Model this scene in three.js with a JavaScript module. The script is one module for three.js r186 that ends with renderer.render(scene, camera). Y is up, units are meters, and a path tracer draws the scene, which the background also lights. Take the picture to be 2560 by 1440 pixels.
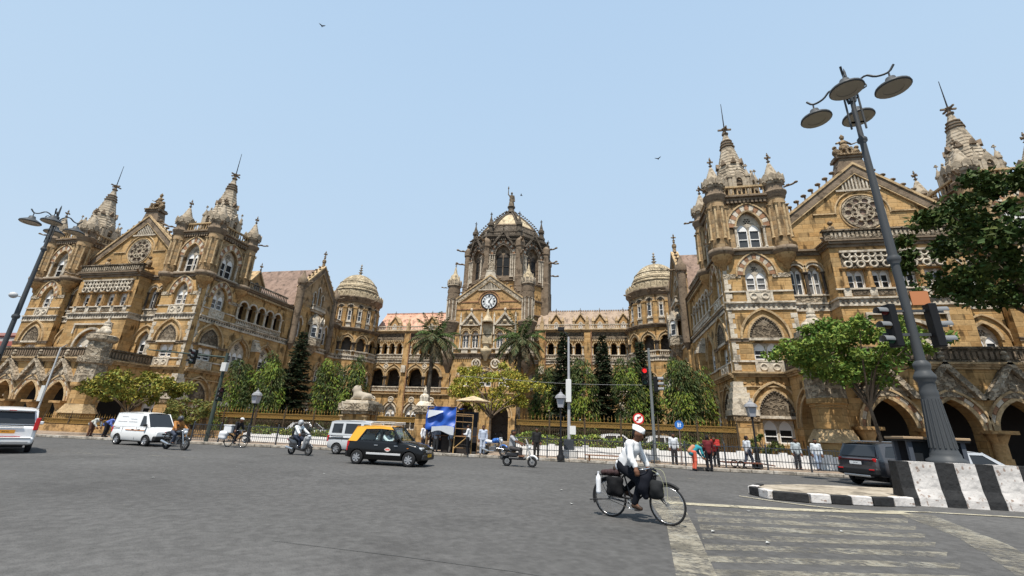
import * as THREE from 'three';
import { mergeGeometries, mergeVertices } from 'three/addons/utils/BufferGeometryUtils.js';
import { RoundedBoxGeometry } from 'three/addons/geometries/RoundedBoxGeometry.js';
import { Brush, Evaluator, SUBTRACTION } from 'three-bvh-csg';

// ---------------------------------------------------------------- camera, sky, sun, exposure
const scene = new THREE.Scene();
const camera = new THREE.PerspectiveCamera(67.92, 16 / 9, 0.1, 900);
const D = Math.PI / 180;
camera.position.set(0, 1.6, 0);
camera.rotation.set(18.4 * D, 12 * D, 2.25 * D, 'YXZ');
const renderer = new THREE.WebGLRenderer({ antialias: true });
renderer.toneMapping = THREE.LinearToneMapping;
renderer.toneMappingExposure = 1.28;
renderer.shadowMap.enabled = true;
const SUN = new THREE.Vector3(-0.02, 1, 0.46).normalize();
{
  const W = 512, H = 256, d = new Float32Array(W * H * 4);
  const stops = [[0, .66, .775, .90], [.12, .605, .745, .89], [.35, .53, .695, .882], [.62, .49, .665, .872], [1, .42, .60, .84]];
  for (let j = 0; j < H; j++) {
    const el = ((j + .5) / H - .5) * Math.PI, s = Math.max(0, Math.sin(el));
    let k = 0; while (k < stops.length - 2 && s > stops[k + 1][0]) k++;
    const a = stops[k], b = stops[k + 1], t = (s - a[0]) / (b[0] - a[0]);
    for (let i = 0; i < W; i++) {
      const o = (j * W + i) * 4;
      for (let c = 0; c < 3; c++) d[o + c] = el < -.01 ? [.2, .2, .19][c] : (a[c + 1] + (b[c + 1] - a[c + 1]) * t) / 1.28;
      d[o + 3] = 1;
    }
  }
  const t = new THREE.DataTexture(d, W, H, THREE.RGBAFormat, THREE.FloatType);
  t.mapping = THREE.EquirectangularReflectionMapping; t.magFilter = t.minFilter = THREE.LinearFilter; t.needsUpdate = true;
  scene.background = t; scene.environment = t;
}
const sun = new THREE.DirectionalLight(new THREE.Color(1, .945, .86), 5);
sun.position.copy(SUN).multiplyScalar(160).add(new THREE.Vector3(-16, 0, -40));
sun.target.position.set(-16, 0, -40);
sun.castShadow = true; sun.shadow.mapSize.set(4096, 4096);
Object.assign(sun.shadow.camera, { left: -90, right: 90, top: 90, bottom: -90, near: 1, far: 400 });
scene.add(sun, sun.target);

// ---------------------------------------------------------------- helpers
function rng(s) { let a = s >>> 0; return () => { a |= 0; a = a + 0x6D2B79F5 | 0; let t = Math.imul(a ^ a >>> 15, 1 | a); t = t + Math.imul(t ^ t >>> 7, 61 | t) ^ t; return ((t ^ t >>> 14) >>> 0) / 4294967296; }; }
const PI = Math.PI, V = (x, y, z) => new THREE.Vector3(x, y, z), M4 = () => new THREE.Matrix4();
const T = (x, y, z) => M4().makeTranslation(x, y, z), RY = a => M4().makeRotationY(a), RX = a => M4().makeRotationX(a), RZ = a => M4().makeRotationZ(a), SC = (x, y, z) => M4().makeScale(x, y, z);
const mul = (...m) => m.reduce((a, b) => a.clone().multiply(b));
const clamp = (x, a, b) => Math.min(b, Math.max(a, x)), lerp = (a, b, t) => a + (b - a) * t, sst = (a, b, x) => { const t = clamp((x - a) / (b - a), 0, 1); return t * t * (3 - 2 * t); };
const names = {};
const numbered = n => { const k = names[n] = (names[n] ?? -1) + 1; return k ? n + '_' + String(k).padStart(3, '0') : n; };
const nx = g => { const r = g.index ? g.toNonIndexed() : g; for (const k of Object.keys(r.attributes)) if (!['position', 'normal', 'uv', 'color'].includes(k)) r.deleteAttribute(k); r.clearGroups?.(); return r; };
function boxUV(g) {
  const p = g.attributes.position, n = g.attributes.normal, uv = new Float32Array(p.count * 2);
  for (let i = 0; i < p.count; i += 3) {
    const ax = Math.abs(n.getX(i) + n.getX(i + 1) + n.getX(i + 2)), ay = Math.abs(n.getY(i) + n.getY(i + 1) + n.getY(i + 2)), az = Math.abs(n.getZ(i) + n.getZ(i + 1) + n.getZ(i + 2));
    for (let k = i; k < i + 3; k++) {
      const x = p.getX(k), y = p.getY(k), z = p.getZ(k);
      const [u, v] = ay > ax && ay > az ? [x, z] : ax > az ? [z, y] : [x, y];
      uv[k * 2] = u; uv[k * 2 + 1] = v;
    }
  }
  g.setAttribute('uv', new THREE.BufferAttribute(uv, 2)); return g;
}
function xf(g, m) {
  const r = nx(g.clone()); r.applyMatrix4(m);
  if (m.determinant() < 0) for (const k of Object.keys(r.attributes)) {
    const a = r.attributes[k], s = a.itemSize, d = a.array;
    for (let i = 0; i < a.count; i += 3) for (let c = 0; c < s; c++) { const t = d[(i + 1) * s + c]; d[(i + 1) * s + c] = d[(i + 2) * s + c]; d[(i + 2) * s + c] = t; }
  }
  return r;
}
function merge(list, keepUV) {
  const gs = list.map(g => { const r = nx(g); if (!r.attributes.normal) r.computeVertexNormals(); if (!keepUV) r.deleteAttribute('uv'); return r; });
  const g = gs.length > 1 ? mergeGeometries(gs) : gs[0];
  return keepUV ? g : boxUV(g);
}
function mesh(name, list, mat, parent = scene, pos) {
  const g = Array.isArray(list) ? merge(list) : list;
  const m = new THREE.Mesh(g, mat); m.castShadow = m.receiveShadow = true; m.name = parent === scene ? numbered(name) : name;
  if (pos) m.position.set(...pos);
  parent.add(m); return m;
}
function tag(o, label, category, group) { o.userData.label = label; o.userData.category = category; if (group) o.userData.group = group; return o; }
function struct(name, list, mat) { const m = mesh(name, list, mat); m.userData.kind = 'structure'; return m; }
function thing(name, label, category, pos = [0, 0, 0], turn = 0, group) { const o = new THREE.Group(); o.name = numbered(name); scene.add(o); o.position.set(...pos); o.rotation.y = turn; return tag(o, label, category, group); }
function dup(o, pos, turn, label) { const c = o.clone(); c.userData = { ...o.userData }; c.name = numbered(o.name.replace(/_\d{3}$/, '')); scene.add(c); c.position.set(...pos); c.rotation.y = turn; if (label) c.userData.label = label; return c; }
// geometries
const bx = (x0, x1, y0, y1, z0, z1) => new THREE.BoxGeometry(Math.abs(x1 - x0), Math.abs(y1 - y0), Math.abs(z1 - z0)).translate((x0 + x1) / 2, (y0 + y1) / 2, (z0 + z1) / 2);
const rb = (x0, x1, y0, y1, z0, z1, r = .02, s = 2) => new RoundedBoxGeometry(x1 - x0, y1 - y0, z1 - z0, s, Math.min(r, (x1 - x0) / 2.01, (y1 - y0) / 2.01, (z1 - z0) / 2.01)).translate((x0 + x1) / 2, (y0 + y1) / 2, (z0 + z1) / 2);
const cy = (r0, r1, y0, y1, x = 0, z = 0, s = 12) => new THREE.CylinderGeometry(r1, r0, y1 - y0, s).translate(x, (y0 + y1) / 2, z);
const sp = (r, x, y, z, sx = 1, sy = 1, sz = 1, w = 12, h = 8) => new THREE.SphereGeometry(r, w, h).scale(sx, sy, sz).translate(x, y, z);
const lathe = (pts, s = 16, x = 0, y = 0, z = 0) => new THREE.LatheGeometry(pts.map(p => new THREE.Vector2(Math.max(p[0], .0005), p[1])), s).translate(x, y, z);
function octLathe(pts, s, x = 0, y = 0, z = 0, rot = 0) { const g = nx(new THREE.LatheGeometry(pts.map(p => new THREE.Vector2(Math.max(p[0], .0005), p[1])), s)); g.rotateY(rot + PI / s); g.computeVertexNormals(); return g.translate(x, y, z); }
function bar(a, b, r0, r1 = r0, s = 7) { const A = V(...a), B = V(...b), d = B.clone().sub(A), l = d.length(); return new THREE.CylinderGeometry(r1, r0, l, s).translate(0, l / 2, 0).applyQuaternion(new THREE.Quaternion().setFromUnitVectors(V(0, 1, 0), d.normalize())).translate(...a); }
function tube(pts, r, seg = 24, rs = 6, closed = false) { return new THREE.TubeGeometry(new THREE.CatmullRomCurve3(pts.map(p => V(...p)), closed, 'centripetal'), seg, r, rs, closed); }
function ext(shape, d, z0 = 0, bev = 0) { return new THREE.ExtrudeGeometry(shape, { depth: d - 2 * bev, bevelEnabled: bev > 0, bevelThickness: bev, bevelSize: bev, bevelSegments: 1, curveSegments: 8 }).translate(0, 0, z0 + bev); }
const poly = pts => new THREE.Shape(pts.map(p => new THREE.Vector2(p[0], p[1])));
// arch outlines: points from left springing to right springing (counter order left->top->right)
function archPts(cx, ys, w, type = 'p', off = 0, n = 9) {
  const h = w / 2 + off, P = [];
  if (type === 'r' || type === 'f' || type === 't') {
    const m = type === 'r' ? n * 2 : 24;
    for (let i = 0; i <= m; i++) {
      const a = PI - PI * i / m; let r = h;
      if (type === 'f') r = h * (1 - .13 * Math.abs(Math.sin(a * 2.5)) ** .6 * (off ? .0 : 1));
      let y = Math.sin(a) * r; if (type === 'f') y *= 1.12;
      if (type === 't' && !off) r = h * (.70 + .30 * Math.abs(Math.cos(a * 1.5 + PI / 4)) ** .5), y = Math.sin(a) * r * 1.15; else if (type === 't') y *= 1.15;
      P.push([cx + Math.cos(a) * r, ys + y]);
    }
  } else {
    const k = type === 'l' ? 1.35 : type === 'o' ? .68 : .8, R0 = w * k, R = R0 + off, c = R0 - w / 2, top = Math.acos(clamp(c / R, -1, 1));
    for (let i = 0; i <= n; i++) { const a = PI - top * i / n; P.push([cx + c + Math.cos(a) * R, ys + Math.sin(a) * R]); }
    if (type === 'o') { const t = P[P.length - 1]; P[P.length - 1] = [cx - w * .04, t[1] + w * .02]; P.push([cx, t[1] + w * .16]); }
    const L = P.length - 1; for (let i = L - 1; i >= 0; i--) P.push([2 * cx - P[i][0], P[i][1]]);
  }
  return P;
}
const openPts = (cx, y0, w, ys, type) => [[cx - w / 2, y0], ...(type === 'q' ? [[cx - w / 2, ys], [cx + w / 2, ys]] : archPts(cx, ys, w, type)), [cx + w / 2, y0]];
function ringShape(cx, ys, w, type, o0, o1, leg = 0) {
  const a = archPts(cx, ys, w, type, o1), b = archPts(cx, ys, w, type === 'f' || type === 't' ? 'r' : type, o0);
  if (type === 't' || type === 'f') { const s = type === 't' ? 1.15 : 1.12; b.forEach(p => p[1] = ys + (p[1] - ys) * s); }
  if (leg) { a.unshift([a[0][0], ys - leg]); a.push([a[a.length - 1][0], ys - leg]); b.unshift([b[0][0], ys - leg]); b.push([b[b.length - 1][0], ys - leg]); }
  return poly([...a, ...b.reverse()]);
}
// ---------------------------------------------------------------- textures
const hsh = (x, y, s) => { let h = Math.imul(x, 374761393) + Math.imul(y, 668265263) + Math.imul(s, 974711) | 0; h = Math.imul(h ^ h >>> 13, 1274126177); return ((h ^ h >>> 16) >>> 0) / 4294967296; };
function vn(x, y, per, s) { const xi = Math.floor(x), yi = Math.floor(y), fx = x - xi, fy = y - yi, m = v => ((v % per) + per) % per, u = fx * fx * (3 - 2 * fx), v = fy * fy * (3 - 2 * fy); const a = hsh(m(xi), m(yi), s), b = hsh(m(xi + 1), m(yi), s), c = hsh(m(xi), m(yi + 1), s), d = hsh(m(xi + 1), m(yi + 1), s); return a + (b - a) * u + (c - a) * v + (a - b - c + d) * u * v; }
function fbm(u, v, per, oct, s) { let a = 0, w = .5, t = 0; for (let o = 0; o < oct; o++) { a += w * vn(u * per, v * per, per, s + o); t += w; w *= .5; per *= 2; } return a / t; }
function tex(N, size, fn, srgb = true, Mh = N) {
  const d = new Uint8Array(N * Mh * 4);
  for (let j = 0; j < Mh; j++) for (let i = 0; i < N; i++) { const r = fn(i / N, j / Mh), o = (j * N + i) * 4; for (let c = 0; c < 3; c++) d[o + c] = clamp(255 * (Array.isArray(r) ? r[c] : r), 0, 255); d[o + 3] = 255; }
  const t = new THREE.DataTexture(d, N, Mh); t.wrapS = t.wrapT = THREE.RepeatWrapping; t.magFilter = THREE.LinearFilter; t.minFilter = THREE.LinearMipmapLinearFilter; t.generateMipmaps = true; if (srgb) t.colorSpace = THREE.SRGBColorSpace; t.repeat.set(1 / size, 1 / size); t.needsUpdate = true; return t;
}
const ashCell = (u, v) => { const row = Math.floor(v * 20), off = hsh(row, 3, 9), x = u * 10 + off, c = Math.floor(x) % 10; return [row, c, x - Math.floor(x), v * 20 - row]; };
const ashlarMap = tex(1024, 8, (u, v) => {
  const [r, c, fx, fy] = ashCell(u, v); const t = hsh(r, c, 5), t2 = hsh(r, c, 6);
  const b = fbm(u, v, 5, 5, 11), g = fbm(u, v, 64, 3, 21), st = fbm(u, v * .25, 24, 3, 31);
  const joint = fx < .035 || fy < .07 ? .86 : 1;
  let k = (.80 + .17 * t) * (.78 + .34 * b) * (.88 + .22 * g) * joint * (1 - .42 * sst(.54, .74, st) * sst(.35, .6, b));
  return [k, k * (.965 + .05 * t2), k * (.91 + .12 * t2)].map(x => Math.min(1, x * 1.1));
});
const ashlarBump = tex(1024, 8, (u, v) => { const [r, c, fx, fy] = ashCell(u, v); const e = Math.min(sst(0, .05, fx) * sst(1, .95, fx), sst(0, .09, fy) * sst(1, .91, fy)); return .35 * e + .25 * hsh(r, c, 7) + .4 * fbm(u, v, 48, 4, 41); }, false);
const grainMap = tex(512, 4, (u, v) => { const b = fbm(u, v, 6, 5, 51), g = fbm(u, v, 48, 3, 61), s = fbm(u, v, 10, 3, 71); const k = (.68 + .4 * b) * (.82 + .3 * g) * (1 - .25 * sst(.6, .75, s)); return [k, k * .985, k * .96].map(x => Math.min(1, x * 1.12)); });
const grainBump = tex(512, 4, (u, v) => fbm(u, v, 32, 5, 81), false);
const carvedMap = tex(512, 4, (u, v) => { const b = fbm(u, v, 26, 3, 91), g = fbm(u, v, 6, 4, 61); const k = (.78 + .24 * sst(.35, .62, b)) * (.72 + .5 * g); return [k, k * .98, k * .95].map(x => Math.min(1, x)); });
const carvedBump = tex(512, 4, (u, v) => sst(.38, .6, fbm(u, v, 26, 3, 91)), false);
const col = (r, g, b) => new THREE.Color().setRGB(r, g, b);
function stone(r, g, b, kind = 'grain', o = {}) { return new THREE.MeshPhysicalMaterial({ specularIntensity: .4, color: col(r, g, b), map: kind === 'ash' ? ashlarMap : kind === 'carve' ? carvedMap : grainMap, bumpMap: kind === 'ash' ? ashlarBump : kind === 'carve' ? carvedBump : grainBump, bumpScale: kind === 'ash' ? .03 : kind === 'carve' ? .09 : .02, roughness: .93, ...o }); }
const std = (r, g, b, rough = .8, o = {}) => new THREE.MeshPhysicalMaterial({ color: col(r, g, b), roughness: rough, specularIntensity: rough > .45 ? .35 : 1, ...o });
const MT = {
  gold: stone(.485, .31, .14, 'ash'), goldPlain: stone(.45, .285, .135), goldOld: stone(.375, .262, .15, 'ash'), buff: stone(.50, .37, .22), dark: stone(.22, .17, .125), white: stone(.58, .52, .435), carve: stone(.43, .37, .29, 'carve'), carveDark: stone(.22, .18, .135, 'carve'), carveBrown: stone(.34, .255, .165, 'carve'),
  spire: stone(.40, .34, .265), cream: stone(.52, .435, .305), creamCarve: stone(.50, .425, .305, 'carve'), soot: stone(.125, .105, .085), sootCarve: stone(.16, .135, .11, 'carve'), basalt: stone(.09, .075, .065), shadePlaster: stone(.105, .092, .082), porchShade: std(.03, .024, .02, .7), red: stone(.34, .19, .115),  // porch and loggia interior tones carry the shade in their colour
  wood: std(.78, .77, .75, .6), woodGrey: std(.42, .41, .39, .7), glass: new THREE.MeshPhysicalMaterial({ color: col(.06, .065, .07), roughness: .22, specularIntensity: .55 }), glassDark: new THREE.MeshPhysicalMaterial({ color: col(.022, .022, .022), roughness: .35, specularIntensity: .3 }), glassPale: new THREE.MeshPhysicalMaterial({ color: col(.16, .155, .15), roughness: .3, specularIntensity: .5 }), void: std(.03, .028, .025, 1), iron: std(.022, .022, .024, .5, { metalness: .3 }), ironPaint: std(.035, .04, .048, .45),
};
MT.pinkRoof = new THREE.MeshStandardMaterial({ color: col(.58, .335, .245), roughness: .9, map: grainMap, bumpMap: grainBump, bumpScale: .02 });
MT.tanRoof = new THREE.MeshStandardMaterial({ color: col(.34, .26, .20), roughness: .9, map: grainMap, bumpMap: grainBump, bumpScale: .02 });
MT.brownRoof = new THREE.MeshStandardMaterial({ color: col(.25, .175, .14), roughness: .9, map: grainMap, bumpMap: grainBump, bumpScale: .02 });
// ================================================================ STATION BUILDING (one thing)
const BASE = [-16.5, 0, -62];
const ST = thing('station_building', 'ornate golden sandstone railway station with spires, domes and a clock gable', 'building', BASE);
const IB = T(-BASE[0], -BASE[1], -BASE[2]);
const part = (name, list, mat, parent = ST) => mesh(name, list.map(g => xf(g, IB)), mat, parent);
const partX = (name, list, M, mat) => part(name, list.map(g => xf(g, M)), mat);
function place(proto, M, x, y, z) { const o = proto.clone(), p = V(x, y, z).applyMatrix4(M), d = V(0, 0, 1).transformDirection(M); o.position.set(p.x - BASE[0], p.y - BASE[1], p.z - BASE[2]); o.rotation.y = Math.atan2(d.x, d.z); ST.add(o); return o; }
const protoGroup = name => { const g = new THREE.Group(); g.name = name; return g; };
// ---- windows
const winCache = {};
function winProto(w, hs, type, lights, trac, dk = 0) {
  const key = [w, hs, type, lights, trac, dk].join(); if (winCache[key]) return winCache[key];
  const g = protoGroup('window'), out = openPts(0, 0, w, hs, type), sh = poly(out), m = Math.min(.13, w * .08), lw = (w - m * (lights + 1)) / lights, cas = [];
  const ls = trac ? hs - lw * .25 : type === 'q' ? hs - lw * .62 - m : hs;
  for (let i = 0; i < lights; i++) {
    const cx = -w / 2 + m + lw / 2 + i * (lw + m);
    const pts = lights === 1 && !trac ? openPts(cx, m, lw, ls, type) : openPts(cx, m, lw, ls, 'p');
    sh.holes.push(new THREE.Path(pts.map(p => new THREE.Vector2(...p))));
    const c = poly(pts.map(p => [cx + (p[0] - cx) * .99, p[1]])); const f = .065;
    for (const [a, b] of [[m + f, (m + ls) / 2 - f / 2], [(m + ls) / 2 + f / 2, ls - f * .2]]) { c.holes.push(new THREE.Path([[cx - lw / 2 + f, a], [cx + lw / 2 - f, a], [cx + lw / 2 - f, b], [cx - lw / 2 + f, b]].map(p => new THREE.Vector2(...p)))); }
    cas.push(ext(c, .05, -.03));
  }
  if (trac) {
    const R = w * .155, yc = hs + (type === 'r' ? .27 : .36) * w;
    for (let k = 0; k < 6; k++) { const p = new THREE.Path(); p.absarc(Math.cos(k * PI / 3) * R * .66, yc + Math.sin(k * PI / 3) * R * .66, R * .27, 0, PI * 2); sh.holes.push(p); }
    const p = new THREE.Path(); p.absarc(0, yc, R * .26, 0, PI * 2); sh.holes.push(p);
  }
  mesh('frame', [ext(sh, .14, -.08)], dk === 1 ? MT.dark : MT.white, g);
  mesh('casement', cas, dk === 1 ? MT.basalt : MT.wood, g);
  mesh('pane', [ext(poly(out), .012, -.07)], [MT.glass, MT.glassDark, MT.glassDark, MT.glassPale][dk], g);
  return winCache[key] = g;
}
const column1 = (r, y0, y1, x, z, s = 8) => [cy(r * 1.5, r * 1.35, y0, y0 + r * 1.2, x, z, s), cy(r, r * .92, y0 + r * 1.2, y1 - r * 1.8, x, z, s), cy(r, r * 1.6, y1 - r * 1.8, y1 - r * .5, x, z, s), bx(x - r * 1.6, x + r * 1.6, y1 - r * .5, y1, z - r * 1.6, z + r * 1.6)];
const column = (r, y0, y1, x, z, s = 8) => { const g = column1(r, y0, y1, x, z, s); g[0].userData.n = g.length; return g; };
function cols(list, M, mat) { for (let i = 0; i < list.length;) { const n = list[i].userData.n || 1; partX('column', list.slice(i, i + n), M, mat); i += n; } }
function each(name, list, M, mat) { for (const g of list) partX(name, [g], M, mat); }
function vous(M, cx, ys, w, type, o0, o1, n, proud = .07) {
  const A = archPts(cx, ys, w, type, o0, 30), B = archPts(cx, ys, w, type, o1, 30), N = A.length - 1;
  for (let i = 0; i < n; i++) {
    const at = (P, t) => { const f = t * N, k = Math.min(N - 1, Math.floor(f)); return [lerp(P[k][0], P[k + 1][0], f - k), lerp(P[k][1], P[k + 1][1], f - k)]; };
    const t0 = i / n + .003, t1 = (i + 1) / n - .003, tm = (t0 + t1) / 2;
    part('voussoir', [xf(ext(poly([at(A, t0), at(B, t0), at(B, tm), at(B, t1), at(A, t1), at(A, tm)]), proud + .02 * hsh(i, n, 3), -.01), M)], i % 2 ? MT.white : MT.red);
  }
}
function decorate(M, o) {
  const ty = o.t || 'p', rt = ty === 'q' ? null : ty;
  if (o.win) place(winProto(o.w, +(o.ys - o.y0).toFixed(2), ty, o.win, !!o.trac, o.dk ?? [0, 2, 0, 3, 2][Math.floor(hsh(Math.round(o.x * 10 + M.elements[12] * 3), Math.round(o.y0 * 10 + M.elements[14]), 4) * 5)]), M, o.x, o.y0, -(o.set ?? .38));
  if (rt && o.trim !== 0) partX('arch_moulding', [ext(ringShape(o.x, o.ys, o.w, rt, 0.005, o.trim ?? .14), .1, -.02)], M, o.trimMat || MT.buff);
  if (rt && o.hood) partX('hood_mould', [ext(ringShape(o.x, o.ys, o.w, rt, o.hood - .13, o.hood, .12), .17, -.02)], M, MT.buff);
  if (o.vous) vous(M, o.x, o.ys, o.w, rt, .15, .15 + o.vous, o.vn || 13);
  if (o.cols) { const g = []; for (const s of [-1, 1]) g.push(...column(o.cols, o.y0, o.ys, o.x + s * (o.w / 2 + o.cols * 1.1), .03 + o.cols * .4, 8)); cols(g, M, o.colMat || MT.white); }
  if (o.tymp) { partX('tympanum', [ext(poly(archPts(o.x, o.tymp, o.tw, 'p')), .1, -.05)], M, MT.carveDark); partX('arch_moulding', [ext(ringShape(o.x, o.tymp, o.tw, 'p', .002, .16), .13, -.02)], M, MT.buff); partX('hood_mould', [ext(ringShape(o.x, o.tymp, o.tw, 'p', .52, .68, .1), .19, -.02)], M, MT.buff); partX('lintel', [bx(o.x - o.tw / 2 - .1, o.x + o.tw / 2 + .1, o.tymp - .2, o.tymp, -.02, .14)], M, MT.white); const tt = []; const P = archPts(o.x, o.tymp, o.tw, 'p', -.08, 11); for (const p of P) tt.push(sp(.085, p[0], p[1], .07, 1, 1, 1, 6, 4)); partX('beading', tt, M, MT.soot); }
  if (o.apron) partX('carved_panel', [bx(o.x - o.apron / 2, o.x + o.apron / 2, o.y0 - .95, o.y0 - .12, -.02, .06), ...[-1, 1].flatMap(s => [new THREE.TorusGeometry(.24, .07, 6, 14).translate(o.x + s * o.apron * .24, o.y0 - .52, .07), bx(o.x + s * o.apron * .5 - .09, o.x + s * o.apron * .5 + .09, o.y0 - 1, o.y0 - .05, 0, .12)])], M, MT.white);
}
function panel(M, u0, u1, y0, y1, th, ops = [], mat = MT.gold) {
  const sh = poly([[u0, y0], [u1, y0], [u1, y1], [u0, y1]]);
  for (const o of ops) sh.holes.push(new THREE.Path(openPts(o.x, o.y0, o.w, o.ys, o.t || 'p').map(p => new THREE.Vector2(...p))));
  partX('wall', [ext(sh, th, -th)], M, mat);
  for (const o of ops) decorate(M, o);
}
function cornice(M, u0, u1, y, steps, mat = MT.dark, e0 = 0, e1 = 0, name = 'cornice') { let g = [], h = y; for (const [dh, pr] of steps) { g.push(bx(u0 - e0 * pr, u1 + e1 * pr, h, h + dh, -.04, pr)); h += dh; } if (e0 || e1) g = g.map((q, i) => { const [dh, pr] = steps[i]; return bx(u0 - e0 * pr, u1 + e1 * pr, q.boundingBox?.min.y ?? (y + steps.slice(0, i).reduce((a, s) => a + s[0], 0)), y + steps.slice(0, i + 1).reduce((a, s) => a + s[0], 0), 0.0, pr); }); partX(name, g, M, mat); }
function dots(M, u0, u1, y, r, step, mat = MT.soot, z = .1) { const g = []; const n = Math.max(1, Math.round((u1 - u0) / step)); for (let i = 0; i < n; i++) g.push(new THREE.CylinderGeometry(r, r, .05, 8).rotateX(PI / 2).translate(u0 + (i + .5) * (u1 - u0) / n, y, z)); partX('frieze_roundel', g, M, mat).userData.kind = 'stuff'; }
function dentils(M, u0, u1, y0, h, d, step, mat = MT.dark) { const g = [], n = Math.round((u1 - u0) / step); for (let i = 0; i < n; i++) { const x = u0 + (i + .5) * (u1 - u0) / n; g.push(bx(x - step * .28, x + step * .28, y0, y0 + h, -.02, d)); } partX('dentil_row', g, M, mat); }
function balustrade(M, u0, u1, y0, h, mat = MT.white, step = .3, z = 0) {
  const g = [bx(u0, u1, y0, y0 + h * .16, z - .14, z + .1), bx(u0, u1, y0 + h * .84, y0 + h, z - .15, z + .12)], n = Math.max(1, Math.round((u1 - u0) / step));
  const L = lathe([[.05, 0], [.09, h * .12], [.05, h * .3], [.045, h * .5], [.08, h * .6], [.08, h * .68]], 6);
  for (let i = 0; i < n; i++) g.push(L.clone().translate(u0 + (i + .5) * (u1 - u0) / n, y0 + h * .16, z));
  partX('balustrade', g, M, mat);
}
function quoins(M, u, y0, y1, dir, mat = MT.white) { const g = []; let k = 0; for (let y = y0; y < y1 - .3; y += .42, k++) { const w = k % 2 ? .3 : .5; g.push(bx(u, u + dir * w, y + .01, Math.min(y + .41, y1), -.02, .03)); } partX('quoin', g, M, mat); }
function loggia(M, u0, u1, y0, y1, d = 2.6, th = .6) { partX('loggia_room', [bx(u0, u1, y0, y1, -d - .2, -d), bx(u0, u1, y1 - .2, y1, -d, -th - .01), bx(u0, u1, y0 - .2, y0, -d, -th - .01), bx(u0 - .1, u0, y0, y1, -d, -th - .01), bx(u1, u1 + .1, y0, y1, -d, -th - .01)], M, MT.shadePlaster); }  // room walls coloured darker to stand for the shade inside
function finial(r, y, h, x = 0, z = 0) { return [cy(r * .22, r * .12, y, y + h, x, z, 6), lathe([[r * .2, 0], [r * .5, h * .08], [r * .2, h * .16]], 8, x, y + h * .12, z), ...[0, 1].map(k => bx(x - (k ? r * .13 : r * .75), x + (k ? r * .13 : r * .75), y + h * .5, y + h * .62, z - (k ? r * .75 : r * .13), z + (k ? r * .75 : r * .13))), sp(r * .28, x, y + h * .8, z, 1, 1.3, 1, 6, 5)]; }
const ringGeo = (r, y, h) => [cy(r, r, y, y + h, 0, 0, 20)];
// gargoyle spout along +z
const gargGeo = [tube([[0, 0, 0], [0, .05, .4], [0, .02, .8], [0, .12, 1.15]], .1, 8, 6), sp(.15, 0, .14, 1.2, .9, .9, 1.4, 8, 6), bx(-.2, .2, .02, .12, .3, .6)];
function gargoyle(x, y, z, ang, s = 1) { const m = mul(T(x, y, z), RY(ang), SC(s, s, s)); part('gargoyle', gargGeo.map(g => xf(g, m)), MT.dark); }
// ---- turret prototype (round corner turret with crown and ribbed stone cone), y=0 at underside of corbel
function turretProto(h0 /*corbel*/, hs /*shaft top*/, r) {
  const g = protoGroup('turret');
  mesh('corbel', [lathe([[r * .15, -1.9], [r * .4, -1.75], [r * .5, -1.3], [r * .95, -1.1], [r * .95, -.85], [r * 1.12, -.75], [r * 1.12, -.5], [r * .9, -.45]], 18)], MT.goldPlain, g);
  mesh('ring_balcony', [lathe([[r * 1.1, -.55], [r * 1.36, -.42], [r * 1.36, -.3], [r * 1.42, -.25], [r * 1.42, 0], [r * 1.0, .06]], 20)], MT.dark, g);
  mesh('shaft', [cy(r, r, 0, hs, 0, 0, 18)], MT.goldOld, g);
  const c = []; for (let k = 0; k < 8; k++) { const a = k * PI / 4 + PI / 8; c.push(...column(.11, .9, hs - 1.1, Math.cos(a) * r * 1.04, Math.sin(a) * r * 1.04, 6), cy(.1, .12, hs * .5 - .1, hs * .5 + .05, Math.cos(a) * r * 1.06, Math.sin(a) * r * 1.06, 6)); }
  mesh('colonnette', c, MT.buff, g);
  mesh('collar', [lathe([[r, hs - .55], [r * 1.15, hs - .4], [r * 1.2, hs - .15], [r * 1.35, hs], [r * 1.35, hs + .15], [r * 1.05, hs + .2], [r * 1.02, hs + .75], [r * 1.12, hs + .85]], 20)], MT.dark, g);
  const cr = [lathe([[r * 1.02, hs + .8], [r * 1.2, hs + .95], [r * 1.25, hs + 1.5], [r * 1.0, hs + 1.5], [.01, hs + 1.5]], 20)];
  for (let k = 0; k < 10; k++) { const a = k * PI / 5; cr.push(xf(ext(poly([[-r * .36, 0], [r * .36, 0], [r * .36, .45], [0, .72], [-r * .36, .45]]), .1), mul(T(Math.cos(a) * r * 1.19, hs + 1.1, Math.sin(a) * r * 1.19), RY(PI / 2 - a)))); cr.push(sp(.09, Math.cos(a) * r * 1.28, hs + 1.0, Math.sin(a) * r * 1.28, 1, 1, 1, 6, 4)); }
  mesh('crown', cr, MT.spire, g);
  const cone = [[r * 1.0, hs + 1.5]]; for (let k = 0; k < 8; k++) { const t0 = k / 8, t1 = (k + .8) / 8; cone.push([lerp(r * 1.02, r * .16, t0), hs + 1.5 + t0 * 1.75], [lerp(r * 1.02, r * .16, t1) * .93, hs + 1.5 + t1 * 1.75]); } cone.push([r * .1, hs + 3.25]);
  mesh('cone_roof', [lathe(cone, 14)], MT.spire, g);
  mesh('finial', finial(.34, hs + 3.2, 1.15), MT.dark, g);
  return g;
}
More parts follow.
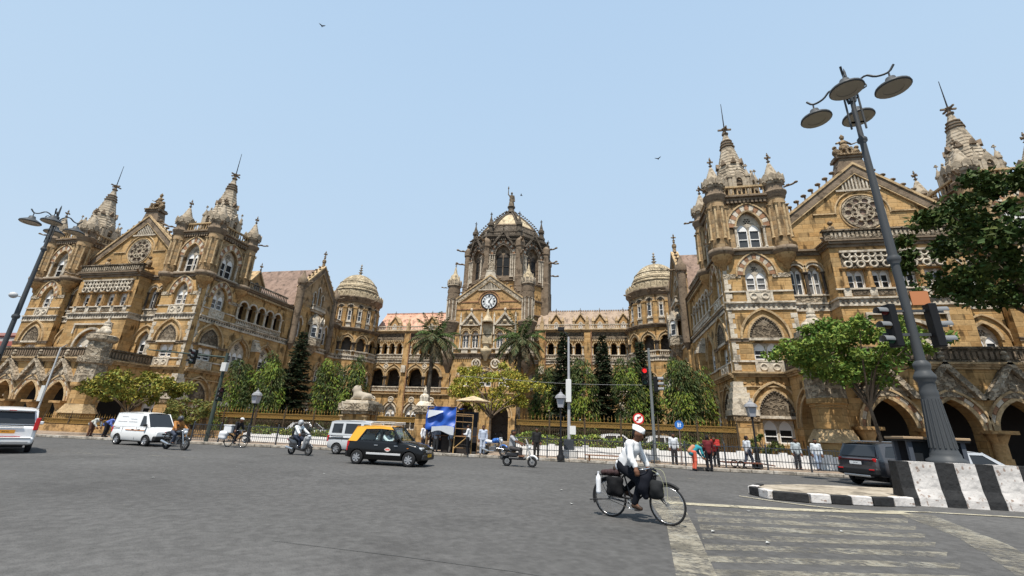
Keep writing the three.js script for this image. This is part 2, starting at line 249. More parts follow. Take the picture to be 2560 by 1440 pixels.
// ---- main tower spire prototype: octagonal base, gablets, pinnacles, ribbed cone, rod
function spireProto() {
  const g = protoGroup('spire');
  mesh('spire_base', [octLathe([[1.75, -.5], [1.75, 1.6], [1.95, 1.75], [1.95, 2.1], [1.6, 2.2], [.01, 2.2]], 8)], MT.dark, g);
  const pin = [], gab = [];
  for (let k = 0; k < 8; k++) {
    const a = k * PI / 4 + PI / 8, c = Math.cos(a), s = Math.sin(a);
    pin.push(cy(.2, .2, .6, 2.5, c * 1.95, s * 1.95, 8), cy(.27, .27, 2.4, 2.6, c * 1.95, s * 1.95, 8), cy(.22, .02, 2.6, 3.3, c * 1.95, s * 1.95, 8), cy(.03, .03, 3.2, 3.7, c * 1.95, s * 1.95, 5), bx(c * 1.95 - .14, c * 1.95 + .14, 3.55, 3.65, s * 1.95 - .05, s * 1.95 + .05), sp(.09, c * 1.95, 3.72, s * 1.95, 1, 1, 1, 6, 4));
    const b = k * PI / 4, m = mul(T(Math.cos(b) * 1.75, 1.3, Math.sin(b) * 1.75), RY(PI / 2 - b));
    const sh = poly([[-.6, 0], [.6, 0], [.6, .9], [0, 1.9], [-.6, .9]]); sh.holes.push(new THREE.Path(openPts(0, .1, .5, .7, 'p').map(p => new THREE.Vector2(...p)))); gab.push(xf(ext(sh, .22), m), xf(sp(.1, 0, 2.0, .1, 1, 1.6, 1, 6, 4), m));
  }
  mesh('pinnacle', pin, MT.spire, g); mesh('gablet', gab, MT.spire, g);
  const cone = [[1.72, 2.1]]; for (let k = 0; k < 17; k++) { const t0 = k / 17, t1 = (k + .82) / 17; cone.push([lerp(1.72, .2, t0), 2.15 + t0 * 6.3], [lerp(1.72, .2, t1) * .965, 2.15 + t1 * 6.3]); } cone.push([.16, 8.5]);
  mesh('spire_cone', [octLathe(cone, 8)], MT.spire, g);
  const luc = []; for (let k = 0; k < 8; k++) { const b = k * PI / 4, r = 1.12; luc.push(xf(ext(poly([[-.26, 0], [.26, 0], [0, .62]]), .3, -.18), mul(T(Math.cos(b) * r, 4.5, Math.sin(b) * r), RY(PI / 2 - b)))); }
  for (const [y, r] of [[7.15, .62], [7.5, .53], [6.8, .7]]) luc.push(octLathe([[r - .12, 0], [r, .04], [r, .14], [r - .12, .18]], 8, 0, y, 0));
  mesh('lucarne', luc, MT.dark, g).userData.kind = 'stuff';
  mesh('spire_finial', [lathe([[.17, 8.4], [.3, 8.5], [.3, 8.62], [.14, 8.75], [.14, 9.1], [.3, 9.2], [.1, 9.3]], 10), bx(-.62, .62, 9.02, 9.16, -.07, .07), bx(-.07, .07, 9.02, 9.16, -.62, .62)], MT.dark, g);
  mesh('lightning_rod', [cy(.06, .025, 9.2, 12.3, 0, 0, 6)], MT.iron, g);
  return g;
}
const TUR = turretProto(0, 5.1, .72), SPI = spireProto();
const crocket = (x, y, z, s = 1) => [cy(.07 * s, .07 * s, y - .05, y + .34 * s, x, z, 6), sp(.2 * s, x + .1 * s, y + .42 * s, z, 1.25, .7, 1, 8, 5)];
// statue group (seated figure with attendants) on a gable pedestal
function gableStatue(M, x, y, z, s = 1) {
  const g = [sp(.42, 0, 1.0, 0, 1, 1.1, .8), sp(.3, 0, 1.55, .02, 1.1, 1, .8), cy(.1, .1, 1.75, 1.95, 0, 0, 8), sp(.19, 0, 2.08, .03, .85, 1.1, .95), cy(.2, .02, 2.2, 2.5, 0, 0, 8), bar([.28, 1.65, 0], [.6, 1.3, .1], .11, .08), bar([-.28, 1.65, 0], [-.62, 1.5, .1], .11, .08), bar([.15, .75, .2], [.2, .6, .62], .17, .14), bar([-.15, .75, .2], [-.2, .6, .62], .17, .14), bar([.2, .6, .62], [.2, 0, .66], .14, .1), bar([-.2, .6, .62], [-.2, 0, .66], .14, .1), sp(.32, -.78, .5, .1, 1, 1.3, .9), sp(.18, -.85, 1.0, .12), sp(.32, .78, .45, .1, 1, 1.2, .9), sp(.19, .9, .92, .12), bar([.6, 1.3, .1], [1.15, 1.5, .1], .06, .04), bx(-.55, .55, 0, .7, -.45, .2), bx(-1.05, 1.05, -.12, .04, -.5, .75)];
  part('gable_statue', g.map(q => xf(q, mul(M, T(x, y, z), SC(s, s, s)))), MT.carveBrown);
}
function gableCoping(M, uL, uR, yE, yA, z, th, crock = 7, mat = MT.dark) {
  const uc = (uL + uR) / 2, w = uc - uL, h = yA - yE, len = Math.hypot(w, h), nxv = -h / len, nyv = w / len, g = [], lip = [], cr = [];
  for (const s of [-1, 1]) {
    const f = p => [uc + s * (p[0] - uc) * 1, p[1]], P = (t, o) => f([lerp(uL, uc, t) + nxv * o, lerp(yE, yA, t) + nyv * o]);
    g.push(ext(poly([P(0, -.5), [uc, yA - .5 / nyv], [uc, yA + .1 / nyv], P(0, .1)]), th, z - th + .18));
    lip.push(ext(poly([P(0, .1), [uc, yA + .1 / nyv], [uc, yA + .3 / nyv], P(0, .3)]), th + .12, z - th + .16), ext(poly([P(0, -.62), [uc, yA - .62 / nyv], [uc, yA - .5 / nyv], P(0, -.5)]), .16, z));
    for (let k = 0; k < crock; k++) { const p = P((k + .6) / (crock + .6), .3); for (const q of crocket(0, 0, 0, 1)) cr.push(xf(q, mul(T(p[0], p[1], z - .1), SC(-s, 1, 1)))); }
  }
  partX('gable_coping', g, M, mat); partX('coping_lip', lip, M, MT.buff); if (crock) partX('crocket', cr, M, MT.dark);
}
function rose(M, x, y, r, z) {
  const sh = new THREE.Shape(); sh.absarc(0, 0, r, 0, PI * 2);
  for (let k = 0; k < 10; k++) { const a = k * PI / 5, p = new THREE.Path(); p.absarc(Math.cos(a) * r * .74, Math.sin(a) * r * .74, r * .165, 0, PI * 2); sh.holes.push(p); const q = new THREE.Path(); q.absellipse(Math.cos(a + .314) * r * .43, Math.sin(a + .314) * r * .43, r * .1, r * .075, 0, PI * 2, false, a + .314); sh.holes.push(q); }
  const c = new THREE.Path(); c.absarc(0, 0, r * .18, 0, PI * 2); sh.holes.push(c);
  const m = mul(M, T(x, y, z));
  partX('rose_tracery', [ext(sh, .16, -.1), new THREE.TorusGeometry(r, .1, 6, 36), new THREE.TorusGeometry(r * .57, .05, 6, 30).translate(0, 0, .06)], m, MT.carve);
  partX('rose_pane', [new THREE.CircleGeometry(r * .98, 32).translate(0, 0, -.13)], m, MT.glass);
  partX('rose_surround', [new THREE.TorusGeometry(r * 1.13, .07, 6, 36)], m, MT.buff);
  const hd = new THREE.TorusGeometry(r * 1.38, .085, 6, 30, PI * 1.05).rotateZ(-.08); partX('hood_mould', [hd, bx(-r * 1.38 - 1.8, -r * 1.38, -.1, .02, -.04, .1), bx(r * 1.38, r * 1.38 + 1.8, -.1, .02, -.04, .1)], m, MT.buff);
}
// ================================================================ one wing
function wing(M, side, roofMat) {
  const S = mul(M, RY(-PI / 2), SC(-1, 1, 1)); // inner side facade: u runs back from the front corner
  const TW = 5.1, towers = [[0, 1], [19.1, 0]];
  for (const [u0, inner] of towers) {
    const c = u0 + TW / 2, faces = [[M, u0, 1]]; // front
    const F = mul(M, T(u0, 0, 0));
    const lvl = (Q, v0, v1, full) => {
      const x = TW / 2;
      if (full) {
        panel(Q, v0, v1, 0, 6.25, .6, [{ x, y0: 1.3, w: 2.2, ys: 3.05, t: 'q', win: 2, tymp: 3.35, tw: 2.5 }]);
        panel(Q, v0, v1, 6.25, 11.6, .6, [{ x, y0: 7.5, w: 2.0, ys: 8.95, t: 'q', win: 2, tymp: 9.28, tw: 2.35, apron: 1.9 }]);
        panel(Q, v0, v1, 11.6, 16.4, .6, [{ x, y0: 13.25, w: 1.75, ys: 14.6, t: 'p', win: 2, trac: 1, vous: .42, vn: 13, hood: .72, apron: 1.8 }]);
        cornice(Q, v0, v1, 6.22, [[.12, .14], [.12, .24], [.14, .34]], MT.buff, Q === F ? 1 : 0, 0);
        cornice(Q, v0, v1, 5.45, [[.1, .1]], MT.buff, Q === F ? 1 : 0, 0, 'string_course');
        dots(Q, v0 + .3, v1 - .3, 5.8, .14, .6, MT.goldPlain, .02);
        cornice(Q, v0, v1, 7.36, [[.14, .1]], MT.white, Q === F ? 1 : 0, 0, 'string_course');
        for (const [a, b] of [[v0, x - 1.2], [x + 1.2, v1]]) { cornice(Q, a, b, 8.98, [[.2, .07], [.1, .13]], MT.dark, Q === F && a === v0 ? 1 : 0, 0, 'string_course'); cornice(Q, a, b, 14.35, [[.38, .05]], MT.carve, Q === F && a === v0 ? 1 : 0, 0, 'impost_band'); }
        cornice(Q, v0, v1, 11.58, [[.12, .1], [.44, .07], [.14, .2]], MT.white, Q === F ? 1 : 0, 0, 'frieze');
        dots(Q, v0, v1, 11.92, .1, .36);
        cornice(Q, v0, v1, 13.1, [[.13, .1]], MT.white, Q === F ? 1 : 0, 0, 'string_course');
      }
    };
    lvl(F, 0, TW, 1);
    if (inner) lvl(S, .6, TW, 1);
    // solid lower mass and upper stage on all four faces
    partX('wall', [bx(u0 + .62, u0 + TW - .02, 0, 16.35, -TW + .02, -.62)], M, MT.goldPlain);
    const up = [F, mul(M, T(u0, 0, 0), RY(-PI / 2), SC(-1, 1, 1)), mul(M, T(u0 + TW, 0, 0), RY(PI / 2)), mul(M, T(u0 + TW, 0, -TW), RY(PI))];
    up.forEach((Q, i) => {
      const a = i % 3 ? .6 : 0, b = i % 3 ? TW - .6 : TW;
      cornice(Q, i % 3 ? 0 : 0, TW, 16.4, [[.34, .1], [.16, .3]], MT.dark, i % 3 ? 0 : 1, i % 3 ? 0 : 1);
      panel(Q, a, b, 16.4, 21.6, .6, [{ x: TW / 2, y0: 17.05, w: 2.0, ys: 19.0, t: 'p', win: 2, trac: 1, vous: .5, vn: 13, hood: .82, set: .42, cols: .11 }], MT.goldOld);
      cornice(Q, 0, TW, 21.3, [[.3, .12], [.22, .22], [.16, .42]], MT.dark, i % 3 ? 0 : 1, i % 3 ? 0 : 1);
      dentils(Q, .9, TW - .9, 21.3, .3, .25, .34);
      cornice(Q, 0.9, TW - .9, 16.92, [[.1, .2]], MT.white, 0, 0, 'window_sill');
      balustrade(Q, .8, TW - .8, 22.0, 1.02, MT.buff, .34, .05);
    });
    partX('tower_roof', [bx(u0 + .05, u0 + TW - .05, 21.6, 22.0, -TW + .05, -.05)], M, MT.dark);
    for (const [x, z] of [[0, 0], [TW, 0], [0, -TW], [TW, -TW]]) place(TUR, M, u0 + x + (x ? -.12 : .12), 16.9, z + (z ? .12 : -.12));
    for (const [x, z, a] of [[-.55, .3, -PI * .3], [TW + .55, .3, PI * .3], [-.55, -TW - .3, -PI * .7], [TW + .55, -TW - .3, PI * .7]]) { const p = V(u0 + x, 22.5, z).applyMatrix4(M); gargoyle(p.x, p.y, p.z, M.determinant() < 0 ? -a : a, .8); }
    const sp_ = place(SPI, M, c, 22.0, -TW / 2); sp_.scale.set(1, inner ? 1 : 1, 1);
  }
  quoins(M, 0, 6.7, 16.3, 1); quoins(M, TW, 6.7, 11.5, -1); quoins(S, .6, 6.7, 16.3, -1.0 * -.6);
  // corner buttress with stone offsets
  const bu = []; for (let k = 0; k < 6; k++) { const t = k / 6; bu.push(bx(-.75 + t * .5, 1.15 - t * .9, 3.3 + k * .42, 3.3 + (k + 1) * .42, -1.15 + t * .8, .75 - t * .62)); }
  partX('buttress', [bx(-.62, 1.02, 0, 2.9, -1.02, .62)], M, MT.gold); partX('buttress_cap', [bx(-.7, 1.1, 2.9, 3.3, -1.1, .7)], M, MT.carveBrown);
  for (const g of bu) partX('weathering_stone', [g], M, MT.white);
  // recesses between towers and bay
  for (const [a, b] of [[5.1, 7.9], [16.2, 19.1]]) {
    const R = mul(M, T(0, 0, -.7)), x = (a + b) / 2;
    panel(R, a, b, 0, 11.6, .5, [{ x, y0: 7.3, w: 1.7, ys: 9.2, t: 'p', win: 2, trac: 1, hood: .7, trim: .2 }]);
    panel(R, a, b, 11.6, 16.4, .5, [-.66, .66].map(d => ({ x: x + d, y0: 13.0, w: 1.05, ys: 14.95, t: 't', win: 2, hood: .32, trimMat: MT.white })));
    cornice(R, a, b, 11.58, [[.12, .1], [.44, .07], [.14, .2]], MT.white, 0, 0, 'frieze'); dots(R, a, b, 11.92, .1, .36);
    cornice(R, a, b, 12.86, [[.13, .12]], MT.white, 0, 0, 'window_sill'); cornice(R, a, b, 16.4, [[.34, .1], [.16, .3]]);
    cols([...column(.12, 13, 14.9, x, .05), ...column(.1, 13, 14.9, x - 1.28, .05), ...column(.1, 13, 14.9, x + 1.28, .05)], R, MT.basalt);
    cornice(R, a + .2, b - .2, 12.3, [[.5, .05]], MT.carve, 0, 0, 'carved_panel');
  }
  // projecting bay
  const Bq = mul(M, T(0, 0, .7)), Z = MT.white;
  panel(Bq, 7.9, 16.2, 0, 11.6, .6, [{ x: 12.05, y0: 7.2, w: 3.9, ys: 8.4, t: 'r', win: 4, trac: 1, trim: .25, trimMat: MT.white }]);
  partX('label_mould', [bx(9.4, 14.7, 10.85, 11.05, -.02, .16), bx(9.4, 9.58, 9.9, 10.85, -.02, .14), bx(14.52, 14.7, 9.9, 10.85, -.02, .14)], Bq, MT.white);
  panel(Bq, 7.9, 16.2, 11.6, 17.3, .6, [9.45, 11.18, 12.92, 14.65].map(x => ({ x, y0: 13.0, w: 1.35, ys: 14.6, t: 'q', win: 2, set: .45 })));
  { // lattice tracery over the bay arcade
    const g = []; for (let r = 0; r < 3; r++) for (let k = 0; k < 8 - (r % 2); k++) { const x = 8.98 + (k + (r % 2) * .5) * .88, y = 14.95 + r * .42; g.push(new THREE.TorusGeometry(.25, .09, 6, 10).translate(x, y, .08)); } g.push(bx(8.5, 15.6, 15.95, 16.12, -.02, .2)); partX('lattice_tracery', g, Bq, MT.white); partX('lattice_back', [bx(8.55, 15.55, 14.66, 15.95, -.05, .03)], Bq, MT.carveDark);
  }
  cols([8.55, 10.3, 12.05, 13.8, 15.55].flatMap(x => column(.15, 13.02, 14.66, x, .02)), Bq, MT.goldPlain);
  for (const x of [9.45, 11.18, 12.92, 14.65]) { partX('carved_panel', [bx(x - .55, x + .55, 12.42, 12.86, -.02, .05)], Bq, MT.carveDark); }
  each('carved_panel', [8.55, 10.3, 12.05, 13.8, 15.55].map(x => bx(x - .25, x + .25, 12.36, 12.9, -.02, .1)), Bq, Z);
  for (const s of [0, 1]) { const Q = s ? mul(M, T(16.2, 0, .7), RY(PI / 2)) : mul(M, T(7.9, 0, .7), RY(-PI / 2), SC(-1, 1, 1)); panel(Q, .6, 1.4, 0, 17.3, .3); cornice(Q, 0, 1.4, 11.58, [[.12, .1], [.44, .07], [.14, .2]], Z, 0, 0, 'frieze'); cornice(Q, 0, 1.4, 16.45, [[.25, .12], [.2, .28], [.12, .4]]); }
  cornice(Bq, 7.9, 16.2, 11.58, [[.12, .1], [.44, .07], [.14, .2]], Z, 1, 1, 'frieze'); dots(Bq, 7.9, 16.2, 11.92, .1, .36);
  cornice(Bq, 7.9, 16.2, 12.88, [[.13, .12]], Z, 1, 1, 'window_sill');
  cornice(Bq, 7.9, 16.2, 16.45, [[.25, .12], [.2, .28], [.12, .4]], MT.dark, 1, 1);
  cornice(Bq, 7.9, 16.2, 17.05, [[.1, .4], [.62, .26], [.13, .4]], MT.carveDark, 1, 1, 'parapet'); dentils(Bq, 8, 16.1, 17.2, .44, .33, .3, MT.carve);
  for (const s of [-1, 1]) { const p = V(12.05 + s * 4.3, 16.7, 1.1).applyMatrix4(M); gargoyle(p.x, p.y, p.z, (M.determinant() < 0 ? -1 : 1) * s * PI * .25, .9); }
  for (const x of [9.0, 15.1]) partX('gable_statue', [sp(.34, x, 18.5, -.55, .9, 1.5, .9), sp(.2, x, 19.2, -.5), bx(x - .4, x + .4, 17.9, 18.1, -1.0, -.2)], M, MT.carveBrown);
  partX('wall', [bx(7.95, 16.15, 16.6, 17.1, -1.2, .65)], M, MT.dark);
  // gable
  const GZ = -1.35, Gq = mul(M, T(0, 0, GZ)), yE = 19.35, yA = 25.0, gs = poly([[5.1, 16.4], [19.1, 16.4], [19.1, yE], [12.1, yA], [5.1, yE]]); const rp = new THREE.Path(); rp.absarc(12.1, 20.5, 1.5, 0, PI * 2); gs.holes.push(rp);
  partX('gable_wall', [ext(gs, .7, -.7)], Gq, MT.gold);
  rose(Gq, 12.1, 20.5, 1.5, .02);
  gableCoping(Gq, 5.15, 19.05, yE, yA, .02, .9, 10);
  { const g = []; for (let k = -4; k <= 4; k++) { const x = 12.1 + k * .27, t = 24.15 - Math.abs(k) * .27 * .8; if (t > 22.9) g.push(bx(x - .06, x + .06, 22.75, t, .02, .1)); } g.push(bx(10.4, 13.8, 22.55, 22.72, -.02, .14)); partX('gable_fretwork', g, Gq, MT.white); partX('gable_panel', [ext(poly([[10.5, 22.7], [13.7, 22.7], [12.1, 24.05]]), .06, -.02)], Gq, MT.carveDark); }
  partX('pedestal', [ext(poly([[10.9, 24.55], [13.3, 24.55], [12.95, 25.9], [11.25, 25.9]]), 1.0, -.85, .04), bx(11.0, 13.2, 25.9, 26.15, -.95, .25)], Gq, MT.dark);
  gableStatue(Gq, 12.1, 26.25, -.35, 1.0);
  // roof
  const rf = ext(poly([[1.2, 17.2], [12.1, 23.2], [23, 17.2]]), 24.4, -25.8); partX('roof', [rf], M, roofMat);
  partX('ridge_tile', Array.from({ length: 60 }, (_, k) => bx(12.0, 12.2, 23.15, 23.4, -2.2 - k * .39, -2.5 - k * .39)), M, roofMat);
  // ---------------- inner side facade
  const LG = [6.05, 7.5, 8.95, 10.4, 11.85];
  panel(S, 5.1, 12.9, 0, 6.25, .6, [6.8, 11.0].map(x => ({ x, y0: 1.2, w: 2.2, ys: 3.2, t: 'p', win: 2, trac: 1, hood: .5 })));
  panel(S, 5.1, 12.9, 6.25, 11.6, .6, [6.8, 11.0].map(x => ({ x, y0: 7.45, w: 2.5, ys: 8.85, t: 'o', win: 3, trac: 1, hood: .42, set: .45 })));
  panel(S, 5.1, 12.9, 11.6, 16.4, .6, LG.map(x => ({ x, y0: 12.95, w: 1.08, ys: 14.65, t: 'r', trim: .2, trimMat: MT.white })));
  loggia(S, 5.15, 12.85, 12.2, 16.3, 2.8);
  cols([5.32, 6.775, 8.225, 9.675, 11.125, 12.58].flatMap(x => column(.15, 12.95, 14.65, x, -.02)), S, MT.white);
  balustrade(S, 5.3, 12.7, 12.36, .62, MT.white, .26, .12);
  partX('buttress', [bx(8.6, 9.3, 0, 9.6, -.02, .8), ext(poly([[8.62, 9.6], [9.28, 9.6], [9.28, 10.9], [8.62, 10.9]]), .4, 0)], S, MT.gold);
  for (let k = 0; k < 5; k++) partX('weathering_stone', [bx(8.56, 9.34, 9.6 + k * .3, 9.9 + k * .3, .0, .95 - k * .17)], S, MT.white);
  const sideBands = (a, b, Q = S) => { cornice(Q, a, b, 6.22, [[.12, .14], [.12, .24], [.14, .34]], MT.buff); cornice(Q, a, b, 7.3, [[.14, .1]], MT.white, 0, 0, 'string_course'); cornice(Q, a, b, 11.58, [[.12, .1], [.44, .07], [.14, .2]], MT.white, 0, 0, 'frieze'); dots(Q, a, b, 11.92, .1, .36); };
  sideBands(5.1, 14.5);
  cornice(S, 5.1, 14.5, 16.4, [[.25, .1], [.2, .25], [.15, .42]], MT.dark); dentils(S, 5.2, 14.4, 16.25, .22, .28, .32, MT.buff);
  partX('wall', [bx(5.1, 14.5, 16.4, 17.0, -.6, 0)], S, MT.dark);
  balustrade(S, 5.9, 12.8, 17.0, .85, MT.carve, .32, .1);
  panel(S, 12.9, 14.5, 0, 17.0, .6, []);
  partX('pilaster', [bx(13.0, 14.2, 6.6, 11.5, -.02, .3), bx(13.0, 14.2, 12.4, 16.4, -.02, .22), bx(12.9, 14.3, 0, 6.2, -.02, .5)], S, MT.gold);
  for (const x of [8.5]) { const d = mul(S, T(x, 17.0, -1.3)); partX('dormer', [ext(poly([[-1, 0], [1, 0], [1, 1.4], [0, 2.9], [-1, 1.4]]), 1.6, -1.6)], d, MT.goldPlain); partX('gable_coping', [ext(poly([[-1.25, 1.25], [0, 3.0], [1.25, 1.25], [1.25, 1.5], [0, 3.3], [-1.25, 1.5]]), 1.8, -1.6)], d, MT.buff); partX('finial', finial(.3, 3.2, 1.2, 0, .1), d, MT.dark); partX('dormer_window', [ext(poly(openPts(0, .2, .9, 1.0, 'p')), .06, 0)], d, MT.glass); }
  // cross gable bay 14.5..22.8, projecting .5
  const C = mul(S, T(0, 0, .5)), ga = 14.5, gb = 22.8, gc = 18.65;
  panel(C, ga, gb, 0, 11.6, .6, [{ x: 15.9, y0: 7.4, w: 1.2, ys: 9.0, t: 'p', win: 2, trac: 1, hood: .4 }, { x: 21.4, y0: 7.4, w: 1.2, ys: 9.0, t: 'p', win: 2, trac: 1, hood: .4 }, { x: 17.0, y0: 1.2, w: 2, ys: 3.2, win: 2, trac: 1, hood: .5 }, { x: 20.4, y0: 1.2, w: 2, ys: 3.2, win: 2, trac: 1, hood: .5 }]);
  panel(C, ga, gb, 11.6, 17.6, .6, [{ x: 15.6, y0: 13.0, w: 1.0, ys: 14.8, t: 'l', trim: .2, trimMat: MT.white, win: 1 }, { x: 21.7, y0: 13.0, w: 1.0, ys: 14.8, t: 'l', trim: .2, trimMat: MT.white, win: 1 }]);
  sideBands(ga, gb, C);
  const gsh = poly([[ga, 17.6], [gb, 17.6], [gb, 19.9], [gc, 24.4], [ga, 19.9]]); const lanc = [[-.95, 19.6], [0, 20.6], [.95, 19.6]].map(([d, y]) => ({ x: gc + d, y0: 18.2, w: .62, ys: y, t: 'l', win: 1, set: .3, trim: .13, trimMat: MT.white })); for (const o of lanc) gsh.holes.push(new THREE.Path(openPts(o.x, o.y0, o.w, o.ys, o.t).map(p => new THREE.Vector2(...p))));
  partX('gable_wall', [ext(gsh, .6, -.6)], C, MT.goldOld); lanc.forEach(o => decorate(C, o));
  gableCoping(C, ga, gb, 19.9, 24.4, .02, .8, 6);
  partX('balcony', [bx(gc - 1.5, gc + 1.5, 17.5, 17.75, -.02, .55), bx(gc - 1.3, gc + 1.3, 17.2, 17.5, -.02, .35)], C, MT.white); balustrade(C, gc - 1.5, gc + 1.5, 17.75, .5, MT.white, .25, .42);
  partX('finial', [cy(.25, .2, 24.6, 25.4, gc, -.2, 8), sp(.3, gc, 25.6, -.2, 1, 1.4, 1), sp(.16, gc, 26.2, -.2), ...finial(.4, 26.2, 1.2, gc, -.2)], C, MT.carveBrown);
  { const r2 = ext(poly([[ga, 17.4], [gc, 24.3], [gb, 17.4]]), 10.5, -11.1); partX('roof', [r2], C, roofMat); }
  // paired corner shafts of the cross gable
  for (const x of [ga + .1, gb - .1]) { partX('pinnacle', [cy(.5, .5, 11.8, 20.4, x, 0, 10), lathe([[.5, 0], [.68, .15], [.68, .9], [.45, 1.0], [.1, 2.0], [.02, 2.2]], 10, x, 20.4, 0), lathe([[.1, -.9], [.5, 0]], 10, x, 11.9, 0)], C, MT.dark); const q = V(x, 20.7, .4).applyMatrix4(C), d = V(0, 0, 1).transformDirection(C); gargoyle(q.x, q.y, q.z, Math.atan2(d.x, d.z), .9); }
  // oriel bay window
  const O = mul(C, T(gc, 0, 0)); partX('oriel', [octLathe([[.1, -1.6], [.5, -1.2], [1.1, -.3], [1.45, 0], [1.45, 1.0], [1.3, 1.1]], 8, 0, 12.2, 0)], O, MT.carve); partX('oriel_roof', [octLathe([[1.35, 15.1], [1.5, 15.25], [1.5, 15.6], [1.0, 16.4], [.1, 17.3], [.02, 17.3]], 8)], O, MT.carve);
  for (let k = -1; k <= 1; k++) { const a = k * PI / 4, m = mul(O, RY(a), T(0, 0, 1.28)); place(winProto(.82, 1.5, 'p', 1, false), m, 0, 13.3, 0); partX('arch_moulding', [ext(ringShape(0, 14.8, .82, 'p', .01, .14), .14)], m, MT.white); partX('gablet', [ext(poly([[-.56, 15.35], [.56, 15.35], [0, 16.5]]), .14)], m, MT.white); }
  for (const k of [-3, -1, 1, 3]) { const a = k * PI / 8; cols(column(.11, 13.2, 15.2, Math.sin(a) * 1.38, Math.cos(a) * 1.38), O, MT.white); }
  // back stretch to pavilion
  panel(S, 22.8, 27.5, 0, 17.0, .6, [{ x: 24.0, y0: 13.0, w: .95, ys: 14.7, t: 't', win: 1, hood: .3 }, { x: 24.1, y0: 7.6, w: 1.1, ys: 9.3, t: 'p', win: 1, hood: .4 }]);
  sideBands(22.8, 27.5); cornice(S, 22.8, 27.5, 16.4, [[.25, .1], [.2, .25], [.15, .42]], MT.dark); balustrade(S, 22.8, 27, 17, .85, MT.carve, .32, .1);
  // outer and back walls
  partX('wall', [bx(23.6, 24.2, 0, 17, -31, -5.2), bx(.2, 24, 0, 17, -32, -31.4), bx(1, 23.4, 15.5, 16, -31, -1.5)], M, MT.gold);
  // ---------------- porch (carriage entrance)
  const P0 = 3.75, P1 = 20.45, PD = 5.1, PF = mul(M, T(0, 0, PD)), PS = mul(M, T(P0, 0, PD), RY(-PI / 2), SC(-1, 1, 1)), PS2 = mul(M, T(P1, 0, PD), RY(PI / 2));
  const ax = [7.1, 10.45, 13.75, 17.1];
  panel(PF, P0, P1, 0, 6.2, .8, ax.map(x => ({ x, y0: 0.02, w: 2.45, ys: 2.55, t: 'p', trim: .22, hood: .62 })));
  for (const Q of [PS, PS2]) panel(Q, .8, PD, 0, 6.2, .7, [{ x: 2.75, y0: 0.02, w: 2.7, ys: 2.6, t: 'p', trim: .2, hood: .62 }]);
  for (const x of ax) { const g = [ext(poly([[x - 1.75, 4.35], [x, 6.75], [x + 1.75, 4.35], [x + 1.35, 4.35], [x, 6.2], [x - 1.35, 4.35]]), .42, 0), sp(.2, x, 6.9, .2), sp(.17, x, 7.15, .2)]; partX('porch_gablet', g, PF, MT.carve); partX('porch_gable_panel', [ext(poly([[x - 1.3, 4.5], [x, 6.15], [x + 1.3, 4.5]]), .1, 0), sp(.28, x, 5.1, .1, 1, 1, .5)], PF, MT.carve); vous(PF, x, 2.55, 2.45, 'p', .24, .46, 11, .06); }
  for (const x of [5.5, 8.78, 12.1, 15.42, 18.7]) partX('column', [cy(.42, .42, 0, 1.1, x, .25, 10), cy(.5, .5, 0, .3, x, .25, 10), cy(.34, .34, 1.1, 1.9, x, .25, 10), cy(.34, .62, 1.9, 2.5, x, .25, 10), bx(x - .66, x + .66, 2.42, 2.62, -.05, .9)], PF, MT.goldPlain);
  for (const [Q, a, b, e] of [[PF, P0, P1, 1], [PS, 0, PD, 0], [PS2, 0, PD, 0]]) { cornice(Q, a, b, 6.2, [[.14, .16], [.12, .3], [.14, .42]], MT.buff, e, e); cornice(Q, a, b, 6.62, [[.1, .2], [.72, .1], [.14, .24]], MT.carveDark, e, e, 'parapet'); dentils(Q, a + .2, b - .2, 6.8, .48, .17, .3, MT.dark); }
  partX('porch_roof', [bx(P0 + .1, P1 - .1, 5.9, 6.18, .02, PD - .1)], M, MT.dark);
  for (const x of [P0, P1]) { // octagonal corner piers with spreading base
    const m = mul(PF, T(x, 0, 0));
    partX('porch_pier_base', [octLathe([[1.25, 0], [1.25, 1.55], [1.32, 1.6]], 8)], m, MT.gold);
    partX('porch_pier', [octLathe([[.92, 2.35], [.92, 3.7], [1.0, 3.75], [1.0, 3.85], [1.12, 3.95], [1.12, 4.25], [.01, 4.25]], 8)], m, MT.gold);
    for (let k = 0; k < 4; k++) partX('weathering_stone', [octLathe([[1.4 - k * .11, 0], [1.34 - k * .11, .2], [.5, .2]], 8, 0, 1.6 + k * .2, 0)], m, MT.buff);
    partX('porch_pier_panel', [octLathe([[1.08, 4.25], [1.05, 5.9], [1.25, 6.05], [1.3, 6.6], [.9, 6.65], [.9, 8.0], [1.05, 8.1], [1.18, 8.25], [1.18, 8.6], [1.0, 8.7], [.01, 8.75]], 8)], m, MT.carve);
    partX('heraldic_ornament', [sp(.5, 0, 9.15, 0, 1, 1, .8), sp(.32, 0, 9.65, 0, 1, .8, .8), sp(.3, -.45, 9.0, .1), sp(.3, .45, 9.0, .1), lathe([[.2, 0], [.28, .15], [.1, .3], [.12, .4], [.01, .5]], 8, 0, 9.8, 0), bx(-.08, .08, 10.2, 10.6, -.05, .05)], m, MT.white);
  }
  partX('porch_floor', [bx(P0 + .8, P1 - .8, .135, .15, .86, PD - .1)], M, MT.porchShade); partX('porch_shade_sheet', [bx(P0 + .72, P1 - .72, 0, 5.85, .75, .85)], M, MT.porchShade);  // near-black floor and added back sheet: porch shade put into the colour
}
const WR = T(10.35, 0, -36.6), WL = mul(T(-42.3, 0, -36.6), SC(-1, 1, 1));
wing(WR, 1, MT.brownRoof); wing(WL, -1, MT.brownRoof);

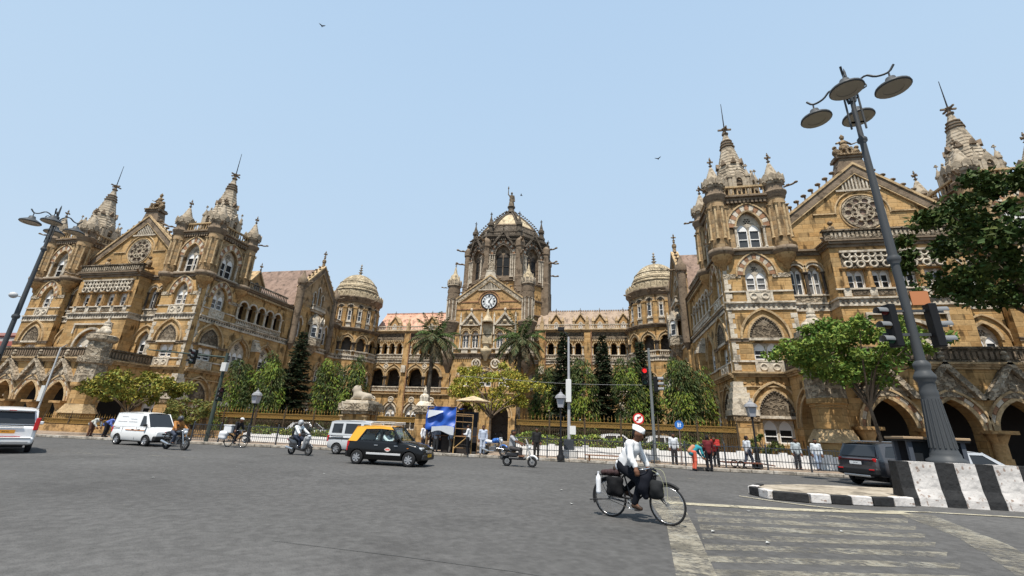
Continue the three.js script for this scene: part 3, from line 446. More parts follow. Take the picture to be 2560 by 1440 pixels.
// ================================================================ corner pavilions with domes
function pavilion(px, pz, a0) {
  const n = 12, r = 4.55, half = r * Math.tan(PI / n), tw = 2 * half, Mp = T(px, 0, pz);
  for (let k = 0; k < n; k++) {
    const a = a0 + k * 2 * PI / n, Q = mul(Mp, RY(a), T(0, 0, r));
    if (Math.cos(a) < -.3) continue;
    panel(Q, -half, half, 0, 6.25, .5, [{ x: 0, y0: 1.2, w: 1.3, ys: 3.2, t: 'p', win: 2, trac: 1, hood: .4 }]);
    panel(Q, -half, half, 6.25, 11.6, .5, [{ x: 0, y0: 7.6, w: 1.3, ys: 9.0, t: 'r', win: 2, trac: 1, hood: .4 }]);
    panel(Q, -half, half, 11.6, 16.5, .5, [{ x: 0, y0: 13.0, w: 1.55, ys: 14.4, t: 't', trim: .22 }]);
    cols([...column(.2, 13, 14.4, -half, -.12), ...column(.17, 13, 14.4, half * .8, -.1)], Q, MT.basalt);
    partX('hood_mould', [ext(ringShape(0, 14.4, 1.55, 'o', .3, .44), .2)], Q, MT.buff);
    for (const [y, st, mt, nm] of [[6.22, [[.12, .14], [.12, .24], [.14, .34]], MT.buff, 'cornice'], [11.58, [[.12, .1], [.44, .07], [.14, .2]], MT.white, 'frieze'], [16.35, [[.2, .1], [.2, .28], [.15, .42]], MT.dark, 'cornice'], [12.95, [[.12, .22]], MT.white, 'window_sill']]) cornice(Q, -half - .03, half + .03, y, st, mt, 0, 0, nm);
    dots(Q, -half, half, 11.92, .1, .36); balustrade(Q, -half + .2, half - .2, 12.3, .68, MT.white, .24, .1);
  }
  part('pavilion_core', [xf(octLathe([[3.75, 0], [3.75, 16.6], [4.5, 16.6], [4.5, 16.9], [.01, 16.9]], 12), Mp), xf(octLathe([[4.4, 12.1], [.1, 12.1]], 12), Mp)], MT.shadePlaster);
  // drum
  const R = 4.1; part('drum', [xf(cy(R, R, 16.8, 22.2, 0, 0, 48), Mp)], MT.goldOld);
  const m2 = 16;
  for (let k = 0; k < m2; k++) {
    const a = k * 2 * PI / m2; if (Math.cos(a) < -.45) continue; const Q = mul(Mp, RY(a), T(0, 0, R)), Q2 = mul(Mp, RY(a + PI / m2), T(0, 0, R));
    place(winProto(.62, 2.1, 'q', 1, false), Q, 0, 18.1, .06);
    partX('carved_panel', [bx(-.42, .42, 17.82, 18.08, -.1, .22), bx(-.36, .36, 17.0, 17.7, -.1, .05)], Q, MT.white);
    partX('oculus', [new THREE.CylinderGeometry(.26, .26, .08, 12).rotateX(PI / 2).translate(0, 20.75, .03)], Q, MT.void);
    partX('arch_moulding', [ext(ringShape(0, 20.45, .95, 'r', .02, .2), .16, -.06)], Q, MT.carve);
    partX('pilaster', [bx(-.27, .27, 17.0, 20.3, -.1, .22), bx(-.36, .36, 20.3, 20.5, -.1, .3), bx(-.33, .33, 16.85, 17.05, -.1, .3)], Q2, MT.gold);
  }
  part('cornice', [xf(lathe([[R, 21.4], [R + .15, 21.5], [R + .2, 21.9], [R + .55, 22.2], [R + .55, 22.45], [R + .2, 22.5]], 48), Mp)], MT.dark);
  const cr = []; for (let k = 0; k < 34; k++) { const a = k * 2 * PI / 34; const sh = poly([[-.36, 0], [.36, 0], [.36, .55], [.22, .85], [0, 1.0], [-.22, .85], [-.36, .55]]); const hp = new THREE.Path(); hp.absarc(0, .55, .17, 0, PI * 2); sh.holes.push(hp); cr.push(xf(ext(sh, .16), mul(Mp, RY(a), T(0, 22.4, R + .38)))); }
  part('crown_parapet', cr, MT.cream);
  const prof = []; for (let k = 0; k <= 26; k++) { const t = k / 26, y = t * 4.75; let rr = 3.78 * Math.sqrt(Math.max(0, 1 - (y / 4.8) ** 2)) ** .92; if (t > .93) rr *= 1; prof.push([rr, 22.75 + y]); if ([7, 9, 15].includes(k)) { prof.push([rr + .07, 22.76 + y], [rr + .07, 22.86 + y]); } }
  part('dome', [xf(lathe([[3.95, 22.2], [3.95, 22.6], ...prof, [.02, 27.52]], 40), Mp)], MT.creamCarve);
  part('dome_band', [xf(lathe([[3.66, 23.9], [3.8, 23.95], [3.74, 24.2], [3.6, 24.25]], 40), Mp), xf(lathe([[3.4, 24.65], [3.52, 24.7], [3.42, 24.95], [3.3, 25]], 40), Mp)], MT.cream);
  part('finial', [xf(lathe([[.5, 27.2], [.55, 27.45], [.3, 27.6], [.16, 28], [.42, 28.15], [.14, 28.3], [.12, 28.5], [.36, 28.62], [.12, 28.75], [.1, 28.95], [.28, 29.05], [.09, 29.2], [.08, 29.4], [.2, 29.5], [.03, 29.75], [.01, 29.95]], 10), Mp)], MT.spire);
  for (const a of [-1.1, -.35, .4, 1.15]) { const q = V(Math.sin(a) * (R + .4), 21.7, Math.cos(a) * (R + .4)); gargoyle(px + q.x, q.y, pz + q.z, a, .9); }
}
pavilion(-42.9, -67, PI / 12 + .2); pavilion(8.9, -67, -PI / 12 - .2);

// ================================================================ central range
const CZ = -68.4;
{
  const Q = T(0, 0, CZ), bays = [[-39.6, -32.7], [-32.7, -25.5], [-25.5, -22], [-12, -9.2], [-9.2, -1.9], [-1.9, 4.9]];
  bays.forEach(([a, b], bi) => {
    const w = b - a, c = (a + b) / 2, full = w > 5;
    const low = full ? [-1, 1].map(s => ({ x: c + s * w * .215, y0: 7.9, w: w * .36, ys: 9.6, t: 'f', trim: .26 })) : [{ x: c, y0: 7.9, w: 1.6, ys: 9.3, t: 'p', win: 2, trac: 1 }];
    const hi = full ? [-1.5, -.5, .5, 1.5].map(s => ({ x: c + s * w * .2, y0: 13.35, w: w * .135, ys: 14.75, t: 'f', trim: .17, trimMat: MT.buff })) : [];
    const gr = full ? [-1, 1].map(s => ({ x: c + s * w * .24, y0: 1, w: 2.0, ys: 3.6, t: 'p', trim: .22, hood: .6, win: 2, trac: 1, trimMat: MT.white })) : [];
    panel(Q, a, b, 0, 6.6, .7, gr); panel(Q, a, b, 6.6, 12, .7, low); panel(Q, a, b, 12, 15.6, .7, hi);
    partX('frieze', [bx(a, b, 15.6, 17.0, -.7, .06)], Q, MT.carveDark);
    if (full) {
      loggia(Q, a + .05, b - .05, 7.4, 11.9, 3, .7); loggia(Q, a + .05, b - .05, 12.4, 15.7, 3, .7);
      cols([-1, 0, 1].flatMap(s => column(.24, 7.9, 9.6, c + s * w * .43 * (s ? .98 : 0), -.15)), Q, MT.basalt);
      cols([-2, -1, 0, 1, 2].flatMap(s => column(.16, 13.35, 14.75, c + s * w * .2, -.1)), Q, MT.white);
      for (const s of [-1, 1]) partX('hood_mould', [ext(ringShape(c + s * w * .215, 9.6, w * .36, 'o', .3, .44, .05), .2)], Q, MT.buff);
      for (const s of [-1, 1]) partX('medallion', [new THREE.TorusGeometry(.42, .12, 6, 16).translate(c + s * w * .24, 5.75, .08), sp(.3, c + s * w * .24, 5.75, .03, 1, 1, .4)], Q, MT.white);
      partX('medallion', [new THREE.TorusGeometry(.4, .1, 6, 14).translate(c, 11.25, .06), sp(.25, c, 11.25, .03, 1, 1, .4)], Q, MT.white);
      balustrade(Q, a + .3, b - .3, 7.1, .75, MT.white, .27, .1); balustrade(Q, a + .2, b - .2, 12.62, .72, MT.white, .27, .14);
      partX('pilaster', [bx(a - .5, a + .5, 0, 17.0, -.02, .32)], Q, MT.gold);
      partX('downpipe', [cy(.08, .08, .2, 17, a + .62, .42, 6)], Q, MT.red);
      partX('weathering_stone', [ext(poly([[a - .4, 10.2], [a + .4, 10.2], [a + .4, 11.4], [a - .4, 11.4]]), .62, 0)], Q, MT.white);
      const nd = b < -20 ? [.5] : [.3, .85]; for (const f of nd) { const d = mul(Q, T(lerp(a, b, f), 17.6, -1.3)); partX('dormer', [ext(poly([[-.85, 0], [.85, 0], [.85, 1.3], [0, 2.6], [-.85, 1.3]]), 1.8, -1.8)], d, MT.goldPlain); partX('gable_coping', [ext(poly([[-1.05, 1.2], [0, 2.7], [1.05, 1.2], [1.05, 1.4], [0, 2.95], [-1.05, 1.4]]), 2.0, -1.8)], d, MT.buff); for (const s of [-1, 1]) partX('pinnacle', [cy(.22, .22, 0, 1.52, s * 1.1, .1, 8), cy(.28, .02, 1.5, 2.4, s * 1.1, .1, 8)], d, MT.buff); partX('finial', finial(.22, 2.9, .9, 0, .1), d, MT.dark); place(winProto(.8, .6, 'p', 2, true), d, 0, .3, .04); }
    }
    for (const [y, st, mt, nm] of [[6.5, [[.14, .1], [.16, .3]], MT.buff, 'cornice'], [7.9 - .12, [[.12, .14]], MT.white, 'string_course'], [11.85, [[.12, .1], [.35, .07], [.12, .22]], MT.white, 'frieze'], [13.2, [[.12, .2]], MT.white, 'window_sill'], [17.0, [[.16, .15], [.16, .34], [.14, .52]], MT.buff, 'cornice']]) cornice(Q, a, b, y, st, mt, 0, 0, nm);
    dots(Q, a, b, 12.12, .09, .34); dentils(Q, a, b, 15.5, .28, .2, .34, MT.buff); balustrade(Q, a, b, 17.46, .82, MT.white, .3, .2);
    partX('pedestal', [bx(b - .3, b + .3, 17.46, 18.6, .0, .5), lathe([[.2, 0], [.28, .2], [.1, .5], [.2, .7], [.02, 1.2]], 8, b, 18.6, .2)], Q, MT.buff);
  });
  // roof prisms: profile drawn in (z,y), extruded along x
  for (const [a, b, mat] of [[-40, -23.6, MT.pinkRoof], [-10.4, 6, MT.tanRoof]]) {
    const g = ext(poly([[0, 17.4], [4.1, 21.9], [8.4, 17.4]]), b - a, 0); // x->depth back, z->along
    partX('roof', [xf(g, mul(T(b, 0, -69.4), RY(PI / 2), T(0, 0, -(b - a)), M4()))].map(q => q), M4(), mat);
    partX('ridge_tile', Array.from({ length: Math.floor((b - a) / .4) }, (_, k) => bx(a + k * .4, a + k * .4 + .3, 21.85, 22.08, -73.6, -73.4)), M4(), mat);
  }
  partX('wall', [bx(-40, 6, 0, 17, -78.5, -78)], M4(), MT.goldPlain);
}
// ================================================================ clock gable block
{
  const GZ = -63, a = -22.4, b = -11.6, c = -17, Q = T(0, 0, GZ);
  panel(Q, a, b, 0, 6.6, .7, [-2.5, 2.5].map(d => ({ x: c + d, y0: .02, w: 2.6, ys: 3.4, t: 'p', trim: .25, hood: .6 })));
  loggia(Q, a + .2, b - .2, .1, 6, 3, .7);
  panel(Q, a, b, 6.6, 12, .7, [-3, 0, 3].map(d => ({ x: c + d, y0: 7.6, w: 2.0, ys: 9.0, t: 'r', win: 2, trac: 1, trim: .2, hood: .62, trimMat: MT.buff })));
  for (const d of [-3, 0, 3]) vous(Q, c + d, 9.0, 2.0, 'r', .22, .46, 13, .06);
  partX('medallion', [-1.5, 1.5].flatMap(d => [new THREE.TorusGeometry(.62, .16, 8, 22).translate(c + d, 11.0, .1), sp(.42, c + d, 11.0, .05, .8, 1, .5), sp(.2, c + d, 11.3, .2)]), Q, MT.white);
  panel(Q, a, b, 12, 19.5, .7, [-3.5, -1.95, 1.95, 3.5].map(d => ({ x: c + d, y0: 13.4, w: 1.05, ys: 15.6, t: 't', win: 2, trim: .2, hood: .36 })));
  for (const d of [-2.72, 2.72]) {
    partX('gablet', [ext(poly([[c + d - 1.75, 17.0], [c + d, 19.15], [c + d + 1.75, 17.0], [c + d + 1.4, 16.95], [c + d, 18.65], [c + d - 1.4, 16.95]]), .4, 0), bx(c + d - 1.45, c + d + 1.45, 16.9, 17.05, 0, .3), sp(.22, c + d, 19.45, .2, 1, 1.5, 1), cy(.1, .1, 19.1, 19.6, c + d, .2, 6), ...[-1.7, 1.7].flatMap(s => [cy(.16, .16, 15.5, 18.3, c + d + s, .15, 8), cy(.2, .02, 18.3, 19.1, c + d + s, .15, 8)])], Q, MT.white);
    partX('gable_panel', [ext(poly([[c + d - 1.4, 17.0], [c + d, 18.7], [c + d + 1.4, 17.0]]), .1, 0)], Q, MT.carve); partX('boss', [sp(.3, c + d, 17.6, .2)], Q, MT.cream);
    cols([-1.6, 0, 1.6].flatMap(s => column(.12, 13.4, 15.6, c + d + s, .06)), Q, MT.white);
    each('carved_panel', [-.78, .78].map(s => bx(c + d + s - .5, c + d + s + .5, 12.5, 13.2, 0, .1)), Q, MT.white);
  }
  partX('canopy_niche', [lathe([[.75, 17.3], [.85, 17.4], [.85, 17.6], [.5, 18.2], [.3, 18.6], [.1, 19.4], [.02, 19.6]], 12, c, 0, .3), lathe([[.2, 11.4], [.5, 12.2], [.85, 12.7], [.85, 13.2], [.5, 13.3], [.5, 13.9], [.7, 14]], 12, c, 0, .3), bx(c - .75, c + .75, 14, 17.3, -.02, .06)], Q, MT.cream);
  for (const [y, st, mt, nm] of [[6.5, [[.14, .1], [.16, .3]], MT.buff, 'cornice'], [11.9, [[.3, .1], [.25, .2], [.14, .36]], MT.dark, 'cornice'], [13.22, [[.14, .2]], MT.white, 'window_sill'], [15.4, [[.14, .06]], MT.dark, 'string_course'], [19.55, [[.14, .1]], MT.red, 'string_course']]) cornice(Q, a, b, y, st, mt, 0, 0, nm);
  dentils(Q, a, b, 11.7, .25, .2, .34);
  const yE = 21.1, yA = 25.0, sh = poly([[a, 19.5], [b, 19.5], [b, yE], [c, yA], [a, yE]]); partX('gable_wall', [ext(sh, .7, -.7)], Q, MT.goldPlain);
  gableCoping(Q, a, b, yE, yA, .02, .9, 8, MT.carve);
  { const g = []; for (let k = -5; k <= 5; k++) { const x = c + k * .25, t = 24.3 - Math.abs(k) * .25 * .72; g.push(bx(x - .05, x + .05, 22.95, t, .02, .1)); } g.push(bx(c - 1.9, c + 1.9, 22.72, 22.92, -.02, .15)); partX('gable_fretwork', g, Q, MT.white); partX('gable_panel', [ext(poly([[c - 1.7, 22.9], [c + 1.7, 22.9], [c, 24.2]]), .05, -.02)], Q, MT.carveDark); }
  cornice(Q, a, c - 1.75, 20.75, [[.14, .1]], MT.red, 0, 0, 'string_course'); cornice(Q, c + 1.75, b, 20.75, [[.14, .1]], MT.red, 0, 0, 'string_course');
  // clock
  const clk = protoGroup('clock'); clk.position.set(c - BASE[0], 20.85, GZ - BASE[2]); ST.add(clk); clk.userData.label = 'round white clock face with black numerals on the gable';
  mesh('dial', [new THREE.CylinderGeometry(1.2, 1.2, .1, 40).rotateX(PI / 2).translate(0, 0, .06)], std(.75, .76, .76, .6), clk);
  mesh('rim', [new THREE.TorusGeometry(1.24, .1, 8, 44).translate(0, 0, .1)], MT.iron, clk);
  const nm = []; for (let k = 0; k < 12; k++) { const w = k % 3 ? .075 : .1; for (const o of (k % 3 ? [-.085, .085] : [-.12, 0, .12])) nm.push(xf(bx(-w / 2 + o, w / 2 + o, .72, 1.05, 0, .03), mul(T(0, 0, .11), RZ(-k * PI / 6)))); } nm.push(new THREE.TorusGeometry(.62, .018, 4, 36).translate(0, 0, .12));
  mesh('numeral', nm, MT.iron, clk);
  mesh('hand', [xf(bx(-.05, .05, -.2, .62, 0, .03), mul(T(0, 0, .14), RZ(-32 * D))), xf(bx(-.035, .035, -.2, .95, 0, .03), mul(T(0, 0, .18), RZ(-143 * D)))], MT.iron, clk);
  partX('hood_mould', [new THREE.TorusGeometry(1.72, .09, 6, 30, PI).translate(c, 20.85, .04)], Q, MT.red); partX('rose_surround', [new THREE.TorusGeometry(1.36, .06, 6, 36).translate(c, 20.85, .04), ...Array.from({ length: 9 }, (_, k) => sp(.11, c + Math.cos(PI + (k + .5) * PI / 9) * 1.6, 20.85 + Math.sin(PI + (k + .5) * PI / 9) * 1.6, .03, 1, 1, .5, 6, 4))], Q, MT.red);
  partX('pedestal', [ext(poly([[c - .95, 24.7], [c + .95, 24.7], [c + .6, 26.0], [c - .6, 26.0]]), .8, -.6, .03), bx(c - .75, c + .75, 26, 26.15, -.65, .25)], Q, MT.white);
  partX('gable_statue', [lathe([[.45, 0], [.5, .3], [.36, .9], [.42, 1.3], [.25, 1.55], [.12, 1.65]], 10, c, 26.15, -.2), sp(.22, c, 27.98, -.2, .9, 1.15, 1), bar([c + .3, 27.5, -.2], [c + .62, 27.0, .1], .1, .08), bar([c - .3, 27.5, -.2], [c - .55, 27.05, .1], .1, .08), bar([c - .55, 27.05, .1], [c - .5, 28.6, .15], .04, .03)], Q, MT.carve);
  // side turrets
  for (const x of [a - .75, b + .75]) {
    const m = mul(Q, T(x, 0, -.4)), r = .95;
    partX('turret_shaft', [lathe([[r * .3, 9.6], [r * .6, 10.4], [r * 1.0, 10.9], [r * 1.0, 11.4], [r * 1.3, 11.9], [r * 1.3, 12.5], [r, 12.6], [r, 15.6], [r * 1.15, 15.8], [r * 1.35, 16.9], [r * 1.6, 17.3], [r * 1.6, 17.6], [r * .95, 17.7], [r * .95, 21.4], [r * 1.1, 21.6], [r, 22.4], [r * 1.12, 22.6], [r * 1.0, 23.4], [r * 1.2, 23.6]], 20)], m, MT.dark);
    const cg = []; for (let k = 0; k < 10; k++) { const an = k * PI / 5; cg.push(...column(.1, 17.8, 21.3, Math.cos(an) * r * 1.0, Math.sin(an) * r * 1.0, 6), ...column(.08, 12.7, 15.4, Math.cos(an) * r * 1.03, Math.sin(an) * r * 1.03, 6)); } partX('colonnette', cg, m, MT.white);
    const tr = []; for (let k = 0; k < 12; k++) { const an = k * PI / 6; tr.push(xf(ext(poly([[-.24, 0], [.24, 0], [.24, .5], [0, .8], [-.24, .5]]), .1), mul(T(Math.cos(an) * r * 1.14, 23.9, Math.sin(an) * r * 1.14), RY(PI / 2 - an))), new THREE.TorusGeometry(.18, .06, 5, 8).rotateY(PI / 2 - an).translate(Math.cos(an) * r * 1.1, 16.2, Math.sin(an) * r * 1.1)); }
    partX('crown', [lathe([[r * 1.2, 23.6], [r * 1.25, 24.4], [.01, 24.4]], 20), ...tr], m, MT.spire);
    partX('cone_roof', [lathe([[r * .9, 24.4], [r * .8, 25.0], [r * .62, 25.05], [r * .5, 25.7], [r * .35, 25.8], [.06, 27.2], [.02, 27.25]], 10), ...Array.from({ length: 6 }, (_, k) => xf(ext(poly([[-.3, 0], [.3, 0], [0, .8]]), .12), mul(T(Math.cos(k * PI / 3) * .66, 24.7, Math.sin(k * PI / 3) * .66), RY(PI / 2 - k * PI / 3))))], m, MT.cream);
    partX('finial', finial(.26, 27.0, 1.0), m, MT.dark);
    for (const s of [-1, 1]) { const q = V(s * 1.1, 23.4, .2).applyMatrix4(m); gargoyle(q.x, q.y, q.z, s * PI / 2.2, .75); }
  }
  partX('wall', [bx(a, a + .7, 0, 19.5, -6, -.7), bx(b - .7, b, 0, 19.5, -6, -.7)], Q, MT.gold);
  partX('roof', [ext(poly([[a, 20.9], [c, 24.8], [b, 20.9]]), 6, -6.6)], Q, MT.tanRoof);
}
// ================================================================ great dome
{
  const X = -16.95, Zc = -76, Mq = T(X, 0, Zc), R = 7.3, half = R * Math.tan(PI / 8);
  const rib = [];
  for (let k = 0; k < 8; k++) {
    const a = k * PI / 4 + .06, Q = mul(Mq, RY(a), T(0, 0, R));
    if (Math.cos(a) < -.2) { partX('wall', [bx(-half, half, 10, 35, -.8, 0)], Q, MT.soot); continue; }
    panel(Q, -half, half, 8, 26.4, .8, [], MT.gold);
    panel(Q, -half, half, 26.4, 35.0, .8, [{ x: 0, y0: 27.3, w: 2.6, ys: 31.3, t: 'p', win: 2, trac: 1, trim: 0, set: .6, dk: 1 }], MT.dark);
    for (const [o, d] of [[.02, .1], [.3, .16], [.95, .22]]) partX('arch_moulding', [ext(ringShape(0, 31.3, 2.6, 'p', o, o + .2), d, -.02)], Q, MT.sootCarve);
    vous(Q, 0, 31.3, 2.6, 'p', .5, .92, 15, .12);
    cols([-1, 1].flatMap(s => [...column(.13, 27.0, 31.3, s * 1.5, .05), ...column(.13, 27.0, 31.3, s * 1.85, .12), ...column(.13, 26.2, 31.3, s * 2.25, .2)]), Q, MT.white);
    cornice(Q, -half, half, 26.2, [[.2, .15], [.14, .3]], MT.dark); cornice(Q, -half, half, 23.2, [[.2, .12], [.14, .24]], MT.dark, 0, 0, 'string_course'); cornice(Q, -half, half, 20.6, [[.14, .12], [.14, .24]], MT.dark, 0, 0, 'string_course');
    for (const s of [-1, 1]) cornice(Q, s < 0 ? -half : 2.0, s < 0 ? -2.0 : half, 30.9, [[.25, .12], [.2, .3]], MT.soot, 0, 0, 'string_course');
    partX('blind_tracery', [ext(poly([[-half, 32.4], [-1.9, 32.6], [0, 34.2], [1.9, 32.6], [half, 32.4], [half, 34.9], [-half, 34.9]]), .1, -.01)], Q, MT.sootCarve);
    // gablet over window
    partX('gablet', [ext(poly([[-2.15, 32.9], [0, 36.1], [2.15, 32.9], [1.75, 32.9], [0, 35.4], [-1.75, 32.9]]), .6, 0), ext(poly([[-1.75, 32.9], [0, 35.4], [1.75, 32.9], [1.4, 33.3], [0, 34.5], [-1.4, 33.3]]), .2, 0), ...finial(.36, 36.0, 1.3, 0, .3)], Q, MT.sootCarve);
    cornice(Q, -half, half, 34.3, [[.2, .2], [.25, .4], [.2, .55]], MT.soot); dentils(Q, -half, half, 34.0, .35, .35, .36, MT.soot);
    balustrade(Q, -half + .5, half - .5, 34.95, .8, MT.soot, .3, .3);
    // corner buttress + pinnacle
    const ca = a + PI / 8, Qc = mul(Mq, RY(ca), T(0, 0, R / Math.cos(PI / 8)));
    partX('buttress', [octLathe([[.85, 8], [.85, 27], [.75, 27.2], [.75, 32.6], [.9, 32.8], [.9, 33.8], [.2, 34.8]], 8)], Qc, k % 2 ? MT.dark : MT.dark);
    { const Qp = mul(Mq, RY(ca), T(0, 0, 6.95)); partX('pinnacle', [octLathe([[.6, 33.6], [.6, 36.0], [.72, 36.1], [.72, 36.4], [.4, 36.5], [.4, 37.4], [.58, 37.5], [.58, 38.0], [.38, 38.2], [.09, 39.5], [.02, 39.6]], 8)], Qp, MT.soot); partX('finial', finial(.32, 39.4, 1.0), Qp, MT.soot); }
    if (Math.cos(ca) < .8 || true) { for (const y of [31.0, 33.7]) { const q = V(0, y, .6).applyMatrix4(Qc), d = V(0, 0, 1).transformDirection(Qc); gargoyle(q.x, q.y, q.z, Math.atan2(d.x, d.z), 1.35); } }
  }
  part('wall', [xf(octLathe([[6.4, 8], [6.4, 35.2], [.01, 35.2]], 8, 0, 0, 0, .06), Mq)], MT.soot);
  // dome shell: dark carved lower part, cream panels above, eight crocketed ribs
  const dr = y => 6.75 * Math.max(0, 1 - Math.max(0, (y - 34.8) / 9) ** 1.7);
  const seg = (y0, y1, n, off = 0) => Array.from({ length: n + 1 }, (_, i) => { const y = lerp(y0, y1, i / n); return [dr(y) + off, y]; });
  part('dome', [xf(octLathe(seg(34.9, 38.3, 7), 8, 0, 0, 0, .06), Mq)], MT.sootCarve);
  part('dome_band', [xf(octLathe([[dr(38.2) + .02, 38.2], [dr(38.3) + .16, 38.3], [dr(38.6) + .14, 38.6], [dr(38.75), 38.75]], 8, 0, 0, 0, .06), Mq)], MT.dark);
  part('dome_cap', [xf(octLathe([...seg(42.25, 43.6, 5, .05), [.01, 43.75]], 8, 0, 0, 0, .06), Mq)], MT.soot);
  part('dome_panel', [xf(octLathe([...seg(38.7, 42.3, 10)], 8, 0, 0, 0, .06), Mq)], MT.cream);
  const k2 = 1 / Math.cos(PI / 8);
  for (let k = 0; k < 8; k++) {
    const a = k * PI / 4 + .06 + PI / 8, pts = []; for (let i = 0; i <= 14; i++) { const y = lerp(34.9, 43.5, i / 14), r = dr(y) * 1.01; pts.push([Math.sin(a) * r, y, Math.cos(a) * r]); }
    const g = [tube(pts, .26, 20, 6)]; for (let i = 1; i < 16; i++) { const y = lerp(35.6, 43.3, Math.pow(i / 16, .92)), r = dr(y) * 1.0 + .3; const nrm = Math.atan2(dr(y - .1) - dr(y + .1), .2); g.push(xf(merge([cy(.07, .07, 0, .34, 0, 0, 5), sp(.17, 0, .42, .1, 1, .8, 1.2, 6, 5)]), mul(T(Math.sin(a) * r, y, Math.cos(a) * r), RY(a), RX(PI / 2 - nrm * .8)))); }
    part('dome_rib', g.map(q => xf(q, Mq)), MT.soot);
  }
  part('lantern_pedestal', [xf(lathe([[1.2, 43.2], [1.3, 43.4], [1.0, 43.6], [.65, 43.9], [.6, 44.6], [.8, 44.75], [.8, 44.95], [.1, 45]], 12), Mq)], MT.soot);
  part('dome_statue', [lathe([[.62, 0], [.58, .6], [.44, 1.3], [.52, 1.7], [.42, 2.0], [.5, 2.4], [.3, 2.7], [.12, 2.78], [.12, 2.95]], 12), sp(.24, 0, 3.15, .03, .9, 1.15, 1), bar([-.4, 2.55, 0], [-.75, 3.0, .05], .15, .11), bar([-.75, 3.0, .05], [-.72, 3.75, .1], .11, .08), cy(.05, .1, 3.6, 4.3, -.72, .1, 6), lathe([[.12, 0], [.17, .15], [.03, .6]], 8, -.72, 4.25, .1), bar([.42, 2.55, 0], [.58, 1.85, .1], .14, .1), bar([.58, 1.85, .1], [.62, 1.1, .25], .1, .16), sp(.25, .1, 1.1, .35, 1, 2, .6)].map(g => xf(g, mul(Mq, T(0, 44.95, 0)))), MT.carveDark);
}
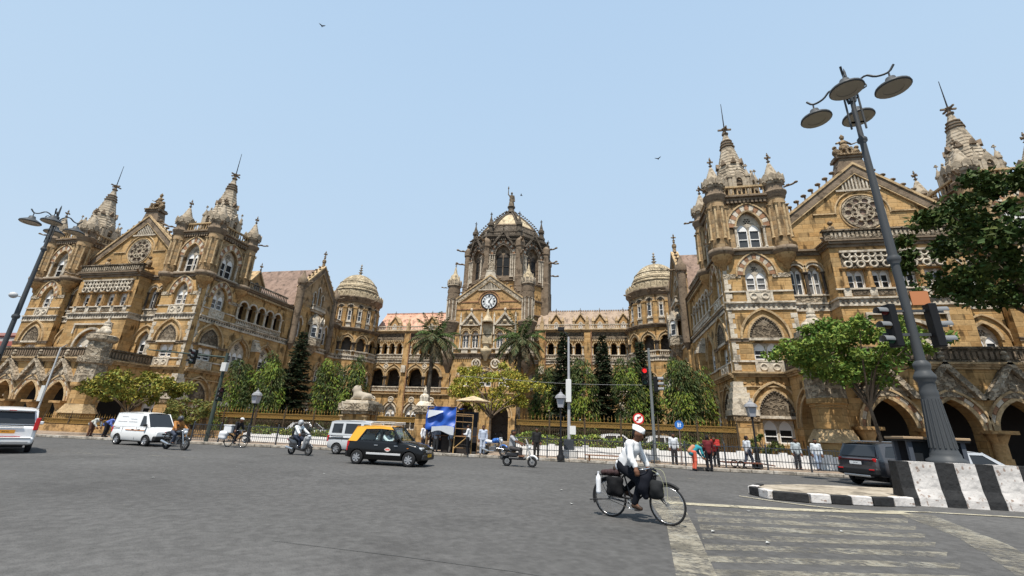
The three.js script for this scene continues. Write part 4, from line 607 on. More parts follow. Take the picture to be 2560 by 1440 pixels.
// ================================================================ implicit-surface mesher for figures
// prims: [ax,ay,az,ra, bx,by,bz,rb] tapered capsules, smoothly joined
function blob(prims, cell, k = .05) {
  let lo = [1e9, 1e9, 1e9], hi = [-1e9, -1e9, -1e9];
  for (const p of prims) for (let c = 0; c < 3; c++) { lo[c] = Math.min(lo[c], p[c] - p[3], p[c + 4] - p[7]); hi[c] = Math.max(hi[c], p[c] + p[3], p[c + 4] + p[7]); }
  const m = cell * 2.5, n = lo.map((l, c) => Math.ceil((hi[c] - l + 2 * m) / cell) + 1), o = lo.map(l => l - m), N = n[0] * n[1] * n[2], F = new Float32Array(N).fill(9);
  for (const p of prims) {
    const b = [p[4] - p[0], p[5] - p[1], p[6] - p[2]], bb = b[0] * b[0] + b[1] * b[1] + b[2] * b[2] || 1e-9, R = Math.max(p[3], p[7]) + k + cell * 2, i0 = [], i1 = [];
    for (let c = 0; c < 3; c++) { i0[c] = Math.max(0, Math.floor((Math.min(p[c], p[c + 4]) - R - o[c]) / cell)); i1[c] = Math.min(n[c] - 1, Math.ceil((Math.max(p[c], p[c + 4]) + R - o[c]) / cell)); }
    for (let z = i0[2]; z <= i1[2]; z++) for (let y = i0[1]; y <= i1[1]; y++) for (let x = i0[0]; x <= i1[0]; x++) {
      const qx = o[0] + x * cell - p[0], qy = o[1] + y * cell - p[1], qz = o[2] + z * cell - p[2], t = clamp((qx * b[0] + qy * b[1] + qz * b[2]) / bb, 0, 1);
      const d = Math.hypot(qx - b[0] * t, qy - b[1] * t, qz - b[2] * t) - (p[3] + (p[7] - p[3]) * t), id = (z * n[1] + y) * n[0] + x, f = F[id];
      const h = Math.max(k - Math.abs(f - d), 0) / k; F[id] = Math.min(f, d) - h * h * k * .25;
    }
  }
  const vid = new Int32Array(N).fill(-1), P = [], I = [], off = [[0, 0, 0], [1, 0, 0], [0, 1, 0], [1, 1, 0], [0, 0, 1], [1, 0, 1], [0, 1, 1], [1, 1, 1]], E = [[0, 1], [2, 3], [4, 5], [6, 7], [0, 2], [1, 3], [4, 6], [5, 7], [0, 4], [1, 5], [2, 6], [3, 7]];
  const at = (x, y, z) => (z * n[1] + y) * n[0] + x, v8 = new Float32Array(8);
  for (let z = 0; z < n[2] - 1; z++) for (let y = 0; y < n[1] - 1; y++) for (let x = 0; x < n[0] - 1; x++) {
    let mask = 0; for (let c = 0; c < 8; c++) { v8[c] = F[at(x + off[c][0], y + off[c][1], z + off[c][2])]; if (v8[c] < 0) mask |= 1 << c; }
    if (!mask || mask === 255) continue;
    let sx = 0, sy = 0, sz = 0, s = 0;
    for (const [a, b] of E) { if ((v8[a] < 0) === (v8[b] < 0)) continue; const t = v8[a] / (v8[a] - v8[b]); sx += off[a][0] + (off[b][0] - off[a][0]) * t; sy += off[a][1] + (off[b][1] - off[a][1]) * t; sz += off[a][2] + (off[b][2] - off[a][2]) * t; s++; }
    vid[at(x, y, z)] = P.length / 3; P.push(o[0] + (x + sx / s) * cell, o[1] + (y + sy / s) * cell, o[2] + (z + sz / s) * cell);
  }
  for (let z = 1; z < n[2] - 1; z++) for (let y = 1; y < n[1] - 1; y++) for (let x = 1; x < n[0] - 1; x++) {
    const a = F[at(x, y, z)] < 0;
    const quad = (b, q0, q1, q2, q3) => { if (a === b) return; if (a) I.push(q0, q1, q2, q0, q2, q3); else I.push(q0, q2, q1, q0, q3, q2); };
    quad(F[at(x + 1, y, z)] < 0, vid[at(x, y - 1, z - 1)], vid[at(x, y, z - 1)], vid[at(x, y, z)], vid[at(x, y - 1, z)]);
    quad(F[at(x, y + 1, z)] < 0, vid[at(x - 1, y, z - 1)], vid[at(x - 1, y, z)], vid[at(x, y, z)], vid[at(x, y, z - 1)]);
    quad(F[at(x, y, z + 1)] < 0, vid[at(x - 1, y - 1, z)], vid[at(x, y - 1, z)], vid[at(x, y, z)], vid[at(x - 1, y, z)]);
  }
  const g = new THREE.BufferGeometry(); g.setAttribute('position', new THREE.Float32BufferAttribute(P, 3)); g.setIndex(I); g.computeVertexNormals(); return nx(g);
}
// ================================================================ ground, road, pavement
const asphaltMap = tex(1024, 13, (u, v) => { const b = fbm(u, v, 3, 5, 101), g = fbm(u, v, 128, 2, 111), s = fbm(u * .25, v, 12, 3, 121), o = fbm(u, v, 9, 3, 131); const k = (.84 + .18 * b) * (.85 + .2 * g) * (.97 + .05 * s) * (1 - .05 * sst(.62, .78, o)); return [k, k * .99, k * .975]; });
const asphaltBump = tex(512, 1.6, (u, v) => fbm(u, v, 64, 3, 141), false);
const paveMap = tex(512, 3, (u, v) => { const r = Math.floor(v * 10), c = Math.floor(u * 10), f = Math.min((u * 10) % 1, (v * 10) % 1); const k = (.8 + .16 * hsh(r, c, 8)) * (f < .05 ? .75 : 1) * (.82 + .3 * fbm(u, v, 24, 3, 9)); return [k, k * .96, k * .91]; });
const M_ASPH = new THREE.MeshPhysicalMaterial({ specularIntensity: .3, color: col(.118, .117, .117), map: asphaltMap, bumpMap: asphaltBump, bumpScale: .012, roughness: .92 });
const M_PAVE = new THREE.MeshStandardMaterial({ color: col(.36, .295, .24), map: paveMap, roughness: .92 });
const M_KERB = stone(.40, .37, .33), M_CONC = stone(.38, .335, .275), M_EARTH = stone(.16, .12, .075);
struct('road', [bx(-320, 320, -.4, 0, -420, 90)], M_ASPH);
const KP = [[-95, -21.5], [-60, -22.4], [-32, -23.9], [-22.8, -25.2], [-6, -26.35], [1.2, -26.5], [5.3, -25.3], [10.4, -25.5], [15, -26.2], [40, -27.2], [80, -28]];
{
  const sh = poly([...KP.map(p => [p[0], -p[1]]), [80, 61], [-95, 61]]);
  const pv = struct('pavement', [new THREE.ExtrudeGeometry(sh, { depth: .13, bevelEnabled: false }).rotateX(-PI / 2)], M_PAVE);
  for (let i = 1; i < KP.length - 2; i++) { const [a, b] = [KP[i], KP[i + 1]], L = Math.hypot(b[0] - a[0], b[1] - a[1]), n = Math.round(L / 1.1), an = Math.atan2(-(b[1] - a[1]), b[0] - a[0]); for (let k = 0; k < n; k++) { const t = (k + .5) / n, w = L / n - .025; mesh('kerb_stone', [xf(rb(-w / 2, w / 2, 0, .165, -.14, .1, .03, 1), mul(T(lerp(a[0], b[0], t), 0, lerp(a[1], b[1], t)), RY(an)))], M_KERB, pv); } }
  struct('garden_bed', [bx(-34, -20, .1, .22, -60, -32), bx(-11.4, 9.6, .1, .22, -60, -32)], M_EARTH);
}
// road paint: sheets just above the asphalt, worn through in patches
const wearAlpha = (lo, hi, s, am) => tex(512, 3.2, (u, v) => { const a = fbm(u, v, 6, 5, s), b = fbm(u, v, 64, 3, s + 7), c = fbm(u * .5, v, 24, 3, s + 3); return am * sst(lo, hi, a * .35 + b * .4 + c * .25); }, false);
const paintMat = (r, g, b, lo, hi, s, am) => new THREE.MeshStandardMaterial({ color: col(r, g, b), roughness: .9, map: grainMap, alphaMap: wearAlpha(lo, hi, s, am), transparent: true });
const M_PAINT = paintMat(.40, .37, .30, .30, .62, 201, .62), M_PAINT2 = paintMat(.38, .355, .29, .34, .66, 211, .55), M_PAINT3 = paintMat(.50, .46, .35, .25, .5, 221, .85);
const flat = (pts, y) => new THREE.ShapeGeometry(poly(pts.map(p => [p[0], -p[1]]))).rotateX(-PI / 2).translate(0, y, 0);
{
  const edgeL = z => lerp(.95, 1.9, (-6.3 - z) / 6.2), edgeR = z => lerp(4.2, 7.2, (-6.3 - z) / 7.2);
  const st = []; for (const [z0, z1] of [[-11.75, -11.1], [-10.75, -10.2], [-9.85, -9.35], [-9.0, -8.55], [-8.2, -7.8], [-7.45, -7.1], [-6.75, -6.4], [-6.0, -5.7], [-5.3, -5.0]]) st.push(flat([[edgeL(z0) + .3, z0], [edgeR(z0) + .4, z0 - .9], [edgeR(z1) + .3, z1 - .9], [edgeL(z1) + .3, z1]], .005));
  for (const g of st) struct('crossing_stripe', [g], M_PAINT2);
  struct('crossing_edge_line', [flat([[1.15, -13.6], [2.05, -13.9], [1.65, -9.5], [1.3, -6.2], [.9, -3], [.3, -3], [.82, -6.2], [1.15, -9.5]], .009)], M_PAINT);
  struct('crossing_edge_line', [flat([[7.2, -13.9], [7.9, -13.5], [7.0, -10.2], [5.9, -7.6], [4.9, -5.5], [4.4, -5.9], [5.5, -8.1], [6.5, -10.6]], .009)], M_PAINT2);
  struct('stop_line', [flat([[1.6, -12.75], [4.4, -13.0], [7.4, -13.75], [7.4, -13.4], [4.4, -12.6], [1.6, -12.35]], .013)], M_PAINT3);
  const yl = []; for (let i = 0; i < 14; i++) { const t = i / 13; yl.push([lerp(3.9, 13, t), -14.9 + Math.sin(Math.min(1, t * 2.4) * PI * .75) * 1.75 * (1 - t * .55)]); } struct('island_edge_line', [flat([...yl, ...yl.map(p => [p[0] + .03, p[1] - .16]).reverse()], .017)], M_PAINT3);
  const lm = [[-21.5, -15.6, 3, .1], [-18, -16.4, 2.4, .1], [2.6, -20.2, 2.2, .12], [5.2, -22.6, 2.4, .1], [6.4, -20.6, 1.3, .16], [1.6, -24, 2, .1]]; for (const [x, z, l, w] of lm) struct('lane_mark', [flat([[x - l / 2, z], [x + l / 2, z - .1], [x + l / 2, z - .1 + w], [x - l / 2, z + w]], .005)], M_PAINT2);
  struct('road_seam', [flat([[-4.6, -6.05], [-2.6, -5.95], [-1.1, -5.82], [.5, -5.55], [.5, -5.54], [-1.1, -5.808], [-2.6, -5.935], [-4.6, -6.04]], .005)], std(.075, .075, .074, 1));
}
// ================================================================ street fences, planter, hedge
function along(pts, step, f) { let acc = 0; for (let i = 0; i < pts.length - 1; i++) { const a = pts[i], b = pts[i + 1], L = Math.hypot(b[0] - a[0], b[1] - a[1]), n = Math.max(1, Math.round(L / step)); for (let k = 0; k < n; k++) f(lerp(a[0], b[0], k / n), lerp(a[1], b[1], k / n), lerp(a[0], b[0], (k + 1) / n), lerp(a[1], b[1], (k + 1) / n)); } }
function kerbRailing(pts, label, h = 1.12) {
  const o = thing('kerb_railing', label, 'railing', [pts[0][0], .13, pts[0][1]]); const X = pts[0][0], Z = pts[0][1];
  along(pts, 2.1, (x0, z0, x1, z1) => {
    const m = mul(T(x0 - X, 0, z0 - Z), RY(-Math.atan2(z1 - z0, x1 - x0))), L = Math.hypot(x1 - x0, z1 - z0);
    mesh('post', [xf(bx(-.035, .035, 0, h + .08, -.035, .035), m), xf(sp(.05, 0, h + .1, 0, 1, 1, 1, 8, 5), m)], MT.ironPaint, o);
    const g = [bx(.035, L - .035, .42, .46, -.015, .015), bx(.035, L - .035, .1, .13, -.015, .015), bx(.035, L - .035, h - .06, h - .02, -.018, .018)]; const n = Math.round(L / .14); for (let k = 1; k < n; k++) { const x = k * L / n; g.push(bx(x - .009, x + .009, .1, h + (k % 2 ? .06 : 0), -.009, .009)); }
    mesh('railing_panel', g.map(q => xf(q, m)), MT.ironPaint, o);
  });
}
kerbRailing([[-26.5, -25.1], [-22.8, -25.65], [-14.2, -26.2]], 'black iron kerb railing behind the scooter and courier, left of the vans');
kerbRailing([[-5.4, -26.75], [1.2, -26.95], [4.4, -26.3], [10.4, -26.1], [13.2, -26.4]], 'black iron kerb railing behind the cyclist in the white cap');
const M_GOLD = std(.25, .15, .045, .55, { metalness: .3 }), M_GOLDD = std(.07, .05, .03, .6);
const glyph = rng(77);
function goldRailing(x0, x1, z, label, top = 2.32) {
  const o = thing('gilded_railing', label, 'railing', [x0, .13, z]); const L = x1 - x0, n = Math.max(1, Math.round(L / 2.6));
  mesh('plinth', [bx(0, L, 0, .55, -.25, .25)], MT.goldPlain, o);
  for (let i = 0; i <= n; i++) { const x = i * L / n; mesh('standard', [bx(x - .06, x + .06, .55, top + .15, -.07, .07), cy(.05, .01, top + .15, top + .7, x, 0, 6), sp(.07, x, top + .2, 0)], M_GOLDD, o); }
  mesh('top_rail', [bx(0, L, top - .03, top + .03, -.06, .06), bx(0, L, top - .36, top - .3, -.06, .06)], M_GOLD, o);
  const fr = [bx(0, L, top - .3, top - .03, -.012, .012)]; for (let x = .1; x < L - .1; x += .17) { const r = glyph(); if (r < .4) fr.push(new THREE.TorusGeometry(.06, .018, 4, 8).translate(x, top - .165, .02)); else if (r < .7) fr.push(bx(x - .02, x + .02, top - .27, top - .06, .0, .035), bx(x - .02, x + .08, top - .12, top - .08, 0, .035)); else fr.push(bx(x - .06, x + .06, top - .185, top - .15, 0, .035), bx(x - .05, x - .02, top - .26, top - .07, 0, .035)); }
  mesh('ornamental_band', fr, M_GOLD, o);
  const spk = [], bars = [], scr = []; for (let x = .13; x < L; x += .26) { spk.push(cy(.018, .018, top, top + .2, x, 0, 5), sp(.04, x, top + .22, 0, 1, 1.2, 1, 6, 4), cy(.03, .004, top + .22, top + (Math.round(x / .26) % 2 ? .38 : .52), x, 0, 5)); bars.push(bx(x - .016, x + .016, .55, top - .34, -.016, .016), bx(x + .115, x + .145, .55, top - .34, -.012, .012)); scr.push(new THREE.TorusGeometry(.085, .02, 4, 9).translate(x, top - .47, 0), new THREE.TorusGeometry(.06, .018, 4, 8).translate(x + .13, top - .62, 0)); }
  mesh('spear_head', spk, M_GOLD, o).userData.kind = 'stuff'; mesh('bar', bars, M_GOLDD, o).userData.kind = 'stuff'; mesh('scroll', scr, M_GOLDD, o).userData.kind = 'stuff';
}
goldRailing(-36.5, -27.6, -31.5, 'gilded spearhead railing behind the white cargo van and the orange-clad motorcyclist', 2.0);
goldRailing(-27.5, -19.6, -31.5, 'gilded spearhead railing left of the lion gate pier, under the tall conifer', 2.02);
goldRailing(-16.9, -13.6, -31.5, 'short gilded railing between the lion pier and the slim gate pier', 2.1);
goldRailing(-6.2, 8.8, -32.3, 'long gilded railing with inscribed band behind the hedge on the right', 2.22);
goldRailing(9.3, 16, -31.0, 'low gilded railing in front of the right wing window', 1.0);
goldRailing(-46.5, -38, -29.5, 'low gilded railing before the dark porch arch on the left', 1.0);
// planter walls and hedges
const leafRnd = rng(5);
function leaves(list, tintBase, seed) { // list: {p,d,l,w,t}
  const n = list.length, P = new Float32Array(n * 18), C = new Float32Array(n * 18), r = rng(seed), a = V(0, 0, 0), b = V(0, 0, 0), c = V(0, 0, 0);
  list.forEach((e, i) => {
    const d = e.d; a.set(r() - .5, r() - .5, r() - .5).cross(d).normalize().multiplyScalar(e.w); b.copy(d).cross(a).normalize().multiplyScalar(e.w * .35);
    const p = e.p, tx = p.x + d.x * e.l, ty = p.y + d.y * e.l, tz = p.z + d.z * e.l, mx = p.x + d.x * e.l * .45, my = p.y + d.y * e.l * .45, mz = p.z + d.z * e.l * .45;
    P.set([p.x, p.y, p.z, mx + a.x + b.x, my + a.y + b.y, mz + a.z + b.z, tx, ty, tz, p.x, p.y, p.z, tx, ty, tz, mx - a.x + b.x, my - a.y + b.y, mz - a.z + b.z], i * 18);
    const k = .7 + .6 * r(), y = (r() - .5) * .5, q = e.t || tintBase; for (let j = 0; j < 6; j++) C.set([q[0] * k * (1 + y), q[1] * k, q[2] * k * (1 - y * .5)], i * 18 + j * 3);
  });
  const g = new THREE.BufferGeometry(); g.setAttribute('position', new THREE.BufferAttribute(P, 3)); g.setAttribute('color', new THREE.BufferAttribute(C, 3)); g.computeVertexNormals(); return g;
}
const M_LEAF = new THREE.MeshPhysicalMaterial({ vertexColors: true, roughness: .6, specularIntensity: .3 }), M_BARK = stone(.15, .115, .085), M_BARKD = stone(.085, .07, .055);
const rv = (r, up = 0) => { const a = r() * 2 * PI, z = r() * 2 - 1, s = Math.sqrt(1 - z * z); return V(Math.cos(a) * s, z + up, Math.sin(a) * s).normalize(); };
function hedge(x0, x1, y0, y1, z0, z1, label, tint, seed) {
  const o = thing('hedge', label, 'hedge', [(x0 + x1) / 2, 0, (z0 + z1) / 2]), w = (x1 - x0) / 2, d = (z1 - z0) / 2, r = rng(seed), L = []; const n = Math.round((x1 - x0) * 420);
  for (let i = 0; i < n; i++) { const x = (r() * 2 - 1) * w, bump = .1 * Math.sin(x * 1.7 + seed) + .07 * Math.sin(x * 4.3); const f = r(), top = f < .5; const p = top ? V(x, y1 + bump - r() * .12, (r() * 2 - 1) * d) : V(x, lerp(y0, y1 + bump, r()), d * (.9 + .15 * r())); L.push({ p, d: rv(r, top ? .7 : .1), l: .1 + .08 * r(), w: .035, t: r() < .55 ? tint[0] : tint[1] }); }
  mesh('foliage', leaves(L, tint[0], seed), M_LEAF, o).userData.kind = 'stuff';
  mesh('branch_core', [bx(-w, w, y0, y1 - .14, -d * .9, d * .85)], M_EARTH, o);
}
function planter(x0, x1, z, h, label) { const o = thing('planter_wall', label, 'wall', [(x0 + x1) / 2, .13, z]); const w = (x1 - x0) / 2, n = Math.round(w * 2 / 2.4); mesh('wall_body', [bx(-w, w, 0, h, -.15, .15)], std(.74, .73, .71, .9), o); for (let i = 0; i <= n; i++) mesh('pier', [bx(-w + i * 2 * w / n - .2, -w + i * 2 * w / n + .2, 0, h + .1, -.2, .2)], std(.76, .75, .73, .9), o); }
planter(-26, -14, -29.3, .5, 'low white planter wall left, behind the scooter rider');
planter(-5.4, 5.4, -29.8, .62, 'low white planter wall behind the cyclist in the white cap');
planter(5.8, 15, -29.6, .7, 'low white planter wall behind the woman in orange trousers');
hedge(-26, -14.2, .4, 1.05, -30.8, -29.5, 'clipped hedge behind the left kerb railing, beside the vans', [[.24, .27, .06], [.07, .09, .03]], 11);
hedge(-6.0, 1.3, .5, 1.36, -31.2, -29.95, 'clipped hedge with bright top behind the electric scooter', [[.26, .32, .07], [.05, .065, .025]], 12);
hedge(2.0, 6.8, .55, 1.22, -31.2, -29.95, 'clipped hedge behind the cyclist and the signal post', [[.22, .27, .06], [.045, .06, .025]], 13);
// ================================================================ gate piers
{
  const o = thing('gate_pier', 'broad carved stone gate pier carrying a crouching lion', 'gate pier', [-18.25, .13, -31.5]);
  mesh('shaft', [bx(-.85, .85, 0, 2.35, -.85, .85)], MT.gold, o);
  mesh('colonnette', [-1, 1].flatMap(s => column1(.12, .3, 2.1, s * .98, .98, 8)), MT.buff, o);
  mesh('capital', [bx(-1.05, 1.05, 2.2, 2.45, -1.05, 1.05), bx(-1.25, 1.25, 2.45, 2.98, -1.25, 1.25)], MT.carve, o);
  mesh('cap_step', [bx(-1.1, 1.1, 2.98, 3.1, -1.1, 1.1), bx(-.95, .95, 3.1, 3.22, -.85, .85)], MT.white, o);
  const lm = blob([[-.55, .3, 0, .26, .5, .42, 0, .33], [.5, .45, 0, .34, .62, .8, 0, .3], [.62, .82, 0, .3, .68, .9, 0, .28], [.7, .85, 0, .2, .95, .8, 0, .14], [.55, .35, .18, .14, .9, .08, .2, .09], [.55, .35, -.18, .14, .9, .08, -.2, .09], [-.5, .3, .22, .2, -.15, .1, .26, .1], [-.5, .3, -.22, .2, -.15, .1, -.26, .1], [-.75, .25, 0, .06, -1.0, .12, .1, .05], [.5, 1.12, .16, .06, .5, 1.16, .17, .04], [.5, 1.12, -.16, .06, .5, 1.16, -.17, .04]], .05, .1);
  const st = thing('lion_statue', 'pale stone lion crouching on the broad gate pier', 'statue', [-18.25, 3.35, -31.5], PI); mesh('body', lm, MT.white, st); st.position.y = 3.35; st.rotation.y = PI * .97;
  const p = thing('gate_pier', 'slim carved stone gate pier with bell-shaped cap beside the blue tarpaulin', 'gate pier', [-13.05, .13, -31.3]);
  mesh('shaft', [bx(-.42, .42, 0, 2.35, -.42, .42)], MT.gold, p); mesh('capital', [bx(-.52, .52, 2.35, 2.5, -.52, .52), bx(-.64, .64, 2.5, 2.95, -.64, .64)], MT.carve, p);
  mesh('bell_cap', [octLathe([[.62, 2.95], [.5, 3.15], [.34, 3.3], [.36, 3.6], [.3, 3.75], [.14, 3.85], [.16, 4.0], [.05, 4.3], [.02, 4.45]], 8)], MT.white, p);
}
// ================================================================ lamps and poles
const M_LAMP = std(.062, .066, .07, .5), M_LENS = std(.30, .28, .24, .45);
function mastLamp(x, z, label, sig) {
  const o = thing('street_lamp', label, 'street lamp', [x, .02, z]);
  mesh('base', [lathe([[0.465, 0], [0.465, .75], [0.375, .8], [0.375, .98], [0.495, 1.05], [0.495, 1.2], [0.375, 1.28], [0.375, 1.36], [0.345, 1.42], [0.33, 1.5]], 24)], M_LAMP, o);
  const fl = [lathe([[0.323, 1.5], [0.225, 3.1], [0.24, 3.16], [0.24, 3.3], [0.217, 3.36], [0.217, 3.6], [0.292, 3.7], [0.292, 3.8], [0.232, 3.92], [0.203, 4.0], [0.232, 4.1], [0.232, 4.2], [0.165, 4.3]], 24)]; for (let k = 0; k < 16; k++) { const a = k * PI / 8; fl.push(bar([Math.cos(a) * .322, 1.55, Math.sin(a) * .322], [Math.cos(a) * .229, 3.05, Math.sin(a) * .229], .03, .022, 5)); }
  mesh('fluted_pedestal', fl, M_LAMP, o);
  mesh('shaft', [lathe([[0.14, 4.2], [0.126, 7.8], [0.203, 7.9], [0.203, 8.05], [0.14, 8.15], [0.105, 13.0], [0.168, 13.08], [0.168, 13.2], [0.091, 13.3], [0.07, 15.6], [0.14, 15.65], [0.14, 15.8], [0.063, 15.9], [0.042, 16.6], [0.007, 16.8]], 14)], M_LAMP, o);
  mesh('collar_rod', [-1, 1].flatMap(s => [cy(.035, .035, 13.7, 15.4, s * .26, 0, 6), bx(-.28, .28, 14.0, 14.05, -.02, .02), bx(-.28, .28, 15.2, 15.25, -.02, .02)]), M_LAMP, o);
  for (let k = 0; k < 4; k++) {
    const a = k * PI / 2 + .62, c = Math.cos(a), s = Math.sin(a), R = k % 2 ? 1.12 : 1.28, P = (r, y) => [c * r, y, s * r];
    mesh('arm', [tube([P(.1, 15.0), P(.25, 15.75), P(.6, 16.0), P(.9, 15.75), P(R, 15.7), P(R + .2, 15.95)], .045, 20, 6), tube([P(.15, 15.4), P(.45, 15.75), P(.55, 15.5), P(.4, 15.45)], .03, 12, 5), cy(.03, .03, 15.35, 15.7, c * R, s * R, 6)], M_LAMP, o);
    const h = mesh('lamp_head', [lathe([[.06, 15.45], [.16, 15.4], [.2, 15.22], [.36, 15.12], [.56, 14.98], [.58, 14.9], [.54, 14.86], [.3, 14.9]], 22, c * R, 0, s * R)], M_LAMP, o); mesh('lens', [new THREE.CylinderGeometry(.33, .33, .03, 22).translate(c * R, 14.9, s * R), lathe([[.33, 14.87], [.54, 14.86]], 22, c * R, 0, s * R)], M_LENS, h);
  }
  return o;
}
function signalHead(o, x, y, z, ang, lit, h = 1.05) {
  const m = mul(T(x, y, z), RY(ang)), g = mesh('signal_head', [xf(rb(-.19, .19, 0, h, -.12, .12, .04), m)], std(.012, .012, .013, .5), o);
  ['red', 'amber', 'green'].forEach((c, i) => { const yy = h * (5 - i * 2) / 6, on = lit === c; const vis = new THREE.CylinderGeometry(.145, .145, .34, 14, 1, true, PI * .42, PI * 1.16).rotateX(PI / 2).translate(0, yy, .28); mesh('visor', [xf(vis, m)], std(.16, .165, .17, .4, { side: THREE.DoubleSide }), g); const base = { red: [.25, .01, .01], amber: [.2, .1, .01], green: [.01, .12, .06] }[c]; const mat = on ? new THREE.MeshStandardMaterial({ color: col(...base), emissive: col(...({ red: [1, .03, .03], green: [.02, .8, .35], amber: [1, .5, 0] }[c])), emissiveIntensity: .9 }) : std(base[0] * .4, base[1] * .4, base[2] * .4, .4); mesh('lens', [xf(new THREE.CylinderGeometry(.125, .125, .03, 14).rotateX(PI / 2).translate(0, yy, .135), m)], mat, g); });
}
{
  const R = mastLamp(10.55, -16.8, 'tall four-armed street lamp on fluted base behind the striped barrier'), L = mastLamp(-38.3, -20.7, 'tall four-armed street lamp at the left edge with a green signal');
  L.scale.y = .95;
  mesh('signal_bracket', [bx(-.9, .9, 5.15, 5.25, -.04, .04), bx(-.9, .9, 6.0, 6.08, -.04, .04)], M_LAMP, R);
  signalHead(R, -.62, 4.75, .1, -1.35, '', 1.5); signalHead(R, .62, 4.75, .1, 1.5, '', 1.5);
  mesh('sign_back', [bx(.2, .75, 6.25, 6.75, -.02, .02)], std(.45, .18, .08, .6), R);
  signalHead(L, .35, 4.0, .35, .9, 'green', 1.3); mesh('camera', [sp(.22, -.1, 9.4, .5), bar([0, 9.4, 0], [-.1, 9.4, .45], .04)], std(.5, .5, .5, .5), L);
}
function lantern(x, z, label, h, glassTone) {
  const o = thing('lantern_post', label, 'lantern', [x, .13, z]);
  mesh('post', [lathe([[.22, 0], [.22, .2], [.14, .25], [.1, .9], [.13, .95], [.06, 1.05], [.045, h - .62], [.08, h - .58], [.09, h - .5]], 12), bx(-.3, .3, h - 1.0, h - .97, -.015, .015)], MT.iron, o);
  const l = mesh('lantern_frame', [octLathe([[.2, h - .5], [.3, h - .02], [.33, h], [.34, h + .05]], 4), ...[0, 1, 2, 3].map(k => { const a = k * PI / 2 + PI / 4; return bar([Math.cos(a) * .2, h - .5, Math.sin(a) * .2], [Math.cos(a) * .3, h, Math.sin(a) * .3], .022, .022, 5); })], std(.28, .28, .28, .5), o); l.scale.set(1.001, 1, 1.001);
  mesh('lantern_glass', [octLathe([[.205, h - .49], [.305, h - .03]], 4)], std(...glassTone, .3), o);
  mesh('lantern_roof', [octLathe([[.36, h + .03], [.3, h + .18], [.12, h + .3], [.1, h + .36], [.03, h + .4], [.01, h + .55]], 8)], std(.24, .24, .25, .6), o);
}
lantern(-23.8, -26.9, 'black lantern post with pale glass behind the delivery cyclist', 3.1, [.36, .36, .40]);
lantern(-2.35, -26.2, 'black lantern post with pale roof beside the tall grey camera pole', 3.35, [.34, .34, .37]);
lantern(8.3, -27.3, 'black lantern post before the right wing ground floor window', 3.2, [.30, .31, .34]);
